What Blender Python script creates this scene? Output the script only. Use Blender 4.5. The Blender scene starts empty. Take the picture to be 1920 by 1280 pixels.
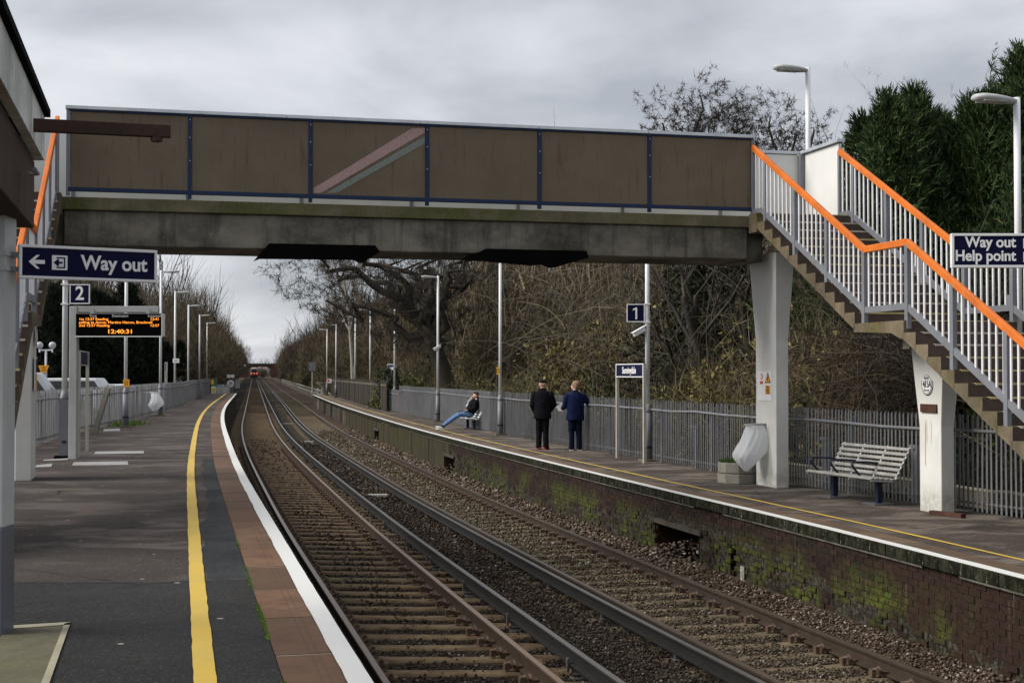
import bpy, math, random
import numpy as np
from mathutils import Vector, Matrix
R = math.radians
random.seed(7); rng = np.random.default_rng(7)
scene = bpy.context.scene
col = scene.collection

# ------------------------------------------------------------------ camera, sky, sun, exposure
CAM_Z = 1.70
cam_d = bpy.data.cameras.new('camera'); cam = bpy.data.objects.new('camera', cam_d); col.objects.link(cam)
cam.location = (0, 0, CAM_Z); cam.rotation_euler = (R(90) + math.atan(60 / 2667), 0, 0)
cam_d.sensor_width = 36; cam_d.lens = 50.0; cam_d.clip_start = .1; cam_d.clip_end = 6000
scene.camera = cam
SUN_EL, SUN_AZ = 37, -98          # azimuth measured from +Y towards +X
world = bpy.data.worlds.new('World'); scene.world = world; world.use_nodes = True
nt = world.node_tree; nt.nodes.clear()
def wn(t, **k):
    n = nt.nodes.new(t)
    for a, b in k.items(): setattr(n, a, b)
    return n
out = wn('ShaderNodeOutputWorld'); mixs = wn('ShaderNodeMixShader'); b1 = wn('ShaderNodeBackground'); b2 = wn('ShaderNodeBackground')
sky = wn('ShaderNodeTexSky', sky_type='NISHITA', sun_disc=False)
sky.sun_elevation = R(SUN_EL); sky.sun_rotation = R(SUN_AZ); b1.inputs[1].default_value = .08
nt.links.new(sky.outputs[0], b1.inputs[0])
tc = wn('ShaderNodeTexCoord'); sep = wn('ShaderNodeSeparateXYZ'); nt.links.new(tc.outputs['Generated'], sep.inputs[0])
def wmath(op, a, b=None):
    n = wn('ShaderNodeMath', operation=op)
    for i, v in enumerate((a, b)):
        if v is None: continue
        if isinstance(v, (int, float)): n.inputs[i].default_value = v
        else: nt.links.new(v, n.inputs[i])
    return n.outputs[0]
# clouds on a plane high above: direction / (z + .12)
zz = wmath('ADD', wmath('MAXIMUM', sep.outputs[2], 0.0), .26)
cx = wmath('DIVIDE', sep.outputs[0], zz); cy = wmath('DIVIDE', sep.outputs[1], zz)
cmb = wn('ShaderNodeCombineXYZ'); nt.links.new(cx, cmb.inputs[0]); nt.links.new(cy, cmb.inputs[1])
def wnoise(scale, det, dist, loc):
    m = wn('ShaderNodeMapping'); m.inputs[1].default_value = loc; nt.links.new(cmb.outputs[0], m.inputs[0])
    n = wn('ShaderNodeTexNoise'); n.inputs['Scale'].default_value = scale; n.inputs['Detail'].default_value = det
    n.inputs['Distortion'].default_value = dist; n.inputs['Roughness'].default_value = .5
    nt.links.new(m.outputs[0], n.inputs['Vector']); return n.outputs[0]
ramp = wn('ShaderNodeValToRGB'); e = ramp.color_ramp.elements
e[0].position = .42; e[0].color = (.335, .352, .385, 1); e[1].position = .60; e[1].color = (.64, .65, .675, 1)
mid = ramp.color_ramp.elements.new(.50); mid.color = (.47, .485, .52, 1)
mixn = wmath('ADD', wmath('MULTIPLY', wnoise(.75, 6, .2, (3.1, 1.7, 0)), .55), wmath('MULTIPLY', wnoise(2.4, 7, .3, (7.3, 2.2, 0)), .45))
nt.links.new(mixn, ramp.inputs[0]); nt.links.new(ramp.outputs[0], b2.inputs[0]); b2.inputs[1].default_value = 1.0
mixs.inputs[0].default_value = .9
nt.links.new(b1.outputs[0], mixs.inputs[1]); nt.links.new(b2.outputs[0], mixs.inputs[2]); nt.links.new(mixs.outputs[0], out.inputs[0])
sun_d = bpy.data.lights.new('sun', 'SUN'); sun = bpy.data.objects.new('sun', sun_d); col.objects.link(sun)
sun_d.energy = 3.2; sun_d.angle = R(35); sun_d.color = (1, .95, .87)
az = R(SUN_AZ); el = R(SUN_EL)
sun.rotation_euler = Vector((math.sin(az) * math.cos(el), math.cos(az) * math.cos(el), math.sin(el))).to_track_quat('Z', 'Y').to_euler()
scene.view_settings.view_transform = 'Standard'; scene.view_settings.look = 'None'
scene.view_settings.exposure = .48; scene.view_settings.gamma = 1; scene.view_settings.use_curve_mapping = False
scene.cycles.max_bounces = 6; scene.cycles.diffuse_bounces = 3; scene.cycles.transparent_max_bounces = 8
scene.cycles.use_denoising = True

# ------------------------------------------------------------------ materials
MATS = {}
class N:
    """small node-graph helper"""
    def __init__(s, name):
        s.m = bpy.data.materials.new(name); s.m.use_nodes = True; s.t = s.m.node_tree; s.t.nodes.clear()
        s.o = s.t.nodes.new('ShaderNodeOutputMaterial'); s.b = s.t.nodes.new('ShaderNodeBsdfPrincipled')
        s.t.links.new(s.b.outputs[0], s.o.inputs[0]); s.g = s.t.nodes.new('ShaderNodeNewGeometry')
        s.pos = s.g.outputs['Position']; MATS[name] = s.m
    def put(s, sock, v):
        if isinstance(v, (int, float)): sock.default_value = v
        elif isinstance(v, tuple): sock.default_value = v if len(v) == 4 or sock.type == 'VECTOR' else (*v, 1)
        else: s.t.links.new(v, sock)
    def math(s, op, a, b=0.0, clamp=False):
        n = s.t.nodes.new('ShaderNodeMath'); n.operation = op; n.use_clamp = clamp; s.put(n.inputs[0], a); s.put(n.inputs[1], b); return n.outputs[0]
    def mapv(s, scale=(1, 1, 1), loc=(0, 0, 0), rot=(0, 0, 0), v=None):
        n = s.t.nodes.new('ShaderNodeMapping'); n.inputs[1].default_value = loc; n.inputs[2].default_value = rot; n.inputs[3].default_value = scale
        s.t.links.new(v or s.pos, n.inputs[0]); return n.outputs[0]
    def noise(s, scale, det=4, rough=.55, v=None, dist=0.0, colr=False):
        n = s.t.nodes.new('ShaderNodeTexNoise'); n.inputs['Scale'].default_value = scale; n.inputs['Detail'].default_value = det
        n.inputs['Roughness'].default_value = rough; n.inputs['Distortion'].default_value = dist
        s.t.links.new(v or s.pos, n.inputs['Vector']); return n.outputs[1 if colr else 0]
    def voro(s, scale, v=None, feat='F1', rnd=1.0):
        n = s.t.nodes.new('ShaderNodeTexVoronoi'); n.feature = feat; n.inputs['Scale'].default_value = scale; n.inputs['Randomness'].default_value = rnd
        s.t.links.new(v or s.pos, n.inputs['Vector']); return n
    def ramp(s, f, stops):
        n = s.t.nodes.new('ShaderNodeValToRGB'); e = n.color_ramp.elements
        while len(e) < len(stops): e.new(.5)
        for i, (p, c) in enumerate(stops):
            e[i].position = p; e[i].color = (*c, 1) if isinstance(c, tuple) else (c, c, c, 1)
        s.put(n.inputs[0], f); return n.outputs[0]
    def mix(s, f, a, b, mode='MIX'):
        n = s.t.nodes.new('ShaderNodeMix'); n.data_type = 'RGBA'; n.blend_type = mode
        s.put(n.inputs[0], f); s.put(n.inputs[6], a); s.put(n.inputs[7], b); return n.outputs[2]
    def sepz(s, v=None):
        n = s.t.nodes.new('ShaderNodeSeparateXYZ'); s.t.links.new(v or s.pos, n.inputs[0]); return n.outputs
    def bump(s, h, strength=.3, dist=.02):
        n = s.t.nodes.new('ShaderNodeBump'); n.inputs['Strength'].default_value = strength; n.inputs['Distance'].default_value = dist
        s.put(n.inputs['Height'], h); s.t.links.new(n.outputs[0], s.b.inputs['Normal'])
    def uv(s):
        n = s.t.nodes.new('ShaderNodeUVMap'); n.uv_map = 'UVMap'; return n.outputs[0]
    def done(s, c, rough=.7, metal=0.0, spec=.35):
        s.put(s.b.inputs['Base Color'], c); s.put(s.b.inputs['Roughness'], rough); s.b.inputs['Metallic'].default_value = metal
        s.b.inputs['Specular IOR Level'].default_value = spec; return s.m

def plain(name, c, rough=.6, var=.18, scale=3.0, metal=0.0, grime=None, gs=1.2, bump=0.0, spec=.35):
    """paint / metal / cloth with uneven tone and optional grime blotches"""
    n = N(name)
    f = n.noise(scale, 5)
    lo = tuple(x * (1 - var) for x in c); hi = tuple(min(1, x * (1 + var)) for x in c)
    cc = n.ramp(f, [(.3, lo), (.7, hi)])
    if grime:
        g = n.ramp(n.noise(gs, 6, .65, v=n.mapv((1, 1, .35))), [(.52, 0.0), (.72, 1.0)])
        cc = n.mix(n.math('MULTIPLY', g, .6), cc, grime)
    if bump: n.bump(n.noise(scale * 12, 4), bump, .01)
    r = n.ramp(n.noise(scale * 2, 3), [(.3, rough * .85), (.7, min(1, rough * 1.15))])
    return n.done(cc, r, metal, spec)

plain('white_paint', (.62, .62, .60), .45, .05, 2.0, grime=(.40, .38, .33), gs=1.6)
plain('lamp_white', (.70, .71, .73), .4, .04, 3.0)
plain('grey_paint', (.17, .178, .20), .45, .10, 3.0, grime=(.13, .13, .125), gs=2.5)
plain('dark_grey_paint', (.10, .107, .125), .45, .12, 3.0, grime=(.06, .06, .06))
plain('fence_paint', (.195, .197, .205), .5, .16, 1.4, grime=(.10, .10, .09), gs=2.0)
plain('baluster_white', (.66, .66, .69), .4, .06, 4.0, grime=(.42, .41, .38), gs=4)
plain('orange_paint', (.58, .150, .024), .55, .14, 2.5, grime=(.36, .10, .035), gs=3, spec=.2)
plain('silver_metal', (.50, .53, .56), .38, .12, 3.0, .6, grime=(.30, .31, .32), gs=2)
plain('navy_sign', (.006, .007, .036), .6, .1, 3, spec=.08)
plain('sign_white', (.75, .75, .75), .4, .03, 5)
plain('sign_letter', (.80, .80, .80), .4, .02, 5)
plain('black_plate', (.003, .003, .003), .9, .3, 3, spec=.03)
plain('navy_steel', (.012, .016, .035), .4, .2, 5)
plain('post_cream', (.42, .40, .34), .55, .1, 4, grime=(.22, .2, .16), gs=4)
plain('yellow_sign', (.80, .50, .03), .45, .06, 6)
plain('amber_sign', (.75, .33, .02), .45, .06, 6)
plain('sign_red', (.6, .06, .05), .45, .1, 6)
plain('black_ink', (.01, .01, .012), .5, .1, 5)
plain('lamp_glass', (.42, .44, .46), .15, .05, 5)
plain('slat_grey', (.27, .265, .25), .6, .22, 5.0, grime=(.16, .16, .13), gs=5, bump=.2)
plain('slat_white', (.55, .56, .56), .55, .12, 5.0)
plain('rust', (.060, .024, .014), .85, .5, 9.0, bump=.4)
plain('skin', (.55, .33, .25), .5, .08, 8)
plain('black_cloth', (.009, .009, .012), .9, .45, 14, bump=.5, spec=.04)
plain('black_trouser', (.008, .008, .009), .9, .45, 12, bump=.5, spec=.04)
plain('navy_cloth', (.009, .014, .045), .9, .45, 12, bump=.5, spec=.04)
plain('navy_trouser', (.007, .010, .024), .9, .45, 12, bump=.5, spec=.04)
plain('denim', (.085, .16, .30), .85, .35, 12, bump=.25)
plain('grey_hoodie', (.40, .41, .42), .9, .15, 14, bump=.25)
plain('red_shoe', (.26, .035, .035), .6, .2, 14)
plain('white_shoe', (.62, .62, .62), .6, .1, 14)
plain('dark_shoe', (.03, .03, .035), .6, .2, 14)
plain('brown_hair', (.035, .018, .012), .7, .4, 40, bump=.5)
plain('fair_hair', (.24, .145, .085), .7, .4, 40, bump=.6)
plain('felt_black', (.010, .010, .012), .9, .2, 20)
plain('paper', (.75, .75, .72), .8, .04, 8)
plain('car_white', (.62, .64, .66), .3, .04, 2)
plain('car_blue', (.06, .10, .18), .3, .1, 2)
plain('car_red', (.35, .03, .03), .3, .1, 2)
plain('dark_window', (.02, .023, .028), .12, .1, 3, spec=.6)
plain('rubber', (.015, .015, .015), .8, .2, 6)
plain('cabinet_grey', (.40, .41, .41), .5, .08, 3, grime=(.25, .25, .22))
plain('cabinet_green', (.02, .16, .10), .5, .1, 3)
plain('train_body', (.42, .40, .38), .35, .1, 1.5)
plain('train_red', (.20, .018, .015), .35, .1, 1.5)
plain('train_dark', (.02, .02, .022), .5, .2, 1.5)
plain('opening_brick', (.035, .014, .010), .9, .4, 9.0)
plain('red_brick_far', (.075, .026, .020), .85, .3, 1.5)
plain('roof_tile', (.12, .09, .08), .85, .3, 2.0)
plain('house_brick', (.34, .16, .10), .85, .25, 1.5)
plain('barge_white', (.8, .8, .8), .6, .03, 1.5)
plain('timber_board', (.30, .28, .20), .85, .3, 3.0, grime=(.12, .13, .07), gs=3, bump=.3)
plain('dark_timber', (.050, .042, .034), .9, .4, 4.0, grime=(.025, .026, .018), gs=3, bump=.5)
plain('old_timber', (.11, .095, .075), .9, .35, 5.0, grime=(.05, .06, .03), gs=3, bump=.5)
plain('cover_metal', (.27, .265, .26), .5, .2, 9.0, bump=.3)
plain('sleeper_brown', (.125, .088, .052), .85, .32, 6.0, grime=(.038, .026, .017), gs=3, bump=.4, spec=.1)
plain('sleeper_yellow', (.135, .105, .066), .85, .32, 6.0, grime=(.05, .04, .025), gs=3, bump=.4, spec=.1)
plain('clip_rust', (.085, .052, .034), .7, .4, 12.0)
plain('insulator', (.07, .065, .06), .6, .3, 12.0)

def glow(name, c, st):
    n = N(name); n.b.inputs['Emission Color'].default_value = (*c, 1); n.b.inputs['Emission Strength'].default_value = st
    return n.done((.02, .02, .02), .5)
glow('led_orange', (1, .30, .03), 1.5); glow('tail_red', (1, .12, .05), 1.0); glow('train_orange', (1, .25, .08), .5); glow('head_white', (1, .9, .75), 1.5)

# --- concrete with moss (bridge fascia, steps, planter)
def concrete(name, c, moss, lo=.5, hi=.7, streak=.35, rough=.85, ms=.8, dark=(.05, .047, .04), pit=30, big=0):
    n = N(name)
    base = n.mix(n.ramp(n.noise(2.2, 8, .65), [(.3, 0.0), (.7, 1.0)]), tuple(x * .62 for x in c), tuple(min(1, x * 1.18) for x in c))
    if big: base = n.mix(n.ramp(n.noise(.7, 7, .68, v=n.mapv((1, 1, 1.6))), [(.40, 0.0), (.62, big)]), base, dark)
    sv = n.mapv((1.5, 1.5, .18)); st = n.ramp(n.noise(2.6, 7, .7, v=sv), [(.50, 0.0), (.74, 1.0)])
    base = n.mix(n.math('MULTIPLY', st, streak), base, dark)
    sp = n.ramp(n.noise(pit, 3, .8), [(.58, 0.0), (.72, 1.0)])
    base = n.mix(n.math('MULTIPLY', sp, .35), base, tuple(min(1, x * 1.6) for x in c))
    if moss:
        mf = n.ramp(n.noise(ms, 7, .68), [(lo, 0.0), (hi, 1.0)])
        base = n.mix(n.math('MULTIPLY', mf, .75), base, n.ramp(n.noise(25, 3), [(.3, tuple(x * .5 for x in moss)), (.7, tuple(x * 1.3 for x in moss))]))
    n.bump(n.math('ADD', n.noise(45, 5, .7), n.math('MULTIPLY', n.noise(4, 4), 1.5)), .35, .015)
    return n.done(base, rough, 0, .2)
concrete('fascia_concrete', (.165, .145, .095), (.070, .080, .016), .42, .62, .5, big=.4, dark=(.045, .038, .022))
concrete('beam_concrete', (.20, .185, .15), None, streak=.9, dark=(.022, .020, .015), big=.8)
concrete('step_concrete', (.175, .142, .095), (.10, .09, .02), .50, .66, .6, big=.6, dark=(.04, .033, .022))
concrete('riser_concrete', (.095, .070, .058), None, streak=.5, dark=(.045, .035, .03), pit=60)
plain('nosing', (.50, .46, .38), .8, .3, 5.0)
plain('nosing_yellow', (.50, .44, .20), .8, .35, 3.0)
concrete('planter_concrete', (.30, .285, .24), (.10, .11, .05), .5, .7, .5)
concrete('fascia_board', (.62, .63, .60), (.10, .11, .07), .55, .75, .55)
concrete('rusty_beam', (.060, .036, .028), (.09, .05, .03), .5, .7, .5, pit=22, dark=(.02, .015, .012))
concrete('worn_slab', (.13, .118, .08), (.09, .10, .04), .5, .7, .3)

# white painted column with rust run
n = N('column_white')
b_ = n.mix(n.ramp(n.noise(1.6, 6), [(.35, 0.0), (.7, 1.0)]), (.56, .555, .52), (.66, .655, .63))
b_ = n.mix(n.math('MULTIPLY', n.ramp(n.noise(3, 7, .7, v=n.mapv((2, 2, .3))), [(.58, 0.0), (.75, 1.0)]), .35), b_, (.36, .35, .30))
z_ = n.sepz()[2]; lowd = n.math('MULTIPLY', n.ramp(z_, [(0.0, 1.0), (.18, 0.0)]), n.ramp(n.noise(9, 5), [(.35, 0.0), (.6, 1.0)]))
b_ = n.mix(n.math('MULTIPLY', lowd, .5), b_, (.25, .24, .2)); n.bump(n.noise(30, 5), .15, .01); n.done(b_, .55, 0, .3)

# brown parapet panel
n = N('parapet_panel')
b_ = n.mix(n.ramp(n.noise(1.1, 7, .6), [(.3, 0.0), (.7, 1.0)]), (.112, .088, .060), (.158, .126, .089))
st = n.ramp(n.noise(5, 6, .7, v=n.mapv((2.5, 2.5, .25))), [(.56, 0.0), (.78, 1.0)])
b_ = n.mix(n.math('MULTIPLY', st, .75), b_, (.040, .031, .022))
b_ = n.mix(n.math('MULTIPLY', n.ramp(n.noise(110, 2), [(.45, 0.0), (.7, 1.0)]), .25), b_, (.20, .155, .11))
sc_ = n.voro(3.0, v=n.mapv((1, 1, 1.0))).outputs['Distance']
b_ = n.mix(n.ramp(sc_, [(0.0, 1.0), (.018, 0.0)]), b_, (.45, .42, .36)); n.bump(n.noise(60, 4), .12, .01); n.done(b_, .8, 0, .2)
n = N('blue_frame')
b_ = n.mix(n.ramp(n.noise(6, 8, .75), [(.54, 0.0), (.62, 1.0)]), (.016, .032, .075), (.035, .028, .025)); n.done(b_, .6, 0, .15)
n = N('white_panel'); n.done(n.ramp(n.noise(1.5, 5), [(.3, (.60, .60, .59)), (.7, (.68, .68, .67))]), .5)
for nm, c in (('stripe_pink', (.40, .27, .25)), ('stripe_teal', (.19, .22, .19))):
    n = N(nm); n.done(n.mix(n.ramp(n.noise(40, 4, .8), [(.45, 0.0), (.65, 1.0)]), c, tuple(x * .6 for x in c)), .7)

# asphalt: brown-grey worn, with pale patches (streaks and wet sheen painted into the colour) and gum spots
def asphalt(name, c1, c2, patch, gum=.5, sc=75):
    n = N(name)
    b = n.mix(n.ramp(n.noise(.55, 6, .6), [(.38, 0.0), (.62, 1.0)]), c1, c2)
    b = n.mix(n.ramp(n.noise(14, 6, .75), [(.35, .5), (.6, 0.0)]), b, tuple(x * .55 for x in c1))
    lp = n.ramp(n.noise(.9, 7, .65, v=n.mapv((.8, 1.3, 1)), dist=.5), [(.49, 0.0), (.60, 1.0)])
    b = n.mix(n.math('MULTIPLY', lp, patch), b, tuple(min(1, x * 1.75) for x in c2))
    g = n.noise(sc, 3, .8); b = n.mix(n.ramp(g, [(.35, 0.0), (.60, 1.0)]), n.mix(.60, b, (0.01, .01, .01)), b)
    b = n.mix(n.math('MULTIPLY', n.ramp(n.noise(sc * .8, 2, .8), [(.60, 0.0), (.68, 1.0)]), .7), b, tuple(min(1, x * 2.8) for x in c2))
    v = n.voro(3.2); gm = n.ramp(v.outputs['Distance'], [(0.0, 1.0), (.06, 1.0), (.08, 0.0)])
    keep = n.ramp(n.sepz(v.outputs['Color'])[0], [(.55, 0.0), (.56, 1.0)])
    b = n.mix(n.math('MULTIPLY', n.math('MULTIPLY', gm, keep), gum), b, (.32, .30, .28))
    vc = n.voro(.42, v=n.mix(.06, n.pos, n.noise(2.2, 5, .7, colr=True), 'ADD'), feat='DISTANCE_TO_EDGE'); b = n.mix(n.math('MULTIPLY', n.ramp(vc.outputs['Distance'], [(0.0, 1.0), (.006, .8), (.012, 0.0)]), n.ramp(n.noise(.6, 3), [(.45, 0.0), (.6, .75)])), b, tuple(x * .25 for x in c1))
    n.bump(n.math('ADD', g, n.math('MULTIPLY', n.noise(30, 5, .7), 1.2)), .8, .012)
    return n.done(b, n.ramp(n.noise(.8, 5), [(.35, .70), (.65, .95)]), 0, .12)
asphalt('asphalt_brown', (.058, .047, .042), (.086, .071, .064), .95, .9)
asphalt('asphalt_dark', (.030, .030, .030), (.043, .042, .041), .12, 1.0)
asphalt('asphalt_right', (.072, .058, .050), (.118, .097, .082), 1.0, .3)
asphalt('trench_patch', (.030, .032, .034), (.05, .052, .054), .2, .2)
# paints
n = N('yellow_line'); f = n.ramp(n.noise(26, 6, .75), [(.57, 0.0), (.69, 1.0)])
b_ = n.mix(n.ramp(n.noise(1.3, 4), [(.35, 0.0), (.65, 1.0)]), (.50, .35, .065), (.58, .385, .045)); b_ = n.mix(n.math('MULTIPLY', f, .45), b_, (.30, .23, .10))
cr = n.ramp(n.noise(5, 6, .8, v=n.mapv((.4, 4, 1))), [(.60, 0.0), (.66, 1.0)]); b_ = n.mix(n.math('MULTIPLY', cr, .4), b_, (.28, .2, .09)); n.done(b_, .6)
n = N('white_line'); f = n.ramp(n.noise(7, 7, .8), [(.58, 0.0), (.70, 1.0)]); n.bump(n.noise(60, 4), .25, .004)
n.done(n.mix(n.math('MULTIPLY', f, .45), (.60, .605, .59), (.42, .41, .38)), .65)
# coping slabs (UV: x across, y along, metres)
def coping(name, c1, c2, moss):
    n = N(name); uv = n.uv(); x, y, _ = n.sepz(uv)
    b = n.mix(n.ramp(n.noise(1.4, 7, .65), [(.3, 0.0), (.7, 1.0)]), c1, c2)
    oi = n.t.nodes.new('ShaderNodeObjectInfo'); b = n.mix(n.math('MULTIPLY', oi.outputs['Random'], .75), b, tuple(v * .5 for v in c1)); b = n.mix(n.ramp(n.noise(5, 7, .75), [(.42, 0.0), (.66, .6)]), b, tuple(v * .45 for v in c1))
    for cx_ in (.20, .245):
        ln = n.math('SUBTRACT', 1.0, n.math('DIVIDE', n.math('ABSOLUTE', n.math('SUBTRACT', x, cx_)), .008), True)
        b = n.mix(n.math('MULTIPLY', n.math('MULTIPLY', ln, n.ramp(n.noise(3, 5), [(.3, .3), (.6, 1.0)])), .65), b, tuple(v * .3 for v in c1))
    b = n.mix(n.math('MULTIPLY', n.ramp(n.noise(.9, 7, .7), [(.56, 0.0), (.7, 1.0)]), .6), b, moss)
    g = n.noise(180, 3, .8); b = n.mix(n.ramp(g, [(.3, .45), (.65, 0.0)]), b, tuple(v * .45 for v in c1)); n.bump(g, .3, .005)
    return n.done(b, .72, 0, .3)
coping('coping_left', (.125, .060, .030), (.215, .122, .066), (.075, .062, .022))
coping('coping_right', (.14, .088, .052), (.21, .145, .095), (.12, .10, .055))
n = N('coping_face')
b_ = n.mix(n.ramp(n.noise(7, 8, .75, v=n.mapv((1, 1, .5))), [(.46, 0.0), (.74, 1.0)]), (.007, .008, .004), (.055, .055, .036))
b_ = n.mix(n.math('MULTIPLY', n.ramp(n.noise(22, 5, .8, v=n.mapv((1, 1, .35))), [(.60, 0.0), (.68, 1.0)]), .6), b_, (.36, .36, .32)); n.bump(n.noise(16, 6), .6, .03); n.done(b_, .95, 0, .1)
plain('ledge_mortar', (.21, .205, .165), .9, .4, 5.0, grime=(.05, .05, .03), gs=4, bump=.4)
plain('joint_mortar', (.34, .30, .25), .9, .25, 8.0)
# platform bricks: dark engineering brick, lime runs, moss low down
n = N('platform_brick')
isl = n.g.outputs['Random Per Island']; z_ = n.sepz()[2]
b_ = n.ramp(isl, [(0.0, (.012, .007, .006)), (.4, (.026, .013, .010)), (.8, (.042, .019, .013)), (1.0, (.018, .013, .011))])
b_ = n.mix(n.ramp(n.noise(9, 7, .7), [(.35, 0.0), (.7, .8)]), b_, (.012, .010, .007))
run = n.ramp(n.noise(9, 6, .75, v=n.mapv((1.6, 1.6, .14))), [(.60, 0.0), (.70, 1.0)]); b_ = n.mix(n.math('MULTIPLY', run, .5), b_, (.15, .135, .105))
fl = n.ramp(n.noise(38, 5, .8), [(.66, 0.0), (.72, 1.0)]); b_ = n.mix(n.math('MULTIPLY', fl, .7), b_, (.30, .29, .25))
mz = n.ramp(n.math('ADD', z_, 1.25), [(.0, .9), (.45, .7), (.75, .0)])
mf = n.math('MULTIPLY', mz, n.ramp(n.noise(.75, 5, .6), [(.46, 0.0), (.60, 1.0)])); mf = n.math('MULTIPLY', mf, n.ramp(n.noise(11, 6, .75), [(.38, 0.0), (.56, 1.0)]))
b_ = n.mix(mf, b_, n.ramp(n.noise(30, 4), [(.3, (.035, .05, .006)), (.7, (.13, .17, .02))])); n.bump(n.noise(40, 6, .7), .5, .012); n.done(b_, .9, 0, .18)
n = N('brick_mortar'); b_ = n.mix(n.ramp(n.noise(14, 6, .8), [(.45, 0.0), (.7, 1.0)]), (.014, .012, .009), (.11, .10, .075)); n.done(b_, .95, 0, .1)
n = N('streaked_wall')
b_ = n.ramp(n.noise(5, 8, .75, v=n.mapv((2.2, 2.2, .22))), [(.3, (.014, .012, .008)), (.55, (.048, .041, .026)), (.75, (.11, .098, .075))])
b_ = n.mix(n.math('MULTIPLY', n.ramp(n.noise(.8, 5), [(.50, 0.0), (.64, 1.0)]), .45), b_, (.040, .046, .012)); n.bump(n.noise(9, 5), .5, .03); n.done(b_, .95, 0, .1)
# rails
def rail_mat(name, side, head):
    n = N(name); x, y, _ = n.sepz(n.uv())
    top = n.ramp(x, [(.44, 0.0), (.46, 1.0), (.54, 1.0), (.56, 0.0)])
    s = n.mix(n.ramp(n.noise(5, 6, .7), [(.3, 0.0), (.7, 1.0)]), tuple(v * .55 for v in side), tuple(v * 1.25 for v in side))
    r = n.math('SUBTRACT', .8, n.math('MULTIPLY', top, .48))
    n.bump(n.noise(50, 4), .1, .004); return n.done(n.mix(top, s, head), r, 0.0, .28)
rail_mat('rail_left', (.040, .025, .016), (.15, .098, .062)); rail_mat('rail_right', (.038, .026, .018), (.062, .046, .034)); rail_mat('rail_conductor', (.009, .008, .007), (.085, .078, .072))
# ballast
def stone_mat(name, stops):
    n = N(name); n.bump(n.noise(60, 4), .3, .006)
    b = n.ramp(n.g.outputs['Random Per Island'], stops); b = n.mix(n.ramp(n.noise(1.2, 4), [(.35, 0.0), (.65, .55)]), b, (.022, .016, .011))
    return n.done(b, .95, 0, .06)
stone_mat('stone_dark', [(0, (.016, .012, .010)), (.6, (.056, .043, .036)), (.95, (.10, .080, .067)), (1, (.30, .28, .26))])
stone_mat('stone_tan', [(0, (.045, .038, .026)), (.6, (.125, .105, .072)), (.94, (.20, .172, .125)), (1, (.42, .39, .33))])
stone_mat('stone_pink', [(0, (.055, .040, .030)), (.6, (.15, .112, .086)), (.94, (.24, .19, .15)), (1, (.50, .46, .42))])
n = N('ballast_bed'); x, y, _ = n.sepz(n.uv())
v = n.voro(26); cc = n.sepz(v.outputs['Color'])[0]
dk = n.ramp(cc, [(0.0, (.014, .011, .009)), (1.0, (.060, .044, .034))]); tn = n.ramp(cc, [(0.0, (.030, .025, .016)), (1.0, (.15, .125, .085))]); pk = n.ramp(cc, [(0.0, (.04, .028, .02)), (1.0, (.16, .11, .085))])
b_ = n.mix(n.ramp(x, [(.39, 0.0), (.50, 1.0)]), dk, tn); b_ = n.mix(n.ramp(x, [(.645, 0.0), (.70, 1.0)]), b_, pk)
b_ = n.mix(n.ramp(v.outputs['Distance'], [(.25, 0.0), (.6, .75)]), b_, (.012, .010, .009)); n.bump(v.outputs['Distance'], -.9, .05); n.done(b_, .95, 0, .05)
# vegetation
def leafmat(name, stops, rough=.75, trans=.0, dark=.45):
    n = N(name); isl = n.g.outputs['Random Per Island']; b = n.ramp(isl, stops)
    b = n.mix(n.ramp(n.noise(.45, 4), [(.36, dark * .6), (.60, 0.0)]), b, tuple(v * .35 for v in stops[0][1])); return n.done(b, rough, 0, .2)
leafmat('bark', [(0, (.030, .025, .020)), (1, (.055, .047, .037))])
leafmat('bark_grey', [(0, (.075, .068, .058)), (1, (.13, .12, .10))])
leafmat('birch_bark', [(0, (.25, .23, .20)), (1, (.40, .37, .33))])
leafmat('twig_brown', [(0, (.060, .046, .028)), (.7, (.14, .108, .066)), (1, (.23, .19, .125))])
leafmat('twig_red', [(0, (.070, .044, .028)), (.7, (.15, .098, .062)), (1, (.20, .15, .10))])
leafmat('twig_olive', [(0, (.060, .052, .026)), (.7, (.125, .108, .055)), (1, (.19, .165, .09))])
leafmat('twig_dark', [(0, (.018, .014, .012)), (1, (.055, .043, .034))])
leafmat('hedge_leaf', [(0, (.030, .045, .012)), (.5, (.080, .105, .026)), (.85, (.16, .16, .045)), (1, (.30, .25, .08))])
leafmat('bronze_leaf', [(0, (.055, .048, .016)), (.5, (.14, .118, .034)), (.85, (.24, .19, .060)), (1, (.36, .30, .12))])
leafmat('ivy_leaf', [(0, (.008, .014, .006)), (.6, (.020, .032, .012)), (1, (.05, .065, .028))])
leafmat('conifer_leaf', [(0, (.012, .028, .010)), (.5, (.034, .066, .020)), (.9, (.068, .110, .034)), (1, (.13, .13, .04))], dark=.6)
leafmat('conifer_dark', [(0, (.006, .010, .006)), (.6, (.013, .022, .011)), (1, (.028, .042, .020))])
leafmat('moss_green', [(0, (.05, .10, .01)), (1, (.13, .24, .03))]); leafmat('grass_green', [(0, (.05, .10, .015)), (1, (.16, .24, .05))])
leafmat('dry_grass', [(0, (.13, .10, .04)), (1, (.26, .21, .10))])
n = N('ground_earth'); n.done(n.ramp(n.noise(.8, 7, .7), [(.3, (.025, .024, .014)), (.7, (.065, .055, .032))]), .95)
n = N('car_park'); n.done(n.ramp(n.noise(1.5, 6), [(.3, (.06, .06, .06)), (.7, (.09, .088, .086))]), .9)
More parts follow.
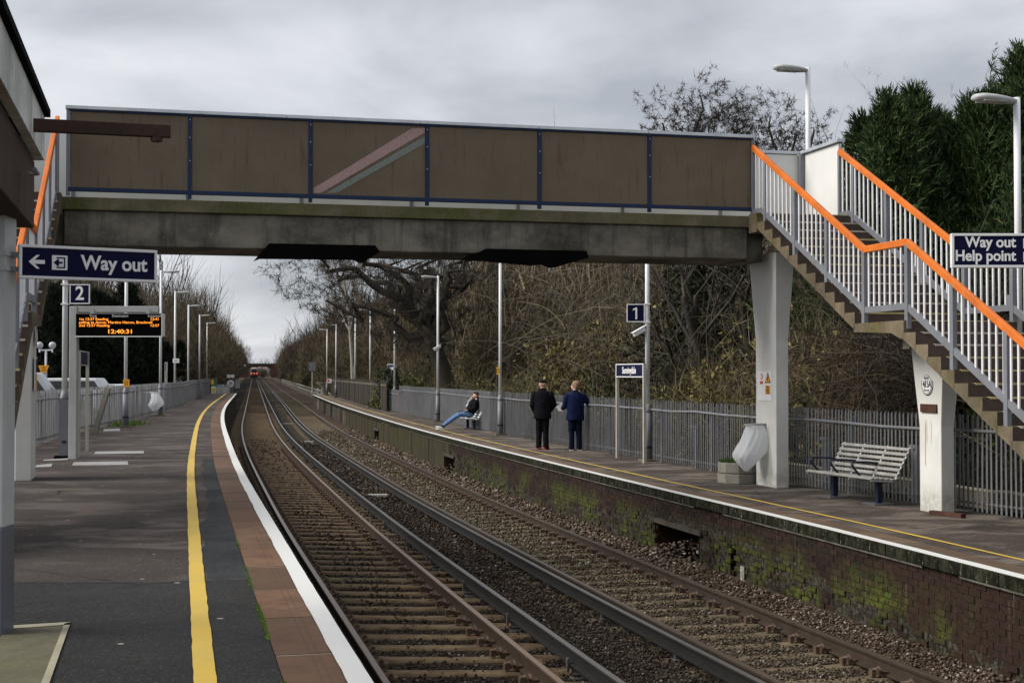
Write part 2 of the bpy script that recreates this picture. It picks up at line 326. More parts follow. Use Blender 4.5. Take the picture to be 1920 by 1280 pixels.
# thin plastic bag
n = N('bag_plastic'); t_ = n.t.nodes.new('ShaderNodeBsdfTranslucent'); tr = n.t.nodes.new('ShaderNodeBsdfTransparent'); m1 = n.t.nodes.new('ShaderNodeMixShader'); m2 = n.t.nodes.new('ShaderNodeMixShader')
n.done((.85, .87, .89), .35, 0, .5); t_.inputs[0].default_value = (.85, .87, .88, 1); m1.inputs[0].default_value = .45; m2.inputs[0].default_value = .12
n.t.links.new(n.b.outputs[0], m1.inputs[1]); n.t.links.new(t_.outputs[0], m1.inputs[2]); n.t.links.new(m1.outputs[0], m2.inputs[1]); n.t.links.new(tr.outputs[0], m2.inputs[2]); n.t.links.new(m2.outputs[0], n.o.inputs[0])
n.bump(n.noise(11, 6, .7, v=n.mapv((1, 1, .45)), dist=1.6), .55, .05)

# ------------------------------------------------------------------ mesh helpers
def tag(o, label=None, cat=None, group=None, kind=None):
    for k, v in (('label', label), ('category', cat), ('group', group), ('kind', kind)):
        if v: o[k] = v
    return o
WORLD = {}
def thing(name, loc, label, cat, group=None, rz=0.0, sub=False):
    o = bpy.data.objects.new(name, None); col.objects.link(o); o.location = loc; o.rotation_euler = (0, 0, rz); o.empty_display_size = .2
    WORLD[o.name] = Matrix.Translation(Vector(loc)) @ Matrix.Rotation(rz, 4, 'Z')
    return tag(o, label, cat, group)
def link(name, me, parent=None):
    o = bpy.data.objects.new(name, me); col.objects.link(o)
    if parent is not None:
        o.parent = parent; WORLD[o.name] = WORLD.get(parent.name, Matrix.Identity(4))
    return o
def copy_tree(o, loc=None, rz=None, scale=None, parent=None, label=None, name=None):
    c = o.copy(); col.objects.link(c); c.parent = parent
    if loc is not None: c.location = loc
    if rz is not None: c.rotation_euler = (0, 0, rz)
    if scale is not None: c.scale = scale if hasattr(scale, '__len__') else (scale,) * 3
    if label: c['label'] = label
    for ch in list(o.children): copy_tree(ch, parent=c)
    return c
class MB:
    def __init__(s): s.v = []; s.f = []; s.uv = []; s.mi = []; s.cur = 0
    def add(s, vs, fs, uvs=None):
        b = len(s.v); s.v += [tuple(p) for p in vs]
        for k, f in enumerate(fs):
            s.f.append(tuple(b + i for i in f)); s.mi.append(s.cur)
            s.uv.append([uvs[i] for i in f] if uvs else [(0, 0)] * len(f))
        return s
    def box(s, c, d, ax=None, taper=None):
        """centre, full sizes, optional 3 axes"""
        c = Vector(c); ax = ax or (Vector((1, 0, 0)), Vector((0, 1, 0)), Vector((0, 0, 1)))
        vs = []
        for k in (-.5, .5):
            q = taper if (taper and k > 0) else 1
            for i, j in ((-.5, -.5), (.5, -.5), (.5, .5), (-.5, .5)):
                vs.append(c + Vector(ax[0]) * (d[0] * i * q) + Vector(ax[1]) * (d[1] * j * q) + Vector(ax[2]) * (d[2] * k))
        return s.add(vs, [(3, 2, 1, 0), (4, 5, 6, 7), (0, 1, 5, 4), (1, 2, 6, 5), (2, 3, 7, 6), (3, 0, 4, 7)])
    def bar(s, a, b, w, h, up=(0, 0, 1)):
        a = Vector(a); b = Vector(b); d = b - a; L = d.length; d.normalize(); u = Vector(up); x = d.cross(u).normalized(); u = x.cross(d)
        return s.box((a + b) / 2, (w, L, h), (x, d, u))
    def tube(s, pts, r, n=10, cap=True):
        pts = [Vector(p) for p in pts]; rs = r if hasattr(r, '__len__') else [r] * len(pts); vs = []; prev = None
        for i, p in enumerate(pts):
            d = (pts[min(i + 1, len(pts) - 1)] - pts[max(i - 1, 0)])
            d = d.normalized() if d.length > 1e-9 else Vector((0, 0, 1))
            if prev is None: x = d.orthogonal().normalized()
            else:
                x = prev - d * prev.dot(d); x = x.normalized() if x.length > 1e-6 else d.orthogonal().normalized()
            prev = x; y = d.cross(x); q = rs[i]; qx, qy = (q if hasattr(q, '__len__') else (q, q))
            for k in range(n):
                a = 2 * math.pi * k / n; vs.append(p + x * (qx * math.cos(a)) + y * (qy * math.sin(a)))
        fs = []
        for i in range(len(pts) - 1):
            for k in range(n):
                k2 = (k + 1) % n; fs.append((i * n + k, i * n + k2, (i + 1) * n + k2, (i + 1) * n + k))
        if cap: fs.append(tuple(range(n - 1, -1, -1))); fs.append(tuple((len(pts) - 1) * n + k for k in range(n)))
        return s.add(vs, fs)
    def loft(s, rings, cap=True):
        n = len(rings[0]); vs = [p for r in rings for p in r]; fs = []
        for i in range(len(rings) - 1):
            for k in range(n):
                k2 = (k + 1) % n; fs.append((i * n + k, i * n + k2, (i + 1) * n + k2, (i + 1) * n + k))
        if cap: fs.append(tuple(range(n - 1, -1, -1))); fs.append(tuple((len(rings) - 1) * n + k for k in range(n)))
        return s.add(vs, fs)
    def ell(s, c, r, n=12, m=8, ax=None):
        c = Vector(c); rings = []
        ax = ax or (Vector((1, 0, 0)), Vector((0, 1, 0)), Vector((0, 0, 1)))
        for i in range(m + 1):
            t = math.pi * (.02 + .96 * i / m); rings.append([c + Vector(ax[0]) * (r[0] * math.sin(t) * math.cos(2 * math.pi * k / n)) + Vector(ax[1]) * (r[1] * math.sin(t) * math.sin(2 * math.pi * k / n)) - Vector(ax[2]) * (r[2] * math.cos(t)) for k in range(n)])
        return s.loft(rings)
    def build(s, name, mats, parent=None, local=False, smooth=False, bevel=0.0, world_from=None):
        me = bpy.data.meshes.new(name); vs = s.v
        if parent is not None and not local:
            inv = WORLD.get(parent.name, Matrix.Identity(4)).inverted(); vs = [inv @ Vector(p) for p in vs]
        me.from_pydata([tuple(p) for p in vs], [], s.f)
        for m in ([mats] if isinstance(mats, str) else mats): me.materials.append(MATS[m])
        me.polygons.foreach_set('material_index', s.mi)
        uvl = me.uv_layers.new(name='UVMap'); flat = [c for f in s.uv for q in f for c in q]; uvl.data.foreach_set('uv', flat)
        if smooth: me.polygons.foreach_set('use_smooth', [True] * len(me.polygons))
        me.update(); o = link(name, me, parent)
        if bevel:
            b = o.modifiers.new('bevel', 'BEVEL'); b.width = bevel; b.segments = 2; b.limit_method = 'ANGLE'; b.angle_limit = R(40)
        return o
def tri_mesh(name, V, T, mat, smooth=False):
    me = bpy.data.meshes.new(name); V = np.ascontiguousarray(V, np.float32); T = np.ascontiguousarray(T, np.int32)
    me.vertices.add(len(V)); me.vertices.foreach_set('co', V.ravel()); me.loops.add(T.size); me.loops.foreach_set('vertex_index', T.ravel())
    me.polygons.add(len(T)); me.polygons.foreach_set('loop_start', np.arange(0, T.size, 3, dtype=np.int32))
    try: me.polygons.foreach_set('loop_total', np.full(len(T), 3, np.int32))
    except Exception: pass
    if mat: me.materials.append(MATS[mat])
    me.update(calc_edges=True); me.validate(); return me
def text_part(name, body, size, mat, parent, mtx, ext=.002, bold=.0, align='CENTER', sx=1.0, alt=None):
    cu = bpy.data.curves.new(name, 'FONT'); cu.body = body; cu.size = size; cu.extrude = ext; cu.offset = bold; cu.align_x = align; cu.align_y = 'CENTER'
    t = bpy.data.objects.new(name, cu); col.objects.link(t); bpy.context.view_layer.update()
    me = bpy.data.meshes.new_from_object(t, depsgraph=bpy.context.evaluated_depsgraph_get()); bpy.data.objects.remove(t)
    if not me.materials: me.materials.append(MATS[mat])
    else: me.materials[0] = MATS[mat]
    me.transform(Matrix.Diagonal((sx, 1, 1, 1))); inv = WORLD.get(parent.name, Matrix.Identity(4)).inverted(); me.transform(inv @ mtx)
    me.name = name; return link(name, me, parent)
def facing(p, nrm, xdir=None):
    """matrix whose local x runs along the board, y up, z out of it, at p"""
    z = Vector(nrm).normalized(); x = Vector((0, 0, 1)).cross(z).normalized(); y = z.cross(x); m = Matrix((x, y, z)).transposed().to_4x4(); m.translation = Vector(p); return m

# ------------------------------------------------------------------ alignment of the line (metres; y runs away from the viewer)
KN = np.array([0, 10, 16, 23, 32, 44, 62, 88, 125, 175, 260, 400, 600.])
CL_ = np.array([1.748, -.601, -1.989, -3.592, -5.565, -8.128, -11.751, -16.56, -23.28, -32.36, -47.79, -73.2, -109.5])
CR_ = np.array([6.846, 4.785, 3.296, 1.629, -.447, -3.031, -6.79, -11.67, -18.25, -27.32, -42.75, -68.15, -104.4])
CP_ = np.array([7.45, 5.401, 4.19, 2.552, .436, -2.275, -5.932, -10.87, -17.45, -26.5, -41.6, -67.1, -101.9])
def _coef(c):
    n = len(KN); h = np.diff(KN); A = np.zeros((n, n)); r = np.zeros(n); A[0, 0] = A[-1, -1] = 1
    for i in range(1, n - 1):
        A[i, i - 1] = h[i - 1]; A[i, i] = 2 * (h[i - 1] + h[i]); A[i, i + 1] = h[i]; r[i] = 6 * ((c[i + 1] - c[i]) / h[i] - (c[i] - c[i - 1]) / h[i - 1])
    return np.linalg.solve(A, r)
_M = {id(c): _coef(c) for c in (CL_, CR_, CP_)}
def curve(c, Y):
    M = _M[id(c)]; i = int(min(max(np.searchsorted(KN, Y) - 1, 0), len(KN) - 2)); h = KN[i + 1] - KN[i]; t = min(Y, 600.) - KN[i]
    b = (c[i + 1] - c[i]) / h - h * (2 * M[i] + M[i + 1]) / 6
    if Y < 0: return c[0] + b * Y, b
    return c[i] + b * t + M[i] / 2 * t * t + (M[i + 1] - M[i]) / (6 * h) * t ** 3 + (b * 0 if Y <= 600 else -.18 * (Y - 600)), b + M[i] * t + (M[i + 1] - M[i]) / (2 * h) * t * t
def rise(Y): t = max(0., (Y - 110) / 433); return .95 * t * t / (t + .12)
def at(c, Y, off, z=0.0):
    """point at lateral offset off (right of the line) from alignment c"""
    x, d = curve(c, Y); k = math.sqrt(1 + d * d); return Vector((x + off / k, Y - off * d / k, z + rise(Y)))
def head(c, Y):
    x, d = curve(c, Y); return Vector((d, 1, 0)).normalized()
def steps(y0, y1, near=.6):
    out = [y0]
    while out[-1] < y1:
        y = out[-1]; out.append(min(y1, y + (near if y < 45 else 1.5 if y < 90 else 4 if y < 200 else 12)))
    return out
ZL, ZR = .12, -.22                      # platform levels
RL1, RL2, RR = -.87, -.94, -1.13        # rail head levels
PL_OFF = -.72
FENCE_R = [(7.05, 17.6), (6.74, 18.55), (6.02, 20.7), (5.68, 21.7), (5.34, 23.0), (5.06, 23.75), (4.1, 27.4), (2.14, 34.8), (.93, 40.), (.285, 42.3), (-3.37, 59.5), (-5.53, 69.4), (-10.64, 97.5)]
FENCE_L = [(-10.05, 26.5), (-10.5, 31.4), (-11.08, 34.8), (-11.7, 38.3), (-12.35, 44.8), (-13.36, 51.6), (-15.7, 68.), (-17.6, 77.2), (-24.2, 113.9)]
def on_poly(P, Y):
    for (x0, y0), (x1, y1) in zip(P, P[1:]):
        if Y <= y1: return x0 + (x1 - x0) * (Y - y0) / (y1 - y0)
    (x0, y0), (x1, y1) = P[-2:]; return x1 + (x1 - x0) * (Y - y1) / (y1 - y0)
# frame of the footbridge: t along the span (right), u along the stairs (towards the viewer)
B0 = Vector((4.451, 23.69, 0)); EV = Vector((.9703, .2419, 0)); EU = Vector((.2419, -.9703, 0)); UP = Vector((0, 0, 1))
def P(t, u, z): return B0 + EV * t + EU * u + UP * z
AX = (EV, EU, UP)
# ================================================================== ground, platforms, trackbed
def sheet(name, rows, mat, uvs=None, parent=None, kind='structure'):
    m = MB(); n = len(rows[0]); vs = [p for r in rows for p in r]; uv = [q for r in uvs for q in r] if uvs else None
    fs = [(i * n + k, i * n + k + 1, (i + 1) * n + k + 1, (i + 1) * n + k) for i in range(len(rows) - 1) for k in range(n - 1)]
    m.add(vs, fs, uv); o = m.build(name, mat, parent)
    return tag(o, kind=kind) if kind else o
YS = [-30, 0, 30, 60, 90, 120, 160, 220, 300, 400, 543, 800, 1500, 4000]
sheet('ground', [[(x, y, -1.55 + rise(min(y, 800)) - (1.5 if y > 900 else 0)) for x in (-3000, -800, -300, -120, -60, -20, 20, 60, 120, 300, 800, 3000)] for y in YS], 'ground_earth')
sheet('car_park', [[(-90, y, -.42), (on_poly(FENCE_L, y) - .12 if y > 26 else -14, y, -.42)] for y in (8, 20, 26.5, 35, 45, 52, 68, 78, 100, 114)], 'car_park')
sheet('bank', [[(on_poly(FENCE_R, y) + .15 if y > 17 else 8.6, y, -.50), (on_poly(FENCE_R, y) + 3.0, y, -.35), (on_poly(FENCE_R, y) + 14, y, .3), (95, y, .6)] for y in (6, 12, 17.6, 20.7, 24.3, 27.4, 34.8, 42.3, 50, 59.5, 69.4, 82, 97.5, 112, 128)], 'ground_earth')
# left platform
Yl = steps(1.5, 113.0)
def lx(y): return on_poly(FENCE_L, y) - .1 if y > 26.6 else -14.
rows = []
for y in Yl:
    p = at(CL_, y, -1.162, ZL); rows.append([Vector((lx(p.y), p.y, ZL)), p.lerp(Vector((lx(p.y), p.y, ZL)), .5), p])
plat_l = sheet('platform', rows, 'asphalt_brown'); plat_l['label'] = 'left platform with brown worn asphalt and a yellow safety line'
def band(name, c, ys, o0, o1, z, mat, parent, jit0=0.0, jit1=0.0, seed=0):
    r = random.Random(seed); rows = []; uvs = []
    for y in ys:
        a = o0 + r.uniform(-jit0, jit0); b = o1 + r.uniform(-jit1, jit1); rows.append([at(c, y, a, z), at(c, y, b, z)]); uvs.append([(0, y), (1, y)])
    return sheet(name, rows, mat, uvs, parent, kind=None)
def fine(y0, y1, k=.05):
    o = [y0]
    while o[-1] < y1: o.append(min(y1, o[-1] + max(.03, k * o[-1] * .06)))
    return o
# the darker resurfaced part in the foreground and the trench patch along the coping
rows = [[Vector((-13.9, y, ZL + .004)), at(CL_, y, -1.9, ZL + .004), at(CL_, y, -1.164, ZL + .004)] for y in (1.5, 4, 6, 8, 9.5, 10.6)] + [[Vector((-13.9, 10.9, ZL + .004)), at(CL_, 11.22, -1.9, ZL + .004), at(CL_, 11.24, -1.164, ZL + .004)]]
sheet('asphalt_patch', rows, 'asphalt_dark', kind='structure')
m = [];
for y in fine(11.3, 26.5, .6): m.append(y)
rr = random.Random(3); rows = []
for y in m:
    w = .34 if y < 16 else .20; w += .035 * math.sin(y * 3.1) + rr.uniform(-.02, .02); rows.append([at(CL_, y, -1.164 - w, ZL + .004), at(CL_, y, -1.164, ZL + .004)])
sheet('trench_patch', rows, 'trench_patch', kind='structure')
sheet('asphalt_joint', [[Vector((-13.9, 10.90 , ZL + .0075)), at(CL_, 11.22, -1.9, ZL + .0075), at(CL_, 11.24, -1.17, ZL + .0075)], [Vector((-13.9, 10.935, ZL + .0075)), at(CL_, 11.25, -1.9, ZL + .0075), at(CL_, 11.27, -1.17, ZL + .0075)]], 'black_ink', kind='structure')
yl = band('yellow_line', CL_, fine(1.5, 111, .35), -1.611, -1.497, ZL + .009, 'yellow_line', plat_l, .0035, .0035, 1)
# coping slabs, one object each
def slab(c, y0, y1, o0, o1, z, h, mats, parent, edge_in):
    m = MB(); dz = random.uniform(-.0015, .003); g = .010
    ys = [y0 + g, (y0 + y1) / 2, y1 - g]; n = len(ys)
    top = []; 
    for y in ys: top += [at(c, y, o0, z + dz), at(c, y, o1, z + dz)]
    bot = [p - UP * h for p in top]
    uv = []
    for y in ys: uv += [(abs(o1 - o0) if edge_in else 0, y), (0 if edge_in else abs(o1 - o0), y)]
    for i in range(n - 1):
        a = 2 * i
        m.cur = 0; m.add([top[a], top[a + 1], top[a + 3], top[a + 2]], [(0, 1, 2, 3)], [uv[a], uv[a + 1], uv[a + 3], uv[a + 2]])
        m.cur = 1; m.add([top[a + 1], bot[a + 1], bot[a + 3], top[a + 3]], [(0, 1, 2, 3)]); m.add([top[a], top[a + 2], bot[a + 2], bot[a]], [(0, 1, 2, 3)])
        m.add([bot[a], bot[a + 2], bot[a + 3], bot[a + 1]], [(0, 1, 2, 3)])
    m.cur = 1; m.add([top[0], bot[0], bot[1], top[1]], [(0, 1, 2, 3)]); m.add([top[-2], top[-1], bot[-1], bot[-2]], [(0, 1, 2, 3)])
    return m.build('coping_slab', mats, parent)
y = 3.45
while y < 112:
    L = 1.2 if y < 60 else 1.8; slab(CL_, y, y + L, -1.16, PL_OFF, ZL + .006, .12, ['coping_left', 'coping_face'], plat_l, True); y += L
band('slab_mortar', CL_, steps(3.4, 112), -1.155, PL_OFF - .006, ZL + .0035, 'joint_mortar', plat_l)
band('white_line', CL_, fine(3.4, 112, .5), -.848, PL_OFF - .002, ZL + .013, 'white_line', plat_l, .005, .0015, 2)
# right platform
Yr = steps(9.0, 128.0)
rows = []
for y in Yr:
    p = at(CP_, y, .474, ZR); fx = on_poly(FENCE_R, p.y) + .16 if p.y > 17 else 8.8; q = Vector((max(fx, p.x + .8), p.y, ZR)); rows.append([p, p.lerp(q, .5), q])
plat_r = sheet('platform', rows, 'asphalt_right'); plat_r['label'] = 'right platform with streaky grey asphalt along the railings'
y = 9.1
while y < 127:
    L = 1.15 if y < 60 else 1.9; slab(CP_, y, min(y + L, 127.9), 0.0, .47, ZR + .006, .125, ['coping_right', 'coping_face'], plat_r, False); y += L
band('slab_mortar', CP_, steps(9.1, 127.5), .006, .465, ZR + .0035, 'joint_mortar', plat_r)
band('white_line', CP_, fine(9.1, 127.8, .7), .002, .152, ZR + .013, 'white_line', plat_r, .002, .008, 4)
band('yellow_line', CP_, fine(9.1, 127, .8), .735, .80, ZR + .007, 'yellow_line', plat_r, .004, .004, 5)
# ---- wall under the right platform
wall = thing('platform_wall', at(CP_, 9, .05, -1.4), 'mossy dark brick wall below the edge of the right platform', 'wall')
def hole(y, z): return (21.9 < y < 23.9 and z < -.78) or (41.6 < y < 43.0 and z < -.80) or (61.3 < y < 63.1 and z < -.8) or (20.5 < y < 20.72 and z < -.86)
H_, Lb = .0765, .228
bricks = []
for r_ in range(13):
    z1 = ZR - .125 - .032 - r_ * H_; y = 9.0 + (Lb / 2 if r_ % 2 else 0)
    while y < 42.2:
        bricks.append((y, z1 - H_ + .010, z1)); y += Lb
def brick_geo(m, y0, z0, z1, r):
    rough = z0 < -.86 + .25 * math.sin(y0 * .35); g = .006
    d = random.uniform(-.003, .004) if not rough else random.uniform(-.030, .018); h = .05
    if rough: z0 += random.uniform(0, .008); z1 -= random.uniform(0, .008)
    a0 = y0 + g + (random.uniform(0, .02) if rough else 0); a1 = y0 + Lb - g
    o = .062 - d; o2 = .062 - d + (random.uniform(-.012, .012) if rough else 0)
    f = [at(CP_, a0, o, z0), at(CP_, a1, o2, z0), at(CP_, a1, o2, z1), at(CP_, a0, o, z1)]; b = [at(CP_, a0, o + h, z0), at(CP_, a1, o + h, z0), at(CP_, a1, o + h, z1), at(CP_, a0, o + h, z1)]
    m.add(f + b, [(0, 3, 2, 1), (0, 1, 5, 4), (2, 3, 7, 6), (1, 2, 6, 5), (3, 0, 4, 7)])
keep = [b for b in bricks if not hole(b[0] + .1, b[1])]
keep.sort(key=lambda b: b[0]); near = [b for b in keep if b[0] > 10.4][:296]; ns = set(near)
for b in near:
    m = MB(); brick_geo(m, *b, 0); m.build('brick', 'platform_brick', wall)
m = MB()
for b in keep:
    if b not in ns: brick_geo(m, *b, 0)
tag(m.build('brickwork', 'platform_brick', wall), kind='stuff')
def wallstrip(name, y0, y1, off, z0, z1, mat, parent, st=.6):
    m = MB(); ys = []; y = y0
    while y < y1: ys.append(y); y += st
    ys.append(y1)
    for a, b in zip(ys, ys[1:]):
        zt = z1
        if hole((a + b) / 2, -1): m.add([at(CP_, a, off, -.77), at(CP_, b, off, -.77), at(CP_, b, off, zt), at(CP_, a, off, zt)], [(0, 3, 2, 1)])
        else: m.add([at(CP_, a, off, z0), at(CP_, b, off, z0), at(CP_, b, off, zt), at(CP_, a, off, zt)], [(0, 3, 2, 1)])
    return m.build(name, mat, parent)
wallstrip('mortar_bed', 9, 42.2, .070, -1.45, ZR - .13, 'brick_mortar', wall, .1)
m = MB()       # little mortar ledge under the coping
ys = fine(9, 60, .9)
for a, b in zip(ys, ys[1:]):
    j = random.uniform(-.008, .008)
    if random.random() < .06: continue
    p = [at(CP_, a, .012 + j, ZR - .128), at(CP_, b, .012 + j, ZR - .128), at(CP_, b, .03 + j, ZR - .155), at(CP_, a, .03 + j, ZR - .155), at(CP_, b, .08, ZR - .158), at(CP_, a, .08, ZR - .158)]
    m.add(p, [(0, 3, 2, 1), (3, 5, 4, 2)])
m.build('mortar_ledge', 'ledge_mortar', wall)
m = MB()       # linings of the openings
for (a, b) in ((21.9, 23.9), (41.6, 43.0), (61.3, 63.1)):
    z0, z1 = -1.45, -.775; q = [at(CP_, a, .06, z0), at(CP_, b, .06, z0), at(CP_, b, .06, z1), at(CP_, a, .06, z1)]; w = [at(CP_, a, 1.2, z0), at(CP_, b, 1.2, z0), at(CP_, b, 1.2, z1), at(CP_, a, 1.2, z1)]
    m.add(q + w, [(0, 3, 7, 4), (1, 5, 6, 2), (3, 2, 6, 7), (4, 7, 6, 5)])
m.build('opening_lining', 'opening_brick', wall)
m = MB()
for (a, b) in ((21.75, 24.05), (41.5, 43.1), (61.2, 63.2)):
    for i in range(4):
        y0 = a + (b - a) * i / 4; y1 = a + (b - a) * (i + 1) / 4; c = (at(CP_, y0, .05, -.745) + at(CP_, y1, .05, -.745)) / 2; m.bar(at(CP_, y0, .06, -.742), at(CP_, y1, .06, -.742), .09, .075)
m.build('lintel', 'dark_timber', wall)
m = MB(); m.bar(at(CP_, 20.15, .045, -1.15), at(CP_, 20.28, .045, -1.15), .014, .24); mp = m.build('drain_plate', 'planter_concrete', wall)
m = MB(); m.bar(at(CP_, 20.19, .033, -1.09), at(CP_, 20.24, .033, -1.09), .01, .03); m.bar(at(CP_, 20.19, .033, -1.21), at(CP_, 20.24, .033, -1.21), .01, .03); m.build('slot', 'cabinet_grey', wall)
y = 42.3          # streaked concrete panels
while y < 80:
    zlo = -.775 if (hole(y + .5, -1) or hole(y + .2, -1) or hole(y + .8, -1)) else -1.45
    m = MB(); d = random.uniform(-.01, .01); m.bar(at(CP_, y + .012, .10 + d, (zlo + ZR - .14) / 2), at(CP_, y + .99, .10 + d, (zlo + ZR - .14) / 2), .08, ZR - .14 - zlo); m.build('wall_panel', 'streaked_wall', wall); y += 1.0
m = MB(); y = 80.
while y < 127.5:
    d = random.uniform(-.02, .02); m.bar(at(CP_, y + .03, .14 + d, -.85), at(CP_, y + .26, .14 + d, -.85), .04, 1.05); y += .33
tag(m.build('wall_slat', 'old_timber', wall), kind='stuff')
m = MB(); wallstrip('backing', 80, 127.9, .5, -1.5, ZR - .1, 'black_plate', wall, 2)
for y in (84, 94, 104, 116):
    m = MB(); p = at(CP_, y, .06, 0); m.box((p.x, p.y, -.86), (.14, .14, 1.1)); m.build('wall_post', 'post_cream' if y == 116 else 'old_timber', wall)
# wall below the left platform
wl = MB()
ys = steps(4, 113)
for a, b in zip(ys, ys[1:]): wl.add([at(CL_, a, -.80, -1.4), at(CL_, b, -.80, -1.4), at(CL_, b, -.80, .0), at(CL_, a, -.80, .0)], [(0, 1, 2, 3)])
wl.add([at(CL_, 113, -.80, -1.4), at(CL_, 113, -4.0, -1.4), at(CL_, 113, -4.0, .1), at(CL_, 113, -.8, .1)], [(0, 1, 2, 3)])
tag(wl.build('platform_wall', 'streaked_wall'), 'dark wall under the curved edge of the left platform', 'wall')

# ---- ballast bed
def bedrow(y):
    inp = y < 127
    L = [(-.80 if y < 113 else -3.2, -1.03 if y < 113 else -1.5), (-.45, -1.05), (0, -1.095), (.75, -1.115), (1.505, -1.16), (1.95, -1.17), (2.6, -1.23)]
    Rr = [(-2.35, -1.28), (-1.9, -1.31), (-1.505, -1.33), (-.75, -1.325), (0, -1.335), (.42, -1.30), (None, -1.22)]
    row = [at(CL_, y, o, z) for o, z in L]
    for o, z in Rr:
        row.append(at(CR_, y, o, z) if o is not None else (at(CP_, y, .09, z) if inp else at(CR_, y, 3.4, -1.5)))
    u = [0, .05, .10, .21, .32, .38, .48, .53, .60, .655, .76, .87, .92, 1.0]
    return row, [(a, y) for a in u]
rw = [bedrow(y) for y in steps(4, 640, .8)]
trackbed = sheet('trackbed', [a for a, b in rw], 'ballast_bed', [b for a, b in rw])

# ---- rails
PROF = [(-.070, 0), (-.070, .012), (-.012, .030), (-.010, .115), (-.034, .125), (-.036, .150), (-.030, .159), (.030, .159), (.036, .150), (.034, .125), (.010, .115), (.012, .030), (.070, .012), (.070, 0)]
def rail(name, c, off, ztop, y0, y1, mat, parent, wid=1.0, hgt=.159):
    m = MB(); ys = steps(y0, y1, .7); n = len(PROF); vs = []; uv = []
    us = [0, .1, .2, .3, .38, .42, .45, .55, .58, .62, .7, .8, .9, 1]
    for y in ys:
        for k, (a, b) in enumerate(PROF): vs.append(at(c, y, off + a * wid, ztop - hgt + b * hgt / .159)); uv.append((us[k], y))
    fs = [(i * n + k, (i + 1) * n + k, (i + 1) * n + k + 1, i * n + k + 1) for i in range(len(ys) - 1) for k in range(n - 1)]
    m.add(vs, fs, uv); o = m.build(name, mat, parent); return o
track_l = thing('railway_track', at(CL_, 11, .75, -1.1), 'near railway track on brown sleepers beside the left platform', 'railway track')
track_r = thing('railway_track', at(CR_, 11, -.75, -1.3), 'far railway track on pale gravel beside the mossy brick wall', 'railway track')
rail('rail', CL_, 0, RL1, 5, 620, 'rail_left', track_l); rail('rail', CL_, 1.505, RL2, 5, 620, 'rail_left', track_l)
rail('rail', CR_, -1.505, RR, 5, 620, 'rail_right', track_r); rail('rail', CR_, 0, RR, 5, 620, 'rail_right', track_r)
# sleepers and clips
def sleeper_mesh():
    m = MB(); xs = [-1.25, -1.2, -.9, -.45, 0, .45, .9, 1.2, 1.25]; rings = []
    for x in xs:
        w = .125 if abs(x) > .5 else .105; h = 0 if abs(x) > .5 else -.018
        e = .03 if abs(x) > 1.22 else 0
        rings.append([Vector((x, -w + e, h - .02)), Vector((x, -w - .02 + e, -.16)), Vector((x, w + .02 - e, -.16)), Vector((x, w - e, h - .02)), Vector((x, w - .02 - e, h)), Vector((x, -w + .02 + e, h))])
    return m.loft(rings)
def clip_mesh():
    m = MB(); pts = []
    for k in range(9):
        a = R(-40 + k * 32); pts.append((.030 * math.cos(a) + .01, .045 * math.sin(a), .035 + .012 * math.sin(a * 2)))
    m.tube(pts, .011, 6); m.box((-.035, 0, .015), (.05, .09, .03)); m.box((.045, .0, .02), (.035, .05, .04)); return m
def sleepers(c, track, mat, z0, cant, y0, n_parts, n_clip, y_end, oc, sp=.62):
    sm = sleeper_mesh(); me = None; cm = None; y = y0; k = 0; stuff = MB(); ang = math.atan2(cant, 1.505)
    while y < y_end:
        p = at(c, y, oc, z0); h = head(c, y); yaw = math.atan2(-h.x, h.y) + random.uniform(-.006, .006)
        if k < n_parts:
            if me is None:
                o = sm.build('sleeper', mat, track, local=True); me = o.data
                cm_o = clip_mesh().build('rail_clip', 'clip_rust', o, local=True, smooth=False); cm = cm_o.data; bpy.data.objects.remove(cm_o)
            else: o = link('sleeper', me, track)
            inv = WORLD[track.name].inverted(); o.location = inv @ (p + UP * random.uniform(-.006, .004)); o.rotation_euler = (0, -ang * -1 if False else ang, yaw)
            if k < n_clip:
                for x in (-.7525, .7525):
                    for s_ in (-1, 1):
                        q = link('rail_clip', cm, o); q.scale = (1.35, 1.45, 1.6); q.location = (x + s_ * .115, random.uniform(-.008, .008), .004); q.rotation_euler = (0, 0, 0 if s_ > 0 else math.pi)
        else:
            e = Vector((h.y, -h.x, 0)); a = p - e * 1.25 + UP * (-.07); b = p + e * 1.25 + UP * (-.07 + 0); a.z += 1.25 * math.sin(-ang) * -1; b.z -= 1.25 * math.sin(-ang) * -1
            stuff.bar(a, b, .22, .12)
        y += sp * h.y; k += 1
    tag(stuff.build('distant_sleepers', mat, track), kind='stuff')
sleepers(CL_, track_l, 'sleeper_brown', (RL1 + RL2) / 2 - .165, RL1 - RL2, 10.2, 150, 70, 260, .7525)
sleepers(CR_, track_r, 'sleeper_yellow', RR - .165, 0.0, 10.0, 150, 70, 200, -.7525)
